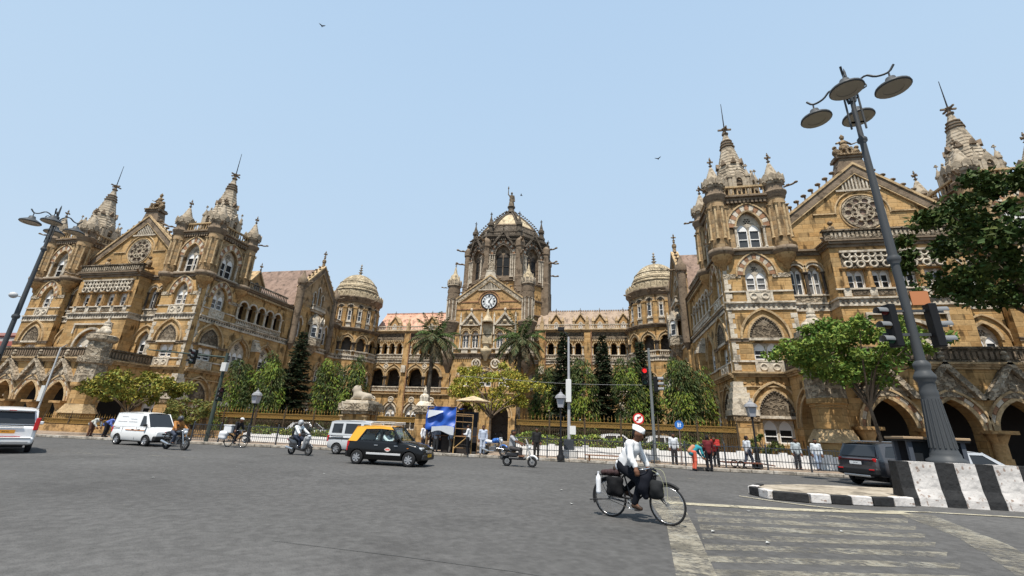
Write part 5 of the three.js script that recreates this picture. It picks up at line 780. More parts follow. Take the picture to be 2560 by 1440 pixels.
{
  const g = std(.36, .36, .37, .6), o = thing('camera_pole', 'slender pale grey pole with long white box above the hedge', 'pole', [-2.0, .5, -28.0]);
  mesh('shaft', [cy(.11, .07, 0, 7.1, 0, 0, 10)], g, o); mesh('plinth', [bx(-.5, .5, -.37, .1, -.4, .4)], std(.56, .55, .53, .9), o); mesh('box', [rb(-.17, .17, 2.9, 4.3, .05, .3, .03)], std(.62, .62, .6, .6), o); mesh('notice', [bx(.05, .42, 1.0, 1.5, .08, .11)], std(.65, .65, .63, .7), o); mesh('head_arm', [bar([0, 7.1, 0], [-.45, 7.6, 0], .04), rb(-.7, -.3, 7.5, 7.75, -.15, .15, .03)], MT.iron, o); mesh('base_box', [rb(-.3, .3, .1, .7, -.25, .25, .04)], MT.ironPaint, o);
  const s = thing('signal_post', 'grey traffic signal post with a lit red lamp before the trees', 'traffic signal', [2.95, .13, -27.4]);
  mesh('shaft', [cy(.1, .075, 0, 6.6, 0, 0, 10)], std(.16, .17, .17, .5), s); mesh('footing', [bx(-.25, .25, 0, .15, -.25, .25)], MT.dark, s); signalHead(s, -.3, 4.35, .12, -.2, 'red', 1.0); signalHead(s, .3, 3.95, .1, 1.3, '', .9);
  const mk = (x, y, z, label, draw, size, name) => { const q = thing(name, label, 'road sign', [x, .13, z]); mesh('post', [cy(.035, .035, 0, y + .3, 0, -.04, 8)], std(.14, .1, .09, .6), q); const c = document.createElement('canvas'); c.width = c.height = 128; draw(c.getContext('2d')); const t = new THREE.CanvasTexture(c); t.colorSpace = THREE.SRGBColorSpace; const face = new THREE.CircleGeometry(size, 32).translate(0, y, .012); mesh('sign_plate', [new THREE.CylinderGeometry(size, size, .02, 32).rotateX(PI / 2).translate(0, y, 0)], std(.3, .3, .3, .6), q); const f = mesh('sign_face', face, new THREE.MeshStandardMaterial({ map: t, roughness: .5 }), q); return q; };
  mk(2.12, 2.4, -27.2, 'round red-bordered no right turn sign before the trees', x => { x.fillStyle = '#c3261f'; x.fillRect(0, 0, 128, 128); x.fillStyle = '#efe9e4'; x.beginPath(); x.arc(64, 64, 48, 0, 7); x.fill(); x.fillStyle = '#222'; x.fillRect(48, 50, 13, 44); x.fillRect(48, 44, 32, 13); x.beginPath(); x.moveTo(76, 32); x.lineTo(98, 50); x.lineTo(76, 70); x.fill(); x.strokeStyle = '#c3261f'; x.lineWidth = 11; x.beginPath(); x.moveTo(98, 30); x.lineTo(30, 98); x.stroke(); }, .32, 'no_turn_sign');
  mk(4.3, 2.12, -26.9, 'round blue pedestrian sign with white walking figures', x => { x.fillStyle = '#1d62ad'; x.fillRect(0, 0, 128, 128); x.fillStyle = '#e8eef4'; for (const [a, s] of [[50, 1], [80, .85]]) { x.beginPath(); x.arc(a, 40, 8 * s, 0, 7); x.fill(); x.fillRect(a - 7 * s, 50, 14 * s, 26 * s); x.fillRect(a - 10 * s, 74, 8 * s, 24 * s); x.fillRect(a + 3 * s, 74, 8 * s, 24 * s); x.fillRect(a + 6 * s, 54, 14 * s, 6 * s); } }, .24, 'pedestrian_sign');
  const a = thing('signal_mast', 'dark green signal mast with long arm over the left porch', 'traffic signal', [-25.8, .13, -25.6]);
  mesh('shaft', [cy(.13, .1, 0, 5.9, 0, 0, 10)], std(.05, .065, .055, .5), a); mesh('arm', [bar([0, 5.6, 0], [-6.7, 6.1, .2], .07, .045)], std(.05, .065, .055, .5), a); mesh('camera_box', [rb(.0, .4, 4.6, 5.2, .05, .3, .03)], std(.55, .55, .53, .6), a); signalHead(a, -2.6, 5.1, .2, .2, '', 1.0); signalHead(a, .3, 2.6, .1, .9, '', .9);
  const t = thing('thin_pole', 'thin pale pole with white plate before the left porch arches', 'pole', [-39.5, .13, -24.5]); mesh('shaft', [cy(.06, .05, 0, 6.1, 0, 0, 8)], std(.5, .5, .5, .5), t); mesh('arm', [bar([0, 6.05, 0], [.5, 6.3, 0], .035)], std(.4, .4, .4, .5), t); mesh('plate', [bx(-.32, .02, 2.2, 3.3, .06, .09)], std(.6, .6, .58, .6), t);
  const w = thing('overhead_wire', 'thin overhead cable crossing in front of the conifers', 'wire', [0, 0, 0]); mesh('cable', [tube([[-9, 4.9, -27.6], [-2, 4.55, -27.9], [3, 4.5, -27.5]], .012, 20, 4)], std(.2, .2, .2, .6), w);
}
// ================================================================ traffic island with painted kerb and barrier
const paintTex = tex(512, 1.2, (u, v) => { const b = fbm(u, v, 5, 4, 301), c = .75 * sst(.62, .74, fbm(u, v, 14, 5, 311)), k = .8 + .25 * b; return [lerp(k, .52, c * .8), lerp(k * .99, .40, c * .8), lerp(k * .97, .33, c * .8)]; });
const M_WPAINT = new THREE.MeshStandardMaterial({ color: col(.60, .58, .575), map: paintTex, roughness: .85, bumpMap: grainBump, bumpScale: .02 }), M_BPAINT = new THREE.MeshStandardMaterial({ color: col(.014, .014, .015), map: paintTex, roughness: .75, bumpMap: grainBump, bumpScale: .02 });
{
  const F = [[4.5, -15.7], [4.75, -14.75], [5.6, -14.55], [7.2, -14.75], [8.4, -15.15], [8.5, -15.75], [16, -16.0]], Bk = [[16, -18.9], [9.8, -18.5], [6.7, -17.9], [5.1, -16.8]];
  const o = thing('traffic_island', 'raised traffic island edged with black and white painted kerb blocks', 'traffic island', [4.5, 0, -15.7]); const m0 = T(-4.5, 0, 15.7);
  mesh('paving', [xf(new THREE.ExtrudeGeometry(poly([...F, ...Bk].map(p => [p[0], -p[1]])), { depth: .2, bevelEnabled: false }).rotateX(-PI / 2), m0)], M_CONC, o);
  let k = 0; along([Bk[3], ...F.slice(0, 5)], .62, (x0, z0, x1, z1) => { const L = Math.hypot(x1 - x0, z1 - z0), m = mul(m0, T((x0 + x1) / 2, 0, (z0 + z1) / 2), RY(-Math.atan2(z1 - z0, x1 - x0))); const w = L / 2 - .008; mesh('kerb_block', [xf(rb(-w, w, 0, .235 + .012 * hsh(k, 1, 1), -.1, .12, .03, 2), m)], k++ % 2 ? M_WPAINT : M_BPAINT, o); });
  const prof = [[-.27, 0], [.27, 0], [.26, .2], [.2, .45], [.17, 1.16], [-.17, 1.16], [-.2, .45], [-.26, .2]], wds = [.34, .66, .5, .53, .45, .62, .5, .55];
  let bxs = 8.45; for (let b = 0; b < 4; b++) {
    const q = thing('jersey_barrier', ['striped concrete barrier block beside the dark booth', 'striped concrete barrier block at the lamp base', 'striped concrete barrier block right of the lamp base', 'striped concrete barrier block at the right frame edge'][b], 'barrier', [bxs, 0, -15.72 - b * .05], .03, 'concrete barrier blocks'); let u = 0;
    for (let s = 0; s < 2; s++) { const w = wds[b * 2 + s]; mesh('painted_segment', [xf(ext(poly(prof), w - .006, 0, .01), mul(T(u, 0, 0), RY(PI / 2)))], s % 2 ? M_WPAINT : M_BPAINT, q); u += w; } bxs += u;
  }
}
{ // distant red-banded building at the far left
  const o = thing('distant_building', 'far red and white banded block at the left edge', 'building', [-116, 0, -62]); mesh('wall', [bx(-12, 7.5, 0, 15.6, -8, 0)], std(.42, .38, .36, .9), o); for (let k = 0; k < 4; k++) mesh('red_band', [bx(-12.1, 7.6, 10.2 + k * 1.7, 11.1 + k * 1.7, -8.1, .1)], std(.32, .10, .08, .8), o); mesh('roof', [bx(-12.3, 7.8, 15.6, 16.1, -8.2, .3)], std(.42, .22, .19, .8), o);
}
// ================================================================ trees
function trunkGeo(pts, r0, r1) { const c = new THREE.CatmullRomCurve3(pts.map(p => V(...p))), g = new THREE.TubeGeometry(c, 16, 1, 8), p = g.attributes.position; for (let i = 0; i <= 16; i++) { const q = c.getPointAt(i / 16), r = lerp(r0, r1, i / 16); for (let j = 0; j <= 8; j++) { const k = i * 9 + j; p.setXYZ(k, q.x + (p.getX(k) - q.x) * r, q.y + (p.getY(k) - q.y) * r, q.z + (p.getZ(k) - q.z) * r); } } g.computeVertexNormals(); return g; }
function mastTree(x, z, h, w, label, seed, n = 5600) {
  const o = thing('mast_tree', label, 'tree', [x, .15, z], 0, 'drooping mast trees in the forecourt'), r = rng(seed), L = [];
  mesh('trunk', [trunkGeo([[0, 0, 0], [.05, h * .5, 0], [0, h * .95, .05]], .16, .04)], M_BARK, o);
  const lobes = []; for (let i = 0; i < 46; i++) { const y = h * (.14 + .86 * (i / 46)), t = y / h, rr = w * (t < .75 ? 1 : 1 - (t - .75) * 1.9) * (.62 + .38 * r()), a = r() * 2 * PI; lobes.push([Math.cos(a) * rr * .62, y - r() * .3, Math.sin(a) * rr * .62, .45 + .35 * r(), r()]); }
  for (let i = 0; i < n; i++) { const b = lobes[Math.floor(r() * lobes.length)], d = rv(r); const p = V(b[0] + d.x * b[3] * (.5 + .5 * r()), b[1] + d.y * b[3] * 1.3, b[2] + d.z * b[3] * (.5 + .5 * r())); const out = V(p.x, 0, p.z).normalize(); L.push({ p, d: V(out.x * .55 + (r() - .5) * .5, -1 + .5 * r(), out.z * .55 + (r() - .5) * .5).normalize(), l: .2 + .18 * r(), w: .045, t: b[4] < .3 ? [.13, .17, .025] : r() < .2 ? [.09, .10, .03] : [.042, .06, .016] }); }
  mesh('crown', leaves(L, [.06, .09, .02], seed), M_LEAF, o).userData.kind = 'stuff';
}
function conifer(x, z, h, w, label, seed) {
  const o = thing('conifer', label, 'tree', [x, .15, z], 0, 'tiered dark conifers in the forecourt'), r = rng(seed), L = [], br = [];
  mesh('trunk', [trunkGeo([[0, 0, 0], [.04, h * .5, 0], [0, h, 0]], .17, .03)], M_BARKD, o);
  for (let y = h * .08; y < h * .985; y += .17 + .1 * r()) {
    const t = y / h, len = w * Math.min(1, (1.02 - t) * 1.1 + .04) * (.8 + .35 * r()), n = 4 + Math.floor(r() * 3), a0 = r() * 6;
    for (let k = 0; k < n; k++) {
      const a = a0 + k * 2 * PI / n + (r() - .5) * .4, c = Math.cos(a), s = Math.sin(a), l = len * (.55 + .55 * r()), sag = -.28 * l * r(); br.push(bar([0, y, 0], [c * l, y + sag + .12 * l, s * l], .02, .008, 4));
      const m = Math.ceil(l / .04); for (let i = 1; i < m; i++) { const f = i / m, p = V(c * l * f, y + (sag + .12 * l) * f, s * l * f), sd = r() < .5 ? -1 : 1; for (let q = 0; q < 2; q++) L.push({ p: p.clone(), d: V(c * .5 + -s * sd * (.5 + .6 * r()), -.9 * r() + .4, s * .5 + c * sd * (.5 + .6 * r())).normalize(), l: .26 + .2 * r(), w: .05, t: r() < .14 ? [.065, .05, .025] : [.024, .036, .015] }); }
    }
  }
  mesh('branch', br, M_BARKD, o).userData.kind = 'stuff'; mesh('crown', leaves(L, [.02, .03, .01], seed), M_LEAF, o).userData.kind = 'stuff';
}
function palm(x, z, h, label, seed, dry) {
  const o = thing('palm_tree', label, 'palm tree', [x, .15, z], 0, 'palms before the central block'), r = rng(seed); mesh('trunk', [trunkGeo([[.1, 0, 0], [0, h * .5, .05], [0, h, 0]], .2, .15)], stone(.15, .125, .1), o);
  const nF = 30; for (let k = 0; k < nF; k++) {
    const a = k * 2.4, up = 1 - k / nF * 1.75 + (r() - .5) * .2, len = 2.5 + .5 * r(), el = Math.asin(clamp(up, -.95, .96)), dir = V(Math.cos(a) * Math.cos(el), Math.sin(el), Math.sin(a) * Math.cos(el)), pts = [], L = []; const p = V(0, h, 0), d = dir.clone(); const N = 26; for (let i = 0; i <= N; i++) { pts.push(p.toArray()); p.addScaledVector(d, len / N); d.y -= (.05 + .035 * i / N) * (up > .6 ? .55 : 1); d.normalize(); }
    const dead = up < -.2; for (let i = 3; i < N; i++) { const q = V(...pts[i]), tn = V(...pts[i + 1]).sub(q).normalize(), sd = V(0, 1, 0).cross(tn).normalize(); for (const s of [-1, 1]) for (let e = 0; e < 2; e++) L.push({ p: q.clone().addScaledVector(tn, e * len / N / 2), d: sd.clone().multiplyScalar(s * .8).addScaledVector(tn, .55).add(V(0, dead ? -.9 : -.35 - .4 * r(), 0)).normalize(), l: (.62 + .2 * r()) * Math.sin(PI * (.15 + .8 * i / N)), w: .035, t: dead ? [.13, .105, .06] : up > .5 ? [.055, .085, .022] : [.075, .085, .035] }); }
    const f = mesh('frond', leaves(L, [.05, .08, .02], seed + k), M_LEAF, o); mesh('midrib', [tube(pts.filter((_, i) => i % 5 === 0), .022, 10, 4)], std(.12, .1, .05, .8), f);
  }
}
function broadTree(x, z, o_, label, seed) {
  const { h, r: R, ry, trunkH, n = 7000, tint, l = .17, w = .06, clumps = 60, off = [0, 0], tr = .16, flat: fl = 1 } = o_;
  const o = thing('broadleaf_tree', label, 'tree', [x, .13, z]), r = rng(seed), L = [], lim = [];
  mesh('trunk', [trunkGeo([[0, 0, 0], [off[0] * .3, trunkH * .6, off[1] * .3], [off[0] * .6, trunkH, off[1] * .6]], tr, tr * .6)], M_BARK, o);
  const cs = []; for (let i = 0; i < clumps; i++) { const d = rv(r), q = Math.cbrt(.25 + .75 * r()); const e = .78 + .42 * r(); cs.push([off[0] + d.x * R * q * e, h - ry + d.y * ry * q * fl * (.8 + .3 * r()), off[1] + d.z * R * q * e, (.09 + .17 * r()) * R]); }
  cs.slice(0, 16).forEach(c => lim.push(trunkGeo([[off[0] * .6, trunkH, off[1] * .6], [lerp(off[0] * .6, c[0], .45), lerp(trunkH, c[1], .55) + .2, lerp(off[1] * .6, c[2], .45)], [c[0], c[1], c[2]]], tr * .5, .02)));
  mesh('limb', lim, M_BARK, o).userData.kind = 'stuff';
  for (let i = 0; i < n; i++) { const c = cs[Math.floor(r() * clumps)], d = rv(r), q = .45 + .55 * r(); L.push({ p: V(c[0] + d.x * c[3] * q, c[1] + d.y * c[3] * q * .6, c[2] + d.z * c[3] * q), d: rv(r, -.1), l: l * (.5 + .9 * r()), w: w * (.6 + .7 * r()), t: tint }); }
  mesh('crown', leaves(L, tint, seed), M_LEAF, o).userData.kind = 'stuff';
}
mastTree(-35.4, -37, 7.0, 1.9, 'drooping mast tree behind the left lantern, leftmost of the row', 21); mastTree(-32.6, -37.2, 7.5, 2.0, 'drooping mast tree right of the leftmost one, behind the lantern', 22); mastTree(-30.9, -36.4, 6.7, 1.5, 'slim drooping mast tree just left of the big left conifer', 27, 3600);
mastTree(-25.6, -37.5, 7.0, 1.7, 'drooping mast tree right of the big left conifer', 23); mastTree(-23.2, -37.8, 7.2, 1.5, 'drooping mast tree above the lion gate pier', 24);
mastTree(-5.1, -40, 7.0, 1.6, 'drooping mast tree between the yellow-green tree and the pale pole', 25); mastTree(-1.5, -38, 7.4, 1.55, 'drooping mast tree right of the pale pole', 26); mastTree(2.2, -38, 7.4, 1.6, 'drooping mast tree behind the lit red signal', 28); mastTree(6.2, -36.5, 7.2, 1.75, 'broad drooping mast tree beside the right wing corner', 29, 6400); mastTree(7.9, -38, 6.4, 1.4, 'drooping mast tree close to the right wing wall', 30, 3800); mastTree(4.0, -40, 6.6, 1.4, 'drooping mast tree in shade behind the blue sign', 33, 3600);
conifer(-31.2, -40, 10.9, 3.1, 'large dark tiered conifer before the left wing', 41); conifer(-3.25, -39, 10.3, 2.2, 'dark tiered conifer behind the pale pole', 42); conifer(.24, -40, 10.3, 2.3, 'dark tiered conifer before the right central arcade', 43); conifer(3.55, -40, 9.7, 2.2, 'dark tiered conifer beside the right domed pavilion', 44);
palm(-14.7, -36, 9.1, 'palm with hanging dry fronds before the left arcade', 51); palm(-6.85, -36.5, 9.0, 'palm with full crown right of the clock block', 52);
broadTree(-8.3, -33, { h: 6.35, r: 3.3, ry: 1.75, trunkH: 2.3, n: 9000, tint: [.27, .25, .04], l: .2, w: .065, tr: .13 }, 'yellow-green tree with open crown before the clock block', 61);
broadTree(-36.3, -28.2, { h: 4.75, r: 3.3, ry: 1.15, trunkH: 1.6, n: 6500, tint: [.20, .19, .035], l: .26, w: .085, tr: .1 }, 'low yellow-green tree hiding the left porch side arch', 62);
broadTree(-32.0, -29.6, { h: 3.1, r: 1.7, ry: 1.05, trunkH: .9, n: 3000, tint: [.15, .15, .04], l: .2, w: .06, tr: .07 }, 'small shrubby tree at the left wing buttress', 63);
broadTree(14.9, -28, { h: 8.4, r: 3.6, ry: 1.75, trunkH: 3.4, n: 11000, tint: [.13, .19, .035], l: .26, w: .085, off: [-.5, 0], tr: .13, clumps: 75 }, 'spreading green tree before the right porch', 64);
broadTree(23.4, -27, { h: 16.8, r: 5.4, ry: 4.0, trunkH: 7.5, n: 15000, tint: [.045, .07, .015], l: .34, w: .115, tr: .26, clumps: 90 }, 'tall dark tree cut by the right frame edge', 65);
broadTree(9.6, -30.2, { h: 1.75, r: .9, ry: .55, trunkH: .6, n: 1300, tint: [.09, .11, .03], l: .16, w: .05, tr: .04, clumps: 20 }, 'small garden shrub behind the maroon-shirted man', 66);
// birds
for (const [x, y, z, t, lb] of [[-14.15, 44.9, -71.76, .4, 'small dark bird right of the dome statue'], [9.27, 40.76, -57.28, 1.2, 'small dark bird left of the right spire'], [-39.3, 57.74, -41.28, 2.2, 'small dark bird high in the left sky']]) { const b = thing('bird', lb, 'bird', [x, y, z], t, 'birds in the sky'); b.scale.setScalar(.62); mesh('body', blob([[-.3, 0, 0, .05, .2, .02, 0, .11], [.2, .02, 0, .1, .38, .08, 0, .07]], .04, .05), MT.iron, b); for (const s of [-1, 1]) mesh('wing', [ext(poly([[-.2, 0], [.18, 0], [.05, .5], [-.2, .85], [-.25, .4]]), .03).rotateX(s * 1.15)], MT.iron, b); }
// ================================================================ vehicles (local: +x forward, y up, z to the right)
const CSG = new Evaluator(); CSG.attributes = ['position', 'normal']; CSG.useGroups = false;
const paint = (r, g, b, rough = .28) => new THREE.MeshPhysicalMaterial({ color: col(r, g, b), roughness: rough, clearcoat: .7, clearcoatRoughness: .08 });
const M_TYRE = std(.022, .022, .023, .85), M_RIM = std(.42, .42, .43, .35, { metalness: .6 }), M_CHROME = std(.6, .6, .6, .18, { metalness: .9 }), M_BLACK = std(.02, .02, .021, .5), M_TINT = new THREE.MeshPhysicalMaterial({ color: col(.025, .028, .032), roughness: .06, specularIntensity: .8 }), M_CLEAR = new THREE.MeshPhysicalMaterial({ color: col(.9, .95, .95), roughness: .02, transmission: 1, thickness: 0, ior: 1.3 }), M_RED = std(.45, .012, .012, .2), M_HEAD = std(.6, .62, .64, .1, { metalness: .3 }), M_AMBER = std(.5, .16, .01, .3), M_SEAT = std(.09, .08, .075, .8);
function loftBody(st) { // stations [x,yb,yt,w,crown]
  const rings = st.map(([x, yb, yt, w, cr = .02, sh = .94]) => { const h = yt - yb, half = [[0, yb], [w * .86, yb], [w * .955, yb + h * .06], [w, yb + h * .35], [w * .99, yb + h * .62], [w * .965, yb + h * .88], [w * sh * .97, yb + h * .975], [w * .8, yt + cr * .35], [w * .4, yt + cr * .85], [0, yt + cr]]; return [...half.map(p => [x, p[1], p[0]]), ...half.slice(1, -1).reverse().map(p => [x, p[1], -p[0]])]; });
  const n = rings[0].length, P = [], I = []; rings.forEach(r => r.forEach(p => P.push(...p)));
  for (let i = 0; i < rings.length - 1; i++) for (let j = 0; j < n; j++) { const a = i * n + j, b = i * n + (j + 1) % n, c = a + n, d = b + n; I.push(a, b, c, b, d, c); }
  const c0 = P.length / 3; P.push(st[0][0], (st[0][1] + st[0][2]) / 2, 0); const c1 = c0 + 1, L = (rings.length - 1) * n; P.push(st[st.length - 1][0], (st[st.length - 1][1] + st[st.length - 1][2]) / 2, 0);
  for (let j = 0; j < n; j++) { I.push(c0, (j + 1) % n, j); I.push(c1, L + j, L + (j + 1) % n); }
  const g = new THREE.BufferGeometry(); g.setAttribute('position', new THREE.Float32BufferAttribute(P, 3)); g.setIndex(I); g.computeVertexNormals(); return g;
}
function smoothStations(st, n = 5) { const out = []; for (let i = 0; i < st.length - 1; i++) { const p = st[Math.max(0, i - 1)], a = st[i], b = st[i + 1], q = st[Math.min(st.length - 1, i + 2)]; for (let k = 0; k < n; k++) { const t = k / n; out.push(a.map((v, c) => { const m0 = (b[c] - p[c]) / 2, m1 = (q[c] - a[c]) / 2; if (c === 0) return lerp(v, b[c], t); return (2 * t ** 3 - 3 * t * t + 1) * v + (t ** 3 - 2 * t * t + t) * m0 * .6 + (-2 * t ** 3 + 3 * t * t) * b[c] + (t ** 3 - t * t) * m1 * .6; })); } } out.push(st[st.length - 1]); return out; }
function wheel(o, x, y, z, r, w = .18, spokes = 6, rimMat = M_RIM) {
  const s = Math.sign(z), g = new THREE.Group(); g.name = 'wheel'; g.position.set(x, y, z); o.add(g);
  mesh('tyre', [lathe([[r * .62, -w / 2], [r * .92, -w / 2], [r, -w * .3], [r, w * .3], [r * .92, w / 2], [r * .62, w / 2]], 26).rotateX(PI / 2)], M_TYRE, g);
  const rim = [lathe([[r * .12, .02], [r * .5, .0], [r * .62, w * .42], [r * .66, w * .5]], 26).rotateX(PI / 2 * 1).scale(1, 1, s), new THREE.CylinderGeometry(r * .14, r * .14, .06, 12).rotateX(PI / 2).translate(0, 0, s * w * .3)]; for (let k = 0; k < spokes; k++) rim.push(xf(bx(-r * .09, r * .09, r * .1, r * .62, -.02, .02), mul(T(0, 0, s * w * .33), RZ(k * 2 * PI / spokes))));
  mesh('rim', rim, rimMat, g);
}
const sheet = (a, b, c, d, t = .012) => { const A = V(...a), B = V(...b), C = V(...c), E = V(...d), n = B.clone().sub(A).cross(E.clone().sub(A)).normalize().multiplyScalar(t), P = [A, B, C, E], Q = P.map(p => p.clone().add(n)), g = new THREE.BufferGeometry(), arr = []; const tri = (...v) => v.forEach(p => arr.push(p.x, p.y, p.z)); tri(P[0], P[2], P[1], P[0], P[3], P[2], Q[0], Q[1], Q[2], Q[0], Q[2], Q[3]); for (let i = 0; i < 4; i++) { const j = (i + 1) % 4; tri(P[i], P[j], Q[j], P[i], Q[j], Q[i]); } g.setAttribute('position', new THREE.Float32BufferAttribute(arr, 3)); g.computeVertexNormals(); return g; };
function plate(o, m, w, h, bg, txt, fg = '#111') { const c = document.createElement('canvas'); c.width = 256; c.height = Math.round(256 * h / w); const x = c.getContext('2d'); x.fillStyle = bg; x.fillRect(0, 0, 256, c.height); x.fillStyle = fg; if (txt) { x.font = 'bold ' + Math.round(c.height * .5) + 'px sans-serif'; x.textAlign = 'center'; x.textBaseline = 'middle'; x.fillText(txt, 128, c.height / 2); } const t = new THREE.CanvasTexture(c); t.colorSpace = THREE.SRGBColorSpace; const q = mesh('number_plate', xf(new THREE.PlaneGeometry(w, h), m), new THREE.MeshStandardMaterial({ map: t, roughness: .5 }), o); return q; }
function vehicle(o, s) {
  const body = loftBody(smoothStations(s.st)); let br = new Brush(body); br.updateMatrixWorld();
  for (const x of [s.xr, s.xf]) for (const z of [-1, 1]) { const c = new Brush(new THREE.CylinderGeometry(s.r + .055, s.r + .055, .5, 26).rotateX(PI / 2).translate(x, s.r, z * (s.W / 2 - .03))); c.updateMatrixWorld(); br = CSG.evaluate(br, c, SUBTRACTION); br.updateMatrixWorld(); }
  mesh('body', [nx(br.geometry)], s.paint, o); mesh('underbody', [bx(s.xr - .3, s.xf + .2, .2, .42, -s.W / 2 + .27, s.W / 2 - .27)], M_BLACK, o);
  for (const x of [s.xr, s.xf]) for (const z of [-1, 1]) wheel(o, x, s.r, z * (s.W / 2 - .1), s.r, .18, s.spokes || 6, s.rimMat);
  // greenhouse
  const zt = y => s.wt - (y - s.belt) * s.tum, shear = (g, sd, off = 0) => { const r = nx(g), p = r.attributes.position; for (let i = 0; i < p.count; i++) p.setZ(i, sd * (zt(p.getY(i)) + p.getZ(i) + off)); if (sd > 0) { } r.computeVertexNormals(); return sd < 0 ? xf(r, M4()) : r; };
  for (const f of s.frames) { for (const sd of [-1, 1]) { const sh = poly(f.out); for (const h of f.holes || []) sh.holes.push(new THREE.Path(h.map(p => new THREE.Vector2(...p)))); mesh(f.name || 'door_frame', [shear(ext(sh, .05, -.05), sd)], f.mat || s.paint, o); for (const h of f.holes || []) if (f.glass !== null) mesh('side_window', [shear(ext(poly(h), .008, -.03), sd)], f.glass || M_TINT, o); } }
  // roof
  { const P = [], I = [], nxs = s.roof.length, nz = 8; s.roof.forEach(([x, y, in_ = 0]) => { for (let j = 0; j <= nz; j++) { const t = j / nz * 2 - 1, w = zt(y) - in_ + .01; P.push(x, y + .045 * (1 - t * t) - (Math.abs(t) > .99 ? .015 : 0), t * w); } }); for (let i = 0; i < nxs - 1; i++) for (let j = 0; j < nz; j++) { const a = i * (nz + 1) + j, b = a + nz + 1; I.push(a, a + 1, b, a + 1, b + 1, b); } const g = new THREE.BufferGeometry(); g.setAttribute('position', new THREE.Float32BufferAttribute(P, 3)); g.setIndex(I); g.computeVertexNormals(); const g2 = g.clone().translate(0, -.03, 0); mesh('roof', [nx(g), nx(g2)], s.roofMat || s.paint, o); }
  const ws = s.ws, W0 = zt(ws[0][1]) - .05, W1 = zt(ws[1][1]) - .05; mesh('windscreen', [sheet([ws[0][0], ws[0][1], -W0], [ws[0][0], ws[0][1], W0], [ws[1][0], ws[1][1], W1], [ws[1][0], ws[1][1], -W1])], s.wsMat || M_TINT, o);
  for (const sd of [-1, 1]) mesh('pillar', [bar([ws[0][0] - .02, ws[0][1] - .02, sd * (W0 + .02)], [ws[1][0] - .02, ws[1][1] + .01, sd * (W1 + .02)], .035)], s.pillarMat || s.paint, o);
  const rw = s.rw, R0 = zt(rw[0][1]) - .08, R1 = zt(rw[1][1]) - .1; mesh('rear_window', [sheet([rw[0][0], rw[0][1], R0], [rw[0][0], rw[0][1], -R0], [rw[1][0], rw[1][1], -R1], [rw[1][0], rw[1][1], R1])], s.rwMat || M_TINT, o);
  mesh('rear_panel', [sheet([rw[0][0] + .03, rw[0][1] - .05, zt(rw[0][1])], [rw[0][0] + .03, rw[0][1] - .05, -zt(rw[0][1])], [rw[1][0] + .03, rw[1][1] + .06, -zt(rw[1][1])], [rw[1][0] + .03, rw[1][1] + .06, zt(rw[1][1])], .012)], s.rearMat || s.paint, o);
  mesh('cabin_interior', [bx(s.cab[0], s.cab[1], .5, s.belt - .03, -s.wt + .1, s.wt - .1)], M_SEAT, o);
  for (const sd of [-1, 1]) { mesh('wing_mirror', [rb(ws[0][0] - .28, ws[0][0] - .16, s.belt + .03, s.belt + .17, sd > 0 ? s.wt + .02 : -s.wt - .2, sd > 0 ? s.wt + .2 : -s.wt - .02, .03)], s.mirMat || s.paint, o); mesh('headlight', [rb(s.hl[0] - .22, s.hl[0], s.hl[1] - s.hl[3], s.hl[1] + s.hl[3], sd > 0 ? s.hl[2] - .16 : -s.hl[2] - .16, sd > 0 ? s.hl[2] + .16 : -s.hl[2] + .16, .05)], M_HEAD, o); mesh('tail_light', [rb(s.tl[0], s.tl[0] + .12, s.tl[1] - s.tl[3], s.tl[1] + s.tl[3], sd > 0 ? s.tl[2] - .07 : -s.tl[2] - .07, sd > 0 ? s.tl[2] + .07 : -s.tl[2] + .07, .025)], M_RED, o); for (const hx of s.handles || []) mesh('door_handle', [rb(hx, hx + .17, s.belt - .16, s.belt - .12, sd * (s.W / 2 + .0) - .02, sd * (s.W / 2) + .02, .01)], s.hanMat || M_CHROME, o); for (const gx of s.gaps || []) mesh('door_gap', [bx(gx - .006, gx + .006, .34, s.belt - .04, sd * s.W * .487 - .012, sd * s.W * .487 + .012)], M_BLACK, o); }
}
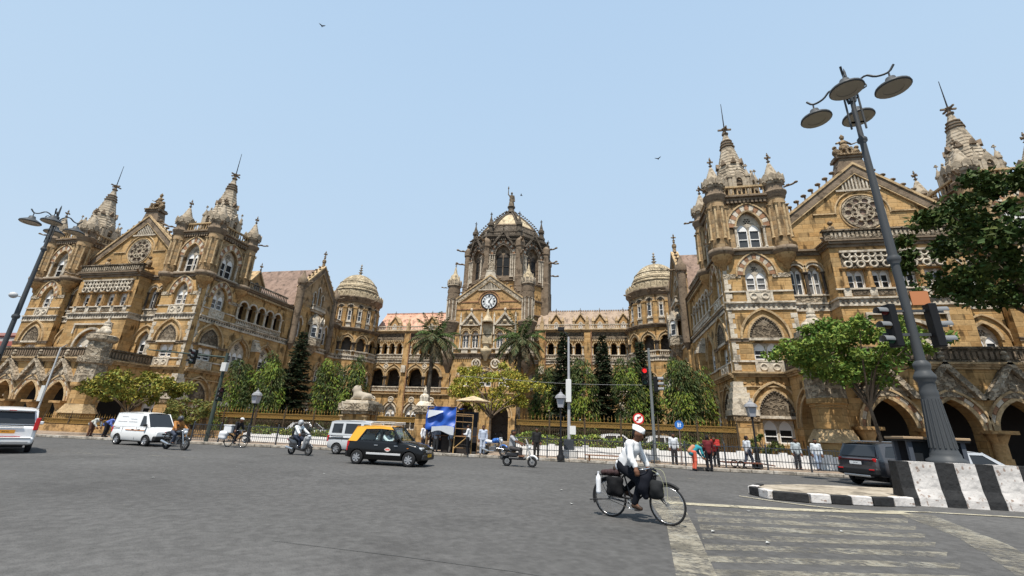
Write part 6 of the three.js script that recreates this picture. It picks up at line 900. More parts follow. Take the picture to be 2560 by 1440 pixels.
// ---- black and yellow taxi
{
  const o = thing('taxi', 'black taxi with yellow roof and roof carrier, driving right', 'taxi', [-9.05, 0, -18.55], -.02);
  const Y = paint(.75, .36, .015, .3), K = new THREE.MeshPhysicalMaterial({ color: col(.006, .006, .0065), roughness: .25, specularIntensity: .4, clearcoat: .35, clearcoatRoughness: .08 });
  vehicle(o, { W: 1.53, r: .285, xr: -1.2, xf: 1.19, paint: K, st: [[-1.77, .36, .78, .60, .01], [-1.7, .27, .93, .70, .01], [-1.3, .22, .97, .755, .01], [-.3, .21, .95, .765, .01], [.6, .21, .94, .765, .02], [1.0, .22, .92, .755, .05], [1.4, .24, .84, .725, .05], [1.66, .28, .73, .66, .04], [1.76, .38, .62, .56, .01]], wt: .70, belt: .93, tum: .2, frames: [{ name: 'quarter_pillar', out: [[-1.72, .92], [-1.42, 1.5], [-.9, 1.555], [-.98, 1.42], [-1.3, .92]], mat: Y }, { name: 'roof_side', out: [[-.98, 1.43], [-.9, 1.555], [-.3, 1.575], [.24, 1.535], [.38, 1.40], [.28, 1.43], [-.3, 1.46]], mat: Y }, { out: [[-1.3, .92], [-.98, 1.43], [-.3, 1.46], [.28, 1.43], [.38, 1.40], [.8, .92]], holes: [[[-1.19, .98], [-.93, 1.40], [-.24, 1.43], [-.24, .98]], [[-.14, .98], [-.14, 1.43], [.25, 1.40], [.64, .98]]], mat: K, glass: M_CLEAR }], roof: [[-1.46, 1.49, .06], [-1.2, 1.535], [-.6, 1.565], [-.1, 1.56], [.25, 1.525, .03]], roofMat: Y, ws: [[.83, .94], [.24, 1.53]], wsMat: M_CLEAR, rw: [[-1.75, .97], [-1.45, 1.48]], rearMat: Y, cab: [-1.3, .2], hl: [1.70, .66, .47, .11], tl: [-1.77, .72, .62, .2], handles: [-.42, .5], hanMat: M_CHROME, mirMat: K, pillarMat: K, spokes: 7 });
  mesh('rub_strip', [-1, 1].map(s => rb(-.75, .82, .42, .5, s * .765 - .012, s * .765 + .012, .008)), std(.5, .5, .5, .4), o);
  mesh('roof_carrier', [...[-.85, .15].flatMap(x => [bx(x - .015, x + .015, 1.6, 1.66, -.48, .48), bx(x - .015, x + .015, 1.55, 1.62, -.5, -.47), bx(x - .015, x + .015, 1.55, 1.62, .47, .5)]), ...[-.5, 0, .5].map(z => bar([-.95, 1.68, z], [.3, 1.68, z], .014)), ...[-.95, .3].map(x => bar([x, 1.68, -.5], [x, 1.68, .5], .014)), ...[-1, 1].map(s => bar([-.95, 1.74, s * .5], [.3, 1.74, s * .5], .014))], std(.55, .55, .53, .5), o);
  mesh('front_bumper', [rb(1.55, 1.8, .26, .5, -.58, .58, .07)], std(.016, .016, .017, .45), o); mesh('grille', [rb(1.72, 1.79, .55, .66, -.26, .26, .02)], M_CHROME, o); mesh('front_indicator', [-1, 1].map(s => rb(1.08, 1.16, .7, .73, s * .755 - .012, s * .755 + .012, .005)), M_AMBER, o); mesh('fog_lamp', [-1, 1].map(s => sp(.06, 1.74, .42, s * .45, .5, 1, 1)), M_HEAD, o); mesh('rear_bumper', [rb(-1.84, -1.62, .28, .52, -.66, .66, .07)], std(.02, .02, .021, .5), o);
  plate(o, mul(T(1.81, .44, 0), RY(PI / 2)), .42, .12, '#d9a520', 'MH 01');
  { const c = document.createElement('canvas'); c.width = 128; c.height = 80; const x = c.getContext('2d'); x.fillStyle = '#0b0b0b'; x.fillRect(0, 0, 128, 80); x.fillStyle = '#c9c4bd'; x.beginPath(); x.moveTo(0, 40); x.lineTo(30, 14); x.lineTo(64, 2); x.lineTo(98, 14); x.lineTo(128, 40); x.lineTo(98, 66); x.lineTo(64, 78); x.lineTo(30, 66); x.fill(); x.fillStyle = '#d2372c'; x.fillRect(26, 26, 76, 28); x.fillStyle = '#e8b9b0'; x.font = 'bold 20px sans-serif'; x.textAlign = 'center'; x.fillText('TAXI', 64, 47); const t = new THREE.CanvasTexture(c); t.colorSpace = THREE.SRGBColorSpace; mesh('door_emblem', new THREE.PlaneGeometry(.3, .18).translate(.22, .64, .774), new THREE.MeshStandardMaterial({ map: t, roughness: .5 }), o); }
  for (const [x, z] of [[-.05, .34], [-.05, -.34], [-.95, 0]]) { const w = x < -.5 ? .6 : .23; mesh('seat', [rb(x - .25, x + .2, .5, .72, z - w, z + w, .06), rb(x - .38, x - .22, .6, 1.22, z - w, z + w, .06), rb(x - .37, x - .25, 1.22, 1.38, z - .12, z + .12, .04)], x < -.5 ? std(.55, .55, .55, .8) : M_SEAT, o); }
  mesh('steering_wheel', [new THREE.TorusGeometry(.17, .018, 6, 18).rotateY(PI / 2).rotateZ(.35).translate(.42, .98, .34)], M_BLACK, o); mesh('dashboard', [rb(.45, .85, .7, .98, -.66, .66, .05)], M_SEAT, o);
}
// ---- boxy vans
function boxVan(name, label, pos, turn, col_, cargo) {
  const o = thing(name, label, 'van', pos, turn), Pm = paint(...col_, .3), glass = M_TINT;
  const holes = cargo ? [[[.42, 1.03], [.42, 1.6], [.68, 1.6], [1.0, 1.03]]] : [[[-1.62, 1.1], [-1.58, 1.6], [-.98, 1.62], [-.98, 1.1]], [[-.82, 1.08], [-.82, 1.62], [.1, 1.62], [.1, 1.08]], [[.28, 1.05], [.28, 1.61], [.62, 1.6], [1.0, 1.03]]];
  vehicle(o, { W: 1.48, r: .285, xr: -1.18, xf: 1.17, paint: Pm, st: [[-1.82, .42, .98, .64, 0], [-1.78, .32, 1.02, .71, 0], [-1.4, .26, 1.02, .735, 0], [0, .25, 1.02, .74, 0], [.9, .25, 1.02, .74, .01], [1.3, .27, .99, .72, .03], [1.65, .3, .88, .66, .03], [1.8, .4, .76, .58, .01]], wt: .70, belt: 1.0, tum: .1, frames: [{ out: [[-1.8, .99], [-1.74, 1.66], [-1.6, 1.74], [.6, 1.74], [.72, 1.7], [1.22, .99]], holes, mat: Pm, glass }], roof: [[-1.76, 1.70, .08], [-1.6, 1.745], [-.6, 1.78], [.3, 1.77], [.66, 1.72, .04]], ws: [[1.24, 1.0], [.7, 1.71]], rw: [[-1.81, 1.08], [-1.75, 1.66]], cab: [-1.6, .5], hl: [1.73, .72, .46, .1], tl: [-1.84, .82, .64, .16], handles: [-.1, .4], hanMat: std(.05, .05, .05, .5), gaps: [.26, -.9, 1.02], mirMat: std(.03, .03, .03, .5), spokes: 5 });
  mesh('front_bumper', [rb(1.62, 1.88, .3, .55, -.68, .68, .06)], std(.025, .025, .026, .5), o); mesh('grille', [rb(1.74, 1.82, .62, .7, -.3, .3, .02)], M_BLACK, o);
  mesh('side_stripe', [-1, 1].flatMap(s => cargo ? [rb(-.6, 1.0, .80, .845, s * .742 - .006, s * .742 + .006, .004)] : [rb(-1.75, 1.2, .80, .87, s * .74 - .008, s * .74 + .008, .004)]), cargo ? std(.5, .2, .06, .5) : std(.03, .03, .03, .5), o);
  if (cargo) { for (const [a, b, y] of [[-1.5, -.75, 1.25], [-.6, .1, 1.25], [-1.3, -.8, 1.52], [-.5, 0, 1.4]]) mesh('panel_rib', [-1, 1].map(s => rb(a, b, y, y + .03, s * (.70 - (y - 1) * .1) - .01, s * (.70 - (y - 1) * .1) + .012, .008)), std(.45, .45, .46, .5), o); mesh('side_slot', [-1, 1].map(s => rb(-1.72, -1.1, .9, .935, s * .742 - .006, s * .742 + .006, .004)), std(.2, .2, .2, .5), o); }
  else { mesh('sliding_rail', [-1, 1].map(s => rb(-1.6, -.85, .93, .96, s * .742 - .006, s * .742 + .006, .004)), M_BLACK, o); }
  return o;
}
boxVan('cargo_van', 'white cargo van with orange stripe on the left, driving right', [-25.9, 0, -21.5], -.12, [.74, .74, .73], true);
boxVan('passenger_van', 'silver passenger van with black side line behind the taxi', [-13.1, 0, -23.3], -.02, [.50, .51, .52], false);
// ---- white people carrier, rear view at left edge
{
  const o = thing('people_carrier', 'white people carrier seen from behind at the left edge', 'car', [-24.8, 0, -14.6], PI - .55), Pm = paint(.74, .74, .74, .28);
  vehicle(o, { W: 1.76, r: .315, xr: -1.36, xf: 1.4, paint: Pm, st: [[-2.22, .5, .95, .74, 0], [-2.16, .34, 1.03, .84, 0], [-1.7, .28, 1.05, .875, 0], [0, .26, 1.03, .88, 0], [1.0, .26, 1.0, .88, .04], [1.7, .3, .92, .84, .05], [2.1, .36, .78, .74, .03], [2.2, .45, .66, .62, 0]], wt: .82, belt: 1.02, tum: .2, frames: [{ out: [[-2.14, 1.0], [-2.0, 1.58], [-1.7, 1.68], [.3, 1.7], [1.2, 1.0]], holes: [[[-1.9, 1.1], [-1.75, 1.55], [-1.1, 1.58], [-1.1, 1.07]], [[-1.0, 1.07], [-1.0, 1.59], [-.05, 1.6], [-.05, 1.06]], [[.05, 1.06], [.05, 1.6], [.3, 1.6], [1.0, 1.06]]], mat: Pm }], roof: [[-2.02, 1.62, .05], [-1.7, 1.69], [-.8, 1.73], [.1, 1.72], [.35, 1.69, .03]], ws: [[1.22, 1.0], [.32, 1.69]], rw: [[-2.17, 1.12], [-2.03, 1.57]], cab: [-1.9, .7], hl: [2.1, .78, .62, .1], tl: [-2.24, 1.12, .79, .24], handles: [-.8, .1], gaps: [0, -1.05], spokes: 6 });
  mesh('roof_rail', [-1, 1].map(s => bar([-1.6, 1.76, s * .62], [.1, 1.79, s * .62], .02)), M_CHROME, o); mesh('rear_spoiler', [rb(-2.18, -1.95, 1.6, 1.66, -.62, .62, .025)], Pm, o); mesh('brake_lamp', [rb(-2.2, -2.17, 1.61, 1.635, -.1, .1, .008)], M_RED, o);
  mesh('rear_bumper', [rb(-2.32, -2.05, .34, .62, -.84, .84, .09)], Pm, o); mesh('bumper_trim', [rb(-2.335, -2.3, .40, .46, -.7, .7, .012), rb(-2.335, -2.3, .56, .6, -.75, .75, .012)], std(.3, .3, .3, .4), o); mesh('reflector', [rb(-2.34, -2.3, .62, .65, -.45, .45, .01)], M_RED, o); mesh('chrome_bar', [rb(-2.26, -2.22, .98, 1.02, -.45, .45, .01)], M_CHROME, o);
  plate(o, mul(T(-2.27, .82, 0), RY(-PI / 2)), .52, .13, '#c98a2a', 'MH 02');
}
// ---- dark SUV behind the island and pale hatchback at the right edge
{
  const mkc = (name, label, pos, turn, c) => { const o = thing(name, label, 'car', pos, turn), Pm = paint(...c, .22); vehicle(o, { W: 1.86, r: .36, xr: -1.35, xf: 1.38, paint: Pm, st: [[-2.2, .55, 1.0, .76, 0], [-2.14, .4, 1.08, .88, 0], [-1.6, .34, 1.1, .92, 0], [0, .32, 1.07, .93, 0], [.95, .32, 1.06, .92, .03], [1.7, .35, .98, .88, .05], [2.1, .42, .86, .78, .03], [2.2, .52, .74, .66, 0]], wt: .85, belt: 1.05, tum: .22, frames: [{ out: [[-2.1, 1.03], [-1.85, 1.6], [-1.5, 1.66], [.1, 1.66], [1.05, 1.03]], holes: [[[-1.75, 1.12], [-1.5, 1.52], [-1.05, 1.56], [-1.05, 1.1]], [[-.95, 1.1], [-.95, 1.56], [-.1, 1.57], [-.1, 1.09]], [[0, 1.09], [0, 1.57], [.12, 1.56], [.85, 1.09]]], mat: Pm }], roof: [[-1.9, 1.6, .04], [-1.5, 1.66], [-.8, 1.69], [-.1, 1.68], [.15, 1.65, .03]], ws: [[1.07, 1.04], [.12, 1.65]], rw: [[-2.12, 1.14], [-1.9, 1.55]], cab: [-1.8, .6], hl: [2.08, .86, .66, .09], tl: [-2.2, 1.0, .72, .07], handles: [-.75, .2], gaps: [-.05, -1.0], spokes: 5 }); mesh('rear_bumper', [rb(-2.3, -2.02, .42, .72, -.86, .86, .09)], M_BLACK, o); mesh('skid_plate', [rb(-2.31, -2.1, .36, .44, -.55, .55, .02)], M_CHROME, o); for (const s of [-1, 1]) mesh('reflector', [rb(-2.32, -2.28, .62, .67, s * .65 - .1, s * .65 + .1, .01)], M_RED, o); mesh('light_bar', [rb(-2.24, -2.17, .98, 1.03, -.7, .7, .012)], std(.06, .01, .01, .2), o); plate(o, mul(T(-2.26, .88, 0), RY(-PI / 2)), .5, .12, '#d8d8d8', 'MH 04'); mesh('roof_rail', [-1, 1].map(s => bar([-1.5, 1.72, s * .66], [0, 1.74, s * .66], .02)), M_CHROME, o); return o; };
  mkc('dark_suv', 'dark grey off-road car behind the traffic island, seen from its rear', [12.2, 0, -22.2], .42, [.05, .047, .05]);
  for (const [x, y, z, t, lb] of [[4.6, 0.13, -34, .1, 'white parked car behind the hedge, right one'], [1.3, .13, -34, .1, 'white parked car behind the hedge, left one'], [-24.5, .13, -34.5, .1, 'white parked car behind the left gilded railing'], [12.75, 0, -19.3, -.03, 'silver car half hidden by the barrier at the right edge']]) { const o = thing(y ? 'parked_car' : 'silver_car', lb, 'car', [x, y, z], t, y ? 'white cars parked in the forecourt' : undefined), Pm = y ? paint(.66, .66, .66, .3) : paint(.42, .44, .47, .3); vehicle(o, { W: 1.7, r: .3, xr: -1.2, xf: 1.2, paint: Pm, st: [[-1.95, .4, .85, .6, 0], [-1.85, .28, .92, .78, 0], [0, .26, .92, .83, 0], [.9, .26, .9, .83, .03], [1.6, .3, .78, .78, .04], [1.95, .4, .62, .6, 0]], wt: .76, belt: .9, tum: .25, frames: [{ out: [[-1.75, .89], [-1.35, 1.42], [.1, 1.46], [.85, .89]], holes: [[[-1.35, .96], [-1.1, 1.36], [-.4, 1.38], [-.4, .95]], [[-.3, .95], [-.3, 1.38], [.08, 1.38], [.62, .95]]], mat: Pm }], roof: [[-1.4, 1.4, .04], [-.8, 1.47], [-.2, 1.48], [.12, 1.44, .03]], ws: [[.88, .9], [.1, 1.44]], rw: [[-1.8, .94], [-1.38, 1.38]], cab: [-1.3, .4], hl: [1.85, .66, .58, .08], tl: [-1.95, .75, .62, .1] }); }
}
{ // dark booth with tan roof on the island
  const o = thing('guard_booth', 'small dark glazed booth with tan roof behind the striped barrier', 'booth', [10.7, .2, -17.75], -.05), f = std(.07, .08, .10, .5);
  for (const x of [-.72, .1, .72]) for (const z of [-.4, .4]) mesh('corner_post', [bx(x - .06, x + .06, 0, 1.62, z - .06, z + .06)], f, o); mesh('lower_panel', [bx(-.72, .72, .05, .72, -.38, .38)], std(.05, .055, .06, .5), o); mesh('window', [bx(-.66, .04, .74, 1.55, .36, .38)], M_TINT, o); mesh('window', [bx(.16, .66, .74, 1.55, .36, .38)], M_TINT, o); mesh('back_panel', [bx(-.68, .68, .7, 1.6, -.4, -.36)], std(.03, .03, .035, .6), o); mesh('roof', [rb(-.92, .9, 1.62, 1.7, -.58, .58, .02)], std(.34, .24, .15, .8), o); mesh('roof_frame', [bx(-.9, .88, 1.56, 1.62, -.55, .55)], M_BLACK, o);
}
// ================================================================ two-wheelers
function spokedWheel(o, x, r, tw, spokes, tyreMat = M_TYRE, rimMat = M_CHROME, name = 'wheel') { const g = new THREE.Group(); g.name = name; g.position.set(x, r, 0); o.add(g); mesh('tyre', [new THREE.TorusGeometry(r - tw, tw, 8, 40)], tyreMat, g); mesh('rim', [lathe([[r - tw * 2.1, -tw * .7], [r - tw * 1.7, -tw * .8], [r - tw * 1.7, tw * .8], [r - tw * 2.1, tw * .7]], 40).rotateX(PI / 2)], rimMat, g); const s = []; for (let k = 0; k < spokes; k++) { const a = k * 2 * PI / spokes; s.push(bar([Math.cos(a + (k % 2 ? .5 : -.5)) * .025, Math.sin(a + (k % 2 ? .5 : -.5)) * .025, (k % 2 ? 1 : -1) * .03], [Math.cos(a) * (r - tw * 2), Math.sin(a) * (r - tw * 2), 0], .0016, .0016, 3)); } mesh('spoke', s, rimMat, g).userData.kind = 'stuff'; mesh('hub', [new THREE.CylinderGeometry(.028, .028, .1, 10).rotateX(PI / 2)], rimMat, g); return g; }
// roadster bicycle: rear hub x=-.58, front hub x=.58
function bicycle(name, label, pos, turn, frameMat, detail) {
  const o = thing(name, label, 'bicycle', pos, turn), r = .355, xr = -.58, xf = .6; const pt = detail ? 36 : 16;
  spokedWheel(o, xr, r, .021, pt, M_TYRE, M_CHROME, 'rear_wheel'); spokedWheel(o, xf, r, .021, pt, M_TYRE, M_CHROME, 'front_wheel');
  const bb = [-.1, .29, 0], seat = [-.27, .86, 0], hd0 = [.36, .66, 0], hd1 = [.31, .85, 0];
  mesh('frame', [bar(bb, [seat[0], seat[1], 0], .016), bar(bb, hd0, .018), bar([seat[0] + .02, seat[1] - .06, 0], hd1, .016), bar(hd0, hd1, .021), ...[-1, 1].flatMap(s => [bar([bb[0], bb[1], s * .03], [xr, r, s * .055], .009), bar([seat[0] + .01, seat[1] - .05, s * .02], [xr, r, s * .055], .008)])], frameMat, o);
  mesh('fork', [-1, 1].flatMap(s => [tube([[.37, .64, s * .045], [.45, .5, s * .05], [.52, .42, s * .05], [xf, r, s * .05]], .011, 12, 6), bar([.33, .88, s * .05], [.55, .38, s * .055], .007)]), frameMat, o);
  const mud = (cx, a0, a1) => { const g = new THREE.TorusGeometry(r + .022, .028, 5, 26, a1 - a0).scale(1, 1, .9); g.rotateZ(a0); return g.translate(cx, r, 0); }; mesh('mudguard', [mud(xr, .5, 3.5)], M_BLACK, o); mesh('mudguard', [mud(xf, .9, 2.9)], M_BLACK, o);
  mesh('saddle', [blob([[-.42, .93, 0, .07, -.3, .925, 0, .055], [-.3, .925, 0, .05, -.12, .92, 0, .025], [-.4, .925, .06, .045, -.36, .925, -.06, .045]], detail ? .015 : .03, .05), bar([seat[0], .84, 0], [-.3, .92, 0], .012)], std(.05, .035, .025, .6), o);
  mesh('handlebar', [bar([.31, .84, 0], [.29, .98, 0], .014), tube([[.12, .95, -.29], [.26, .97, -.27], [.33, .99, -.14], [.32, 1.0, 0], [.33, .99, .14], [.26, .97, .27], [.12, .95, .29]], .012, 26, 6)], M_CHROME, o); mesh('grip', [-1, 1].map(s => bar([.1, .948, s * .292], [.2, .96, s * .285], .018)), M_BLACK, o);
  mesh('crankset', [new THREE.TorusGeometry(.088, .01, 5, 24).translate(bb[0], bb[1], .05), bar([bb[0], bb[1], .06], [bb[0] + .15, bb[1] - .075, .075], .009), bar([bb[0], bb[1], -.06], [bb[0] - .15, bb[1] + .075, -.075], .009), ...[0, 1, 2, 3, 4].map(k => bar([bb[0], bb[1], .05], [bb[0] + Math.cos(k * 1.257) * .088, bb[1] + Math.sin(k * 1.257) * .088, .05], .007, .007, 4))], M_CHROME, o); mesh('pedal', [rb(bb[0] + .1, bb[0] + .2, bb[1] - .09, bb[1] - .065, .08, .17, .008)], M_BLACK, o); mesh('pedal', [rb(bb[0] - .2, bb[0] - .1, bb[1] + .065, bb[1] + .09, -.17, -.08, .008)], M_BLACK, o);
  mesh('chain', [bar([xr, r + .03, .05], [bb[0], bb[1] + .088, .05], .006, .006, 4), bar([xr, r - .03, .05], [bb[0], bb[1] - .088, .05], .006, .006, 4)], std(.09, .08, .07, .5), o); mesh('chain_guard', [bar([xr, r + .06, .06], [bb[0] + .05, bb[1] + .1, .06], .016)], M_BLACK, o);
  mesh('rack', [...[-1, 1].flatMap(s => [bar([-.3, .78, s * .07], [-.88, .78, s * .07], .007), bar([-.8, .78, s * .07], [xr, r, s * .06], .006)]), ...[-.4, -.55, -.7, -.88].map(x => bar([x, .78, -.07], [x, .78, .07], .006))], M_BLACK, o); mesh('stand', [bar([xr, r - .02, .06], [xr - .42, r - .07, .1], .011)], M_BLACK, o);
  return o;
}
{
  const b = bicycle('roadster_bicycle', 'black roadster bicycle loaded with bags on the road', [.65, 0, -9.75], -.46, std(.02, .02, .022, .4), true);
  const loc = (x, y, z) => V(x, y, z).applyAxisAngle(V(0, 1, 0), -.46).add(V(.65, 0, -9.75)).toArray();
  const bag = (name, label, prims, mat, cell = .018, k = .06) => { const q = thing(name, label, 'bag', loc(0, 0, 0), -.46); const p0 = prims[0]; mesh('bag_body', blob(prims, cell, k), mat, q); return q; };
  const fab = (r, g, b) => std(r, g, b, .85, { bumpMap: grainBump, bumpScale: .02 });
  bag('pannier_bag', 'black bag hanging at the bicycle rear rack', [[-.52, .72, .14, .05, -.28, .72, .14, .05], [-.52, .48, .15, .055, -.3, .48, .15, .055], [-.41, .62, .15, .1, -.41, .55, .15, .1], [-.52, .72, .14, .05, -.52, .48, .15, .05], [-.28, .72, .14, .05, -.29, .48, .15, .05]], fab(.006, .006, .007));
  bag('handlebar_bag', 'large dark cloth bag slung from the bicycle handlebar', [[.34, .93, .1, .07, .2, .62, .16, .1], [.2, .62, .16, .1, .24, .48, .15, .06], [.34, .93, -.08, .06, .26, .66, -.12, .09], [.22, .8, .16, .1, .2, .7, .15, .11]], fab(.007, .008, .013)); bag('front_box_bag', 'grey-black box bag in front of the bicycle handlebar', [[.36, .72, .1, .07, .52, .72, .1, .06], [.38, .52, .1, .08, .5, .52, .1, .07], [.44, .62, .1, .12, .44, .58, .06, .12]], fab(.016, .017, .018));
  bag('bedroll', 'dark bundle strapped on the bicycle rack', [[-.36, .86, -.06, .06, -.36, .86, .12, .06], [-.52, .85, -.08, .055, -.52, .85, .12, .055], [-.68, .84, -.08, .05, -.68, .84, .1, .05], [-.6, .83, 0, .06, -.4, .84, .02, .06]], fab(.05, .03, .03));
  const wb = thing('water_bottle', 'white plastic bottle tied beside the bicycle rear wheel', 'bottle', loc(-.76, .42, .16), -.46); mesh('bottle', [lathe([[.01, 0], [.05, .01], [.055, .05], [.05, .15], [.055, .25], [.05, .32], [.02, .37], [.018, .4]], 14)], std(.72, .73, .75, .35), wb); mesh('cap', [cy(.022, .022, .4, .43, 0, 0, 10)], std(.6, .6, .62, .5), wb);
  mesh('cable', [tube([[.3, .98, .14], [.5, .9, .12], [.58, .7, .08], [.56, .5, .06]], .005, 16, 4), tube([[.3, .98, -.1], [.55, .95, 0], [.62, .72, .03], [.62, .42, .05]], .005, 16, 4)], std(.35, .35, .22, .5), b); mesh('head_lamp', [sp(.04, .44, .88, 0), bar([.36, .86, 0], [.44, .88, 0], .01)], M_CHROME, b);
}
{
  const b = bicycle('courier_bicycle', 'dark bicycle of the courier by the left kerb railing', [-21.75, 0, -23.7], -.1, std(.03, .03, .03, .4), false);
  const q = thing('delivery_box', 'white delivery box stacked behind the courier', 'box', [-22.25, .8, -23.7], -.1, 'white delivery boxes'); mesh('box', [rb(-.3, .3, 0, .42, -.3, .3, .06)], std(.66, .67, .68, .6), q); mesh('lid', [rb(-.32, .32, .42, .48, -.32, .32, .02)], std(.7, .7, .7, .6), q);
  const q2 = thing('delivery_bag', 'white delivery bag sagging beside the courier rear wheel', 'bag', [-22.5, .42, -23.5], -.1); mesh('bag_body', blob([[-.18, .35, 0, .16, .15, .35, 0, .16], [-.2, .15, .02, .14, .1, .12, .02, .14]], .04, .1), std(.62, .63, .65, .7), q2);
}
function fatWheel(o, x, r, w, name) { const g = new THREE.Group(); g.name = name; g.position.set(x, r, 0); o.add(g); mesh('tyre', [new THREE.TorusGeometry(r - w * .5, w * .5, 10, 28).scale(1, 1, 1.15)], M_TYRE, g); const s = [lathe([[r * .62, -w * .3], [r * .7, -w * .3], [r * .7, w * .3], [r * .62, w * .3]], 26).rotateX(PI / 2), new THREE.CylinderGeometry(.06, .06, w * 1.1, 12).rotateX(PI / 2)]; for (let k = 0; k < 6; k++) s.push(xf(bx(-.02, .02, .05, r * .66, -w * .18, w * .18), RZ(k * PI / 3))); mesh('rim', s, std(.2, .2, .2, .4, { metalness: .5 }), g); mesh('brake_disc', [lathe([[.07, 0], [.11, 0]], 20).rotateX(PI / 2).translate(0, 0, w * .5)], M_CHROME, g); }
function motorcycle(name, label, pos, turn, tank, seatMat) {
  const o = thing(name, label, 'motorcycle', pos, turn); fatWheel(o, -.64, .3, .12, 'rear_wheel'); fatWheel(o, .66, .3, .1, 'front_wheel');
  mesh('engine', [rb(-.16, .2, .26, .55, -.14, .14, .05), cy(.09, .08, .5, .66, .06, 0, 10), rb(-.3, -.1, .3, .5, -.12, .12, .04)], std(.16, .16, .165, .4, { metalness: .5 }), o); mesh('frame', [...[-1, 1].flatMap(s => [bar([-.64, .3, s * .09], [-.1, .36, s * .1], .022), bar([-.64, .32, s * .1], [-.35, .68, s * .1], .018), bar([.4, .82, s * .03], [.15, .3, s * .1], .02)]), bar([-.5, .7, 0], [.4, .86, 0], .025)], M_BLACK, o);
  mesh('tank', [blob([[.02, .85, 0, .13, .26, .87, 0, .15], [-.08, .8, 0, .09, .02, .84, 0, .12]], .03, .08)], tank, o); mesh('seat', [blob([[-.7, .82, 0, .08, -.4, .79, 0, .1], [-.4, .78, 0, .1, -.1, .77, 0, .09]], .03, .06)], seatMat, o); mesh('tail', [blob([[-.86, .83, 0, .05, -.55, .72, 0, .09]], .03, .05), bar([-.86, .8, 0], [-1.0, .55, 0], .03)], tank, o); mesh('tail_lamp', [sp(.05, -.92, .82, 0, .6, .7, 1.4)], M_RED, o);
  mesh('fork', [-1, 1].map(s => bar([.4, .92, s * .09], [.66, .3, s * .09], .025)), M_CHROME, o); mesh('front_mudguard', [new THREE.TorusGeometry(.33, .045, 6, 16, 1.9).rotateZ(.7).translate(.66, .3, 0)], tank, o); mesh('handlebar', [tube([[.2, 1.0, -.36], [.34, 1.04, -.2], [.4, .97, 0], [.34, 1.04, .2], [.2, 1.0, .36]], .014, 18, 6)], M_BLACK, o); mesh('headlamp', [sp(.1, .52, .86, 0, .8, 1, 1), rb(.4, .5, .9, 1.05, -.12, .12, .03)], M_HEAD, o); mesh('exhaust', [bar([.1, .28, .14], [-.3, .27, .16], .03), bar([-.3, .27, .16], [-.85, .42, .18], .055, .06)], M_CHROME, o); for (const s of [-1, 1]) mesh('mirror', [bar([.32, 1.03, s * .22], [.28, 1.2, s * .3], .008), sp(.06, .27, 1.22, s * .31, .4, .7, 1)], M_BLACK, o); return o;
}
motorcycle('motorcycle', 'black motorcycle beside the white cargo van', [-21.65, 0, -19.7], -.12, paint(.02, .02, .022, .25), std(.02, .02, .02, .7));
motorcycle('motorcycle', 'parked motorcycle with blue and white cover by the railing', [-6.3, .13, -26.3], -.35, paint(.03, .13, .42, .3), std(.6, .6, .62, .6));
{
  const o = thing('scooter', 'grey scooter ridden by the white-shirted helmeted rider', 'scooter', [-15.2, 0, -20.8], -.22), Pm = paint(.035, .035, .037, .25), Wm = paint(.3, .31, .32, .25); fatWheel(o, -.56, .25, .1, 'rear_wheel'); fatWheel(o, .64, .25, .1, 'front_wheel');
  mesh('body', [blob([[-.8, .72, 0, .1, -.3, .6, 0, .17], [-.3, .5, 0, .15, -.62, .5, 0, .14], [-.2, .36, 0, .12, .28, .3, 0, .12]], .03, .1)], Pm, o); mesh('seat', [blob([[-.75, .8, 0, .09, -.45, .78, 0, .12], [-.45, .78, 0, .12, -.15, .74, 0, .09]], .03, .05)], std(.02, .02, .02, .7), o); mesh('leg_shield', [blob([[.32, .35, .14, .06, .42, .85, .12, .06], [.32, .35, -.14, .06, .42, .85, -.12, .06], [.36, .4, 0, .08, .44, .88, 0, .08]], .03, .1)], Wm, o); mesh('front_apron', [blob([[.46, .6, 0, .1, .5, .9, 0, .1], [.52, .8, .08, .05, .52, .8, -.08, .05]], .03, .08)], Wm, o); mesh('front_mudguard', [new THREE.TorusGeometry(.28, .05, 6, 14, 1.9).rotateZ(.6).translate(.64, .25, 0)], Pm, o); mesh('fork', [-1, 1].map(s => bar([.46, .8, s * .06], [.64, .25, s * .07], .022)), M_BLACK, o); mesh('handlebar', [tube([[.24, 1.0, -.34], [.38, 1.03, -.15], [.42, 1.02, 0], [.38, 1.03, .15], [.24, 1.0, .34]], .02, 16, 6), blob([[.4, .98, -.1, .07, .4, .98, .1, .07]], .03, .04)], Pm, o); mesh('headlamp', [sp(.08, .56, .92, 0, .7, .8, 1.2)], M_HEAD, o); mesh('exhaust', [bar([-.3, .28, .16], [-.78, .36, .17], .06, .07)], M_CHROME, o); for (const s of [-1, 1]) mesh('mirror', [bar([.36, 1.04, s * .2], [.3, 1.2, s * .28], .008), sp(.06, .29, 1.22, s * .29, .4, .7, 1)], M_BLACK, o); mesh('tail_lamp', [sp(.06, -.9, .72, 0, .6, .7, 1.4)], M_RED, o);
}
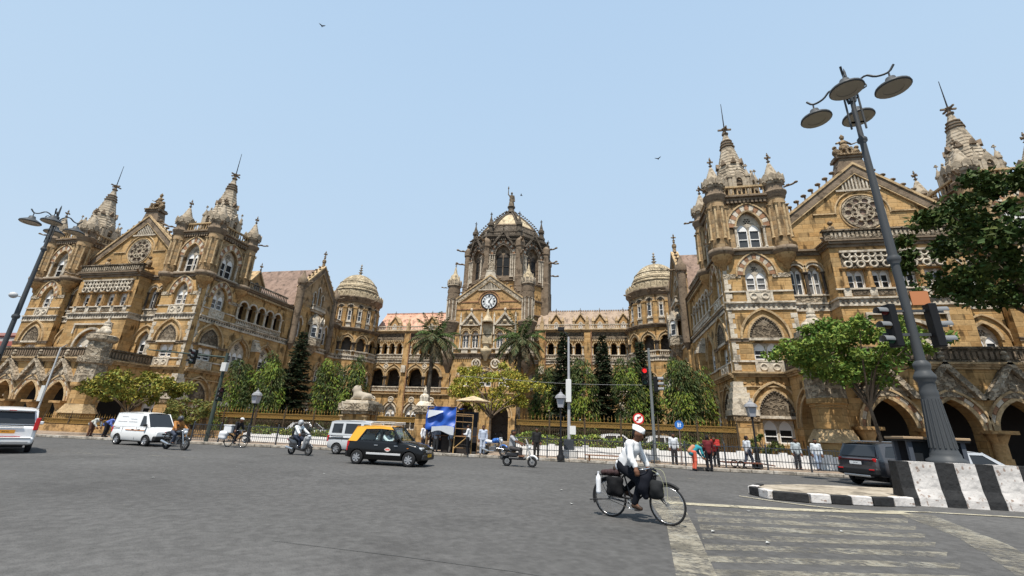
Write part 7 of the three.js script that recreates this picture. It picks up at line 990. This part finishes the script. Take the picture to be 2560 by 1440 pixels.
{
  const o = thing('electric_scooter', 'black electric scooter with long footboard, ridden right', 'scooter', [-3.85, 0, -21.25], -.03), K = std(.02, .02, .022, .4); fatWheel(o, -.58, .23, .11, 'rear_wheel'); fatWheel(o, .62, .23, .1, 'front_wheel');
  mesh('deck', [rb(-.5, .32, .3, .42, -.14, .14, .05), rb(-.78, -.1, .42, .5, -.12, .12, .04)], K, o); mesh('battery_box', [rb(-.6, -.05, .44, .62, -.13, .13, .04)], K, o); mesh('seat', [blob([[-.75, .72, 0, .07, -.2, .71, 0, .08]], .03, .04), bar([-.4, .55, 0], [-.4, .7, 0], .03), bar([-.7, .5, 0], [-.7, .7, 0], .02)], std(.03, .03, .03, .7), o); mesh('rear_rack', [...[-1, 1].map(s => bar([-.75, .72, s * .1], [-1.1, .78, s * .1], .012)), bar([-1.1, .78, -.1], [-1.1, .78, .1], .012)], M_CHROME, o); mesh('steering_column', [bar([.62, .25, .07], [.36, .98, .04], .02), bar([.62, .25, -.07], [.36, .98, -.04], .02), bar([.3, .35, 0], [.4, .85, 0], .03)], std(.3, .3, .3, .4), o); mesh('front_mudguard', [new THREE.TorusGeometry(.27, .05, 6, 14, 2).rotateZ(.5).translate(.62, .23, 0)], std(.62, .62, .62, .3), o); mesh('rear_mudguard', [new THREE.TorusGeometry(.27, .05, 6, 14, 2.2).rotateZ(.8).translate(-.58, .23, 0)], K, o); mesh('handlebar', [tube([[.2, 1.0, -.33], [.32, 1.04, -.15], [.36, 1.0, 0], [.32, 1.04, .15], [.2, 1.0, .33]], .015, 16, 6)], K, o); mesh('headlamp', [sp(.07, .48, .86, 0)], M_HEAD, o); mesh('windscreen', [xf(rb(-.01, .01, 0, .3, -.1, .1, .01), mul(T(.42, .95, 0), RZ(.4)))], std(.6, .6, .6, .2), o); for (const s of [-1, 1]) mesh('mirror', [bar([.3, 1.04, s * .2], [.26, 1.2, s * .27], .008), sp(.055, .25, 1.22, s * .28, .4, .7, 1)], K, o);
}
// ================================================================ stall with tarpaulin
{
  const o = thing('street_stall', 'wooden street stall frame hung with a blue tarpaulin', 'stall', [-9.3, .13, -27.0]), wd = stone(.26, .165, .085), wl = stone(.42, .27, .12);
  for (const [x, z, h, m] of [[-1.35, .6, 2.65, wd], [.45, .6, 2.75, wl], [-1.35, -.9, 2.6, wd], [.45, -.9, 2.6, wd], [1.55, .6, 2.3, wl], [1.5, -.8, 2.5, wd]]) mesh('post', [bar([x, 0, z], [x + .02, h, z], .04, .035)], m, o);
  for (const y of [.35, 1.0, 1.45, 1.85, 2.2]) mesh('rung', [bar([.45, y, .6], [1.54, y - .02, .6], .024)], wd, o); mesh('brace', [bar([.47, .3, .62], [1.3, 1.0, .62], .03)], wl, o); mesh('beam', [bar([-1.45, 2.6, .6], [.5, 2.72, .6], .04), bar([-1.45, 2.55, -.9], [.5, 2.6, -.9], .04), bar([.47, 2.3, .6], [1.58, 2.28, .6], .03)], wd, o); mesh('counter', [rb(-.9, 1.5, .98, 1.04, -.7, .35, .02)], std(.12, .06, .03, .7), o); mesh('back_cloth', [bx(-1.3, 1.5, .1, 2.5, -.92, -.88)], std(.03, .03, .035, .9), o); mesh('counter_front', [bx(-.5, 1.4, .05, .98, .1, .14)], std(.035, .03, .028, .8), o);
  const t = thing('tarpaulin', 'blue tarpaulin with turned-back pale lining draped over the stall', 'tarpaulin', [-9.3, .13, -27.0]);
  const cloth = (u0, u1, fn, nu, nv) => { const g = new THREE.PlaneGeometry(1, 1, nu, nv), p = g.attributes.position; for (let i = 0; i < p.count; i++) { const q = fn(p.getX(i) + .5, p.getY(i) + .5); p.setXYZ(i, ...q); } g.computeVertexNormals(); return g; }; const bl = new THREE.MeshStandardMaterial({ color: col(.013, .07, .34), roughness: .45, side: THREE.DoubleSide }), wl2 = new THREE.MeshStandardMaterial({ color: col(.48, .5, .53), roughness: .7, side: THREE.DoubleSide });
  const wob = (u, v) => .05 * Math.sin(u * 9 + v * 4) + .035 * Math.sin(u * 17 - v * 11) + .03 * Math.sin(v * 13);
  mesh('front_flap', [cloth(0, 1, (u, v) => [lerp(-1.42, .48, u), lerp(1.35 + .25 * Math.sin(u * 3.1) * (u - .2) - .12 * u, 2.72, v), .66 + wob(u, v) + .1 * (1 - v)], 34, 22)], bl, t); mesh('roof_sheet', [cloth(0, 1, (u, v) => [lerp(-1.42, .5, u), 2.7 - .12 * Math.sin(v * PI) + .03 * Math.sin(u * 8), lerp(.66, -.95, v)], 20, 12)], bl, t); mesh('side_flap', [cloth(0, 1, (u, v) => [-1.44 + .04 * Math.sin(v * 9) + .05 * u, lerp(.9 + .7 * u, 2.68, v), lerp(.62, -.9, u)], 16, 16)], bl, t); mesh('pale_fold', [cloth(0, 1, (u, v) => [lerp(-1.28, -.3, u), lerp(2.0 + .38 * u, 2.5 - .04 * u, v), .86 + .03 * Math.sin(u * 9) - .05 * v], 20, 8)], wl2, t); mesh('pale_hem', [cloth(0, 1, (u, v) => [lerp(-.95, .5, u), lerp(1.18 + .12 * Math.sin(u * 5), 1.52 + .12 * Math.sin(u * 3.2) * u, v), .9 + .03 * Math.sin(u * 14)], 26, 8)], wl2, t);
  const c = thing('stall_canopy', 'flat beige canopy on a pole behind the tarpaulin stall', 'canopy', [-8.3, .13, -28.2]); mesh('pole', [cy(.03, .03, 0, 3.5, 0, 0, 8), cy(.025, .025, 0, 3.2, -.7, .2, 6)], wd, c); mesh('cover', [octLathe([[1.15, 3.18], [1.12, 3.24], [.5, 3.42], [.02, 3.55]], 8), octLathe([[1.13, 3.17], [.02, 3.5]], 8)], stone(.52, .42, .28), c); mesh('tip', [cy(.02, .01, 3.5, 3.9, 0, 0, 5)], wd, c);
  const h = thing('handcart', 'low wooden handcart on the pavement behind the kerb railing', 'handcart', [7.4, .13, -26.75], .1); mesh('deck', [rb(-1.1, .9, .25, .31, -.4, .4, .02)], std(.14, .055, .035, .8), h); mesh('shaft', [-1, 1].map(s => bar([.9, .28, s * .3], [1.5, .2, s * .25], .03)), std(.16, .07, .04, .8), h); for (const s of [-1, 1]) mesh('wheel', [new THREE.TorusGeometry(.17, .035, 6, 16).translate(-.3, .2, s * .45)], M_TYRE, h);
  const p = thing('wooden_pallet', 'low brown wooden bench plank by the railing behind the cyclist', 'bench', [.15, .13, -26.6], 0); for (let k = 0; k < 3; k++) mesh('plank', [rb(-1.15, 1.15, .28, .32, -.3 + k * .2, -.12 + k * .2, .01)], std(.17, .08, .04, .8), p); for (const x of [-.9, .9]) mesh('leg', [bx(x - .05, x + .05, 0, .28, -.25, .25)], std(.12, .06, .03, .8), p);
  const ct = thing('covered_cart', 'dark covered cart on the pavement before the left railing', 'cart', [-18.9, .13, -25.75], .1); mesh('cart_body', [rb(-.45, .45, .35, .95, -.3, .3, .04)], std(.012, .012, .013, .7), ct); mesh('cart_cover', blob([[-.4, 1.0, 0, .16, .4, .98, 0, .14], [-.2, 1.1, .05, .12, .2, 1.08, -.05, .12]], .03, .1), std(.01, .01, .012, .7), ct); for (const x of [-.35, .35]) mesh('wheel', [new THREE.TorusGeometry(.16, .03, 6, 14).translate(x, .19, .28)], M_TYRE, ct); for (const x of [-.4, .4]) mesh('leg', [bar([x, .35, -.25], [x, 0, -.25], .025)], M_BLACK, ct);
  const lr = rng(9); [[1.9, -9.2], [-.75, -11.2], [-1.2, -13.6], [3.3, -12.0], [4.4, -10.2], [2.6, -8.6], [-12, -10.5], [-9, -13.8]].forEach(([x, z], i) => { const l = thing('litter', ['scrap of pale paper on the crossing behind the front wheel', 'scrap of pale paper on the road left of the bicycle', 'scrap of pale paper on the road before the electric scooter', 'scrap of pale paper on the crossing near the island kerb', 'scrap of pale paper amid the crossing stripes', 'scrap of pale paper at the left part of the crossing', 'scrap of pale paper on the far left road', 'scrap of pale paper on the road before the taxi'][i], 'litter', [x, .022, z], lr() * 6); mesh('paper', [sheet([-.045, 0, -.02], [.035, .012, -.03], [.05, .003, .02], [-.03, .015, .03], .002)], std(.42, .42, .4, .8), l); });
}
// ================================================================ people (local: +x forward, y up, +z to their right)
const SKIN = std(.13, .062, .036, .6), SKIN2 = std(.17, .085, .05, .6), HAIR = std(.012, .011, .011, .6);
const cloth = (r, g, b, o = {}) => std(r, g, b, .85, { bumpMap: grainBump, bumpScale: .015, ...o });
const STAND = { pelvis: [0, .93, 0], chest: [0, 1.27, 0], neck: [.0, 1.44, 0], head: [.025, 1.58, 0], hd: [1, 0, 0], shR: [0, 1.39, .185], shL: [0, 1.39, -.185], elR: [-.02, 1.12, .24], elL: [-.02, 1.12, -.24], wrR: [.06, .88, .24], wrL: [.06, .88, -.24], hipR: [0, .9, .09], hipL: [0, .9, -.09], knR: [.03, .49, .1], knL: [.03, .49, -.1], anR: [-.02, .085, .1], anL: [-.02, .085, -.1], toR: [.14, .035, .12], toL: [.14, .035, -.12] };
const pose = o => ({ ...STAND, ...o });
const cap = (a, ra, b, rb_) => [...a, ra, ...b, rb_];
const mixp = (a, b, t) => a.map((v, i) => lerp(v, b[i], t)), addp = (a, b) => a.map((v, i) => v + b[i]);
function headPrims(J, s = 1) { const c = J.head, f = V(...J.hd).normalize(), up = V(0, 1, 0).addScaledVector(f, -f.y).normalize(), r = f.clone().cross(up), at = (a, b, d) => [c[0] + f.x * a * s + up.x * b * s + r.x * d * s, c[1] + f.y * a * s + up.y * b * s + r.y * d * s, c[2] + f.z * a * s + up.z * b * s + r.z * d * s]; return { at, prims: [cap(at(-.02, .035, 0), .092 * s, at(.01, .02, 0), .088 * s), cap(at(.03, -.02, 0), .072 * s, at(.045, -.085, 0), .042 * s), cap(at(.088, .0, 0), .012 * s, at(.108, -.032, 0), .016 * s), cap(at(.075, .03, .03), .014 * s, at(.075, .03, -.03), .014 * s), cap(at(-.005, .0, .09), .014 * s, at(-.012, -.03, .088), .012 * s), cap(at(-.005, .0, -.09), .014 * s, at(-.012, -.03, -.088), .012 * s), cap(at(.072, -.062, .018), .012 * s, at(.072, -.062, -.018), .012 * s)] }; }
function handPrims(w, e, grip) { // palm and five fingers continuing the forearm direction
  const d = V(...w).sub(V(...e)).normalize(), sd = V(0, 0, 1).cross(d).normalize(), nn = d.clone().cross(sd), P = (a, b, c) => [w[0] + d.x * a + sd.x * b + nn.x * c, w[1] + d.y * a + sd.y * b + nn.y * c, w[2] + d.z * a + sd.z * b + nn.z * c], out = [cap(P(.0, 0, 0), .024, P(.07, 0, 0), .03), cap(P(.05, .0, -.028), .016, P(.075, 0, .028), .016)];
  [-.03, -.01, .01, .028].forEach((o, i) => { const l = [.062, .075, .078, .066][i], k = grip ? -.05 : -.018; out.push(cap(P(.085, 0, o), .0095, P(.085 + l * .55, k * .45, o * 1.05), .009), cap(P(.085 + l * .55, k * .45, o * 1.05), .009, P(.085 + l * (grip ? .45 : 1), k * (grip ? 1.25 : 1), o * 1.05), .008)); });
  out.push(cap(P(.02, -.005, .028), .012, P(.06, -.025, .05), .011), cap(P(.06, -.025, .05), .011, P(.095, -.035, .042), .009)); return out;
}
function person(label, pos, turn, J, o) {
  const { skin = SKIN, shirt, trousers, hair = HAIR, shoes = MT.iron, cell = .024, sleeve = 1, s = 1, grip = false, hat, bag, skirt, hc, cellH } = o;
  const g = thing('person', label, 'person', pos, turn); g.scale.setScalar(s); const L = ['R', 'L'], H = headPrims(J);
  const body = [...H.prims, cap(J.head, .055, J.neck, .055), cap(J.neck, .06, J.chest, .1), cap(J.chest, .13, J.pelvis, .12)];
  for (const k of L) body.push(cap(J['sh' + k], .05, J['el' + k], .042), cap(J['el' + k], .04, J['wr' + k], .027), ...handPrims(J['wr' + k], J['el' + k], grip), cap(J['hip' + k], .075, J['kn' + k], .05), cap(J['kn' + k], .05, J['an' + k], .036), cap(J['an' + k], .036, J['to' + k], .03));
  if (hc) { const parts = [blob(body.slice(0), cell, .045)]; mesh('body', parts, skin, g); for (const k of L) mesh('hand', blob(handPrims(J['wr' + k], J['el' + k], grip).concat([cap(mixp(J['wr' + k], J['el' + k], .25), .03, J['wr' + k], .027)]), .0042, .012), skin, g); mesh('head', blob(headPrims(J, 1.02).prims.concat([cap(J.head, .056, J.neck, .056)]), .0055, .03), skin, g); for (const z of [-.033, .033]) mesh('eye', [sp(.011, ...H.at(.088, .005, z), 1, 1, 1, 8, 6)], std(.02, .015, .012, .2), g); mesh('moustache', blob([cap(H.at(.096, -.05, .022), .006, H.at(.1, -.047, 0), .008), cap(H.at(.1, -.047, 0), .008, H.at(.096, -.05, -.022), .006)], .004, .01), HAIR, g); }
  else mesh('body', blob(body, cell, .045), skin, g);
  const hp = mixp(J.chest, J.pelvis, .96), sh = [cap(J.chest, .145, mixp(J.chest, J.pelvis, .55), .135), cap(mixp(J.chest, J.pelvis, .55), .135, mixp(J.chest, J.pelvis, 1.06), .15), cap(J.shR, .078, J.shL, .078), cap(addp(J.neck, [0, -.04, 0]), .075, J.chest, .12)]; const cw = J.chest; sh.push(cap([cw[0], cw[1], cw[2] + .075], .105, [hp[0], hp[1], hp[2] + .05], .105), cap([cw[0], cw[1], cw[2] - .075], .105, [hp[0], hp[1], hp[2] - .05], .105));
  for (const k of L) { sh.push(cap(J['sh' + k], .073, J['el' + k], .06)); if (sleeve >= 1) sh.push(cap(J['el' + k], .06, mixp(J['el' + k], J['wr' + k], .9), .044)); else if (sleeve < .5) sh.pop(), sh.push(cap(J['sh' + k], .073, mixp(J['sh' + k], J['el' + k], .7), .068)); if (o.folds) { for (let i = 0; i < 3; i++) { const t = .25 + .25 * i, p = mixp(J['el' + k], J['wr' + k], t); sh.push(cap(addp(p, [0, .012, .028 * (i % 2 ? 1 : -1)]), .03, addp(p, [.03, .0, -.02]), .026)); } } }
  if (o.folds) for (let i = 0; i < 7; i++) { const t = i / 7, p = mixp(J.chest, J.pelvis, .15 + t * .85); sh.push(cap(addp(p, [-.1 + .03 * (i % 3), .02, .11]), .035, addp(p, [.05, -.05, .135]), .03)); }
  mesh('shirt', blob(sh, cell, .04), shirt, g);
  if (skirt) { mesh('skirt', blob([cap(J.pelvis, .15, [J.pelvis[0], .3, 0], .21), cap([J.pelvis[0], .3, .1], .12, [J.pelvis[0], .12, .12], .13), cap([J.pelvis[0], .3, -.1], .12, [J.pelvis[0], .12, -.12], .13)], cell, .06), trousers, g); }
  else { const tr = [cap(addp(J.pelvis, [0, .04, .05]), .115, addp(J.pelvis, [0, .04, -.05]), .115)]; for (const k of L) tr.push(cap(J['hip' + k], .105, J['kn' + k], .075), cap(J['kn' + k], .075, addp(J['an' + k], [0, .03, 0]), .062)); mesh('trousers', blob(tr, cell, .05), trousers, g); }
  for (const k of L) mesh('shoe', blob([cap(addp(J['an' + k], [-.03, -.02, 0]), .045, J['to' + k], .036), cap(addp(J['an' + k], [0, .0, 0]), .042, addp(J['an' + k], [-.02, -.03, 0]), .045)], Math.min(cell, .018), .03), shoes, g);
  if (hat === 'helmet') { mesh('helmet', blob([cap(H.at(-.015, .045, 0), .128, H.at(.02, .03, 0), .12), cap(H.at(.04, -.03, .06), .05, H.at(-.06, -.04, .06), .06), cap(H.at(.04, -.03, -.06), .05, H.at(-.06, -.04, -.06), .06)], Math.min(cell, .02), .05), o.hatMat, g); mesh('visor', blob([cap(H.at(.1, .02, .05), .03, H.at(.1, .02, -.05), .03)], .015, .02), M_TINT, g); }
  else { mesh('hair', blob([cap(H.at(-.035, .05, 0), .093, H.at(.01, .062, 0), .082), cap(H.at(-.06, -.02, .04), .05, H.at(-.06, -.02, -.04), .05), ...(o.longHair ? [cap(H.at(-.08, .0, 0), .06, H.at(-.1, -.25, 0), .05)] : [])], Math.min(cell, .018), .04), hair, g); if (hat === 'cap') mesh('cap', blob([cap(H.at(-.05, .085, 0), .085, H.at(.03, .085, 0), .085), cap(H.at(.08, .06, .03), .02, H.at(.15, .05, 0), .012), cap(H.at(.08, .06, -.03), .02, H.at(.15, .05, 0), .012)], .015, .03), o.hatMat, g); if (hat === 'boat') { const cp = []; for (let k = 0; k <= 8; k++) { const t = k / 8 * 2 - 1; for (const z of [-1, 1]) cp.push(cap(H.at(t * .115 - .01, .075 - .01 * t * t + t * -.018, z * .075 * Math.sqrt(1 - t * t * .92)), .014, H.at(t * .125 - .012, .155 - .02 * t - .02 * t * t, z * .028 * Math.sqrt(1 - t * t * .9)), .012)); } cp.push(cap(H.at(-.09, .1, 0), .04, H.at(.07, .09, 0), .045)); mesh('cap', blob(cp, .0075, .035), o.hatMat, g); } }
  if (bag) mesh('backpack', blob([cap(addp(J.chest, [-.2, .02, 0]), .12, addp(mixp(J.chest, J.pelvis, .7), [-.19, 0, 0]), .12)], .03, .03), bag, g);
  return g;
}
// the cyclist on the roadster
{
  const J = pose({ pelvis: [-.27, 1.0, 0], chest: [-.05, 1.33, 0], neck: [.03, 1.48, 0], head: [.09, 1.62, 0], hd: [1, -.28, .05], shR: [-.03, 1.43, .185], shL: [-.03, 1.43, -.185], elR: [.02, 1.16, .27], elL: [.06, 1.17, -.27], wrR: [.12, .99, .285], wrL: [.14, .99, -.285], hipR: [-.25, .97, .09], hipL: [-.25, .97, -.09], knR: [.13, .72, .12], knL: [.08, .86, -.13], anR: [.0, .31, .115], anL: [-.27, .5, -.115], toR: [.12, .245, .12], toL: [-.14, .42, -.12] });
  person('cyclist in white shirt and white boat cap riding the loaded bicycle', [.65, 0, -9.75], -.46, J, { shirt: cloth(.66, .66, .665), trousers: cloth(.006, .007, .011), shoes: std(.05, .03, .02, .6), cell: .0125, grip: true, hat: 'boat', hatMat: cloth(.78, .78, .77), hc: true, folds: true });
}
const RIDE = o => pose({ pelvis: [-.32, .88, 0], chest: [-.2, 1.22, 0], neck: [-.15, 1.39, 0], head: [-.1, 1.52, 0], shR: [-.19, 1.33, .18], shL: [-.19, 1.33, -.18], elR: [.0, 1.12, .26], elL: [.0, 1.12, -.26], wrR: [.16, 1.03, .3], wrL: [.16, 1.03, -.3], hipR: [-.3, .86, .1], hipL: [-.3, .86, -.1], knR: [.08, .74, .2], knL: [.08, .74, -.2], anR: [-.02, .36, .2], anL: [-.02, .36, -.2], toR: [.14, .3, .21], toL: [.14, .3, -.21], ...o });
person('motorcycle rider in orange-brown jacket and dark helmet', [-21.65, 0, -19.7], -.12, RIDE({}), { shirt: cloth(.36, .16, .05), trousers: cloth(.05, .06, .085), hat: 'helmet', hatMat: std(.05, .05, .055, .2), grip: true });
person('scooter rider in white shirt and pale helmet', [-15.2, 0, -20.8], -.22, RIDE({ pelvis: [-.36, .9, 0], hipR: [-.34, .88, .1], hipL: [-.34, .88, -.1], chest: [-.3, 1.24, 0], neck: [-.27, 1.41, 0], head: [-.23, 1.55, 0], shR: [-.29, 1.35, .18], shL: [-.29, 1.35, -.18], knR: [.1, .72, .14], knL: [.1, .72, -.14], anR: [.1, .42, .12], anL: [.1, .42, -.12], toR: [.25, .39, .12], toL: [.25, .39, -.12] }), { shirt: cloth(.6, .62, .62), trousers: cloth(.02, .025, .04), hat: 'helmet', hatMat: std(.32, .33, .34, .2), grip: true });
person('electric scooter rider in grey shirt, bare headed', [-3.85, 0, -21.25], -.03, RIDE({ pelvis: [-.38, .82, 0], hipR: [-.36, .8, .1], hipL: [-.36, .8, -.1], chest: [-.36, 1.17, 0], neck: [-.35, 1.35, 0], head: [-.31, 1.49, 0], shR: [-.36, 1.29, .18], shL: [-.36, 1.29, -.18], elR: [-.12, 1.1, .26], elL: [-.12, 1.1, -.26], wrR: [.1, 1.02, .3], wrL: [.1, 1.02, -.3], knR: [.04, .76, .16], knL: [.04, .76, -.16], anR: [.06, .5, .14], anL: [.06, .5, -.14], toR: [.2, .455, .15], toL: [.2, .455, -.15] }), { shirt: cloth(.33, .33, .34), trousers: cloth(.06, .055, .055), sleeve: .4, shoes: SKIN2, grip: true });
person('courier in black on the bicycle with white boxes', [-21.75, 0, -23.7], -.1, pose({ pelvis: [-.27, 1.0, 0], chest: [-.05, 1.3, 0], neck: [.06, 1.44, 0], head: [.13, 1.56, 0], shR: [-.02, 1.4, .18], shL: [-.02, 1.4, -.18], elR: [.04, 1.14, .25], elL: [.04, 1.14, -.25], wrR: [.12, .99, .285], wrL: [.14, .99, -.285], hipR: [-.25, .97, .09], hipL: [-.25, .97, -.09], knR: [.12, .72, .12], knL: [.06, .88, -.13], anR: [.0, .31, .115], anL: [-.27, .5, -.115], toR: [.12, .245, .12], toL: [-.14, .42, -.12] }), { shirt: cloth(.02, .02, .022), trousers: cloth(.02, .02, .025), hat: 'cap', hatMat: cloth(.55, .55, .55), grip: true });
person('taxi driver in white at the wheel of the black taxi', [-9.05, .0, -18.55], -.02, pose({ pelvis: [-.12, .76, .34], chest: [-.2, 1.03, .34], neck: [-.18, 1.19, .34], head: [-.13, 1.31, .34], shR: [-.19, 1.14, .5], shL: [-.19, 1.14, .18], elR: [.08, .95, .55], elL: [.08, .95, .14], wrR: [.3, 1.0, .47], wrL: [.3, 1.0, .22], hipR: [-.1, .74, .42], hipL: [-.1, .74, .26], knR: [.3, .74, .44], knL: [.3, .74, .26], anR: [.5, .52, .44], anL: [.5, .52, .26], toR: [.6, .5, .44], toL: [.6, .5, .26] }), { shirt: cloth(.6, .6, .6), trousers: cloth(.1, .1, .1), grip: true });
// stall group
const hold = { elR: [.08, 1.14, .22], elL: [.08, 1.14, -.22], wrR: [.28, 1.12, .1], wrL: [.28, 1.14, -.08] }, bent = { pelvis: [-.1, .86, 0], chest: [.22, 1.06, 0], neck: [.4, 1.12, 0], head: [.53, 1.12, 0], hd: [.7, -.7, 0], shR: [.3, 1.1, .18], shL: [.3, 1.1, -.18], elR: [.36, .84, .22], elL: [.36, .84, -.22], wrR: [.5, .64, .14], wrL: [.5, .66, -.14] }, walk = { knR: [.16, .5, .1], anR: [.16, .1, .1], toR: [.32, .05, .12], knL: [-.06, .49, -.1], anL: [-.26, .12, -.1], toL: [-.12, .04, -.12] };
person('man in white shirt and black trousers at the stall front', [-7.85, .13, -26.1], PI, pose(hold), { shirt: cloth(.68, .68, .69), trousers: cloth(.012, .012, .014) });
person('man in pale patterned outfit standing right of the stall', [-7.05, .13, -26.45], -1.2, pose({}), { shirt: cloth(.38, .42, .5), trousers: cloth(.42, .46, .54), s: .99 });
person('man in pale blue shirt and grey trousers under the tarpaulin, left', [-10.2, .13, -26.9], PI / 2, pose({}), { shirt: cloth(.36, .41, .5), trousers: cloth(.1, .1, .1) });
person('man in blue shirt leaning under the tarpaulin edge', [-9.15, .13, -26.6], .3, pose({ chest: [.08, 1.25, 0], neck: [.14, 1.42, 0], head: [.2, 1.53, 0] }), { shirt: cloth(.28, .36, .48), trousers: cloth(.09, .085, .08), s: .97 });
person('woman in dark clothes waiting behind the tarpaulin', [-9.7, .13, -27.6], -.6, pose({}), { shirt: cloth(.05, .045, .045), trousers: cloth(.06, .055, .05), s: .94, longHair: true });
person('man in bright white shirt left of the tarpaulin', [-10.95, .13, -26.7], -.3, pose({}), { shirt: cloth(.72, .72, .72), trousers: cloth(.05, .05, .06), s: .95 });
person('helmeted man with dark backpack left of the stall', [-10.6, .13, -27.3], 2.2, pose({}), { shirt: cloth(.2, .2, .22), trousers: cloth(.03, .03, .035), bag: cloth(.02, .02, .022), hat: 'helmet', hatMat: std(.03, .03, .03, .25), s: .97 });
person('person in dark clothes standing behind the electric scooter', [-3.75, .13, -26.2], -1.3, pose({}), { shirt: cloth(.02, .02, .02), trousers: cloth(.025, .022, .02), s: .98 });
// right-hand group at the kerb
person('woman in teal top and orange trousers bending at the kerb', [4.55, 0.02, -24.75], .25, pose({ ...bent, chest: [.2, 1.12, 0], neck: [.34, 1.18, 0], head: [.46, 1.2, 0] }), { shirt: cloth(.03, .22, .26), trousers: cloth(.62, .12, .07), skin: SKIN2, longHair: true, s: .98, bag: cloth(.42, .2, .12) });
person('man in maroon shirt and dark trousers seen from behind', [5.3, 0.02, -24.95], 1.75, pose({ elR: [.05, 1.14, .28] }), { shirt: cloth(.12, .018, .022), trousers: cloth(.014, .014, .018) });
person('person in red shirt leaning behind the kerb railing', [6.1, .13, -26.9], -2.0, pose({ ...hold, chest: [.1, 1.24, 0], neck: [.16, 1.4, 0], head: [.22, 1.5, 0] }), { shirt: cloth(.33, .03, .025), trousers: cloth(.02, .02, .022), s: .96 });
person('person in white checked shirt by the lantern post', [7.75, .13, -27.0], .4, pose(walk), { shirt: cloth(.5, .52, .55), trousers: cloth(.04, .05, .08), s: .97 });
person('person in pale grey top leaning on the planter wall', [10.5, .13, -27.9], -1.4, pose({}), { shirt: cloth(.34, .38, .4), trousers: cloth(.03, .03, .035), bag: cloth(.02, .02, .02), s: .96 });
person('person in white top and pale blue jeans by the planter wall', [11.5, .13, -27.9], -1.7, pose({ ...walk }), { shirt: cloth(.52, .55, .58), trousers: cloth(.24, .3, .4), s: .96 });
person('slim pedestrian in pale top beside the blue sign', [3.95, .13, -27.1], -1.5, pose({}), { shirt: cloth(.52, .54, .56), trousers: cloth(.03, .025, .025), s: .97 });
// left pair bending over the kerb
person('bending person in white patterned shirt by the left porch', [-34.0, .13, -24.4], .15, pose(bent), { shirt: cloth(.5, .5, .45), trousers: cloth(.12, .06, .04) });
person('bending person in blue shirt by the left porch', [-33.0, .13, -24.6], .3, pose(bent), { shirt: cloth(.10, .15, .42), trousers: cloth(.02, .02, .025), hat: 'cap', hatMat: cloth(.5, .5, .5) });
renderer.render(scene, camera);
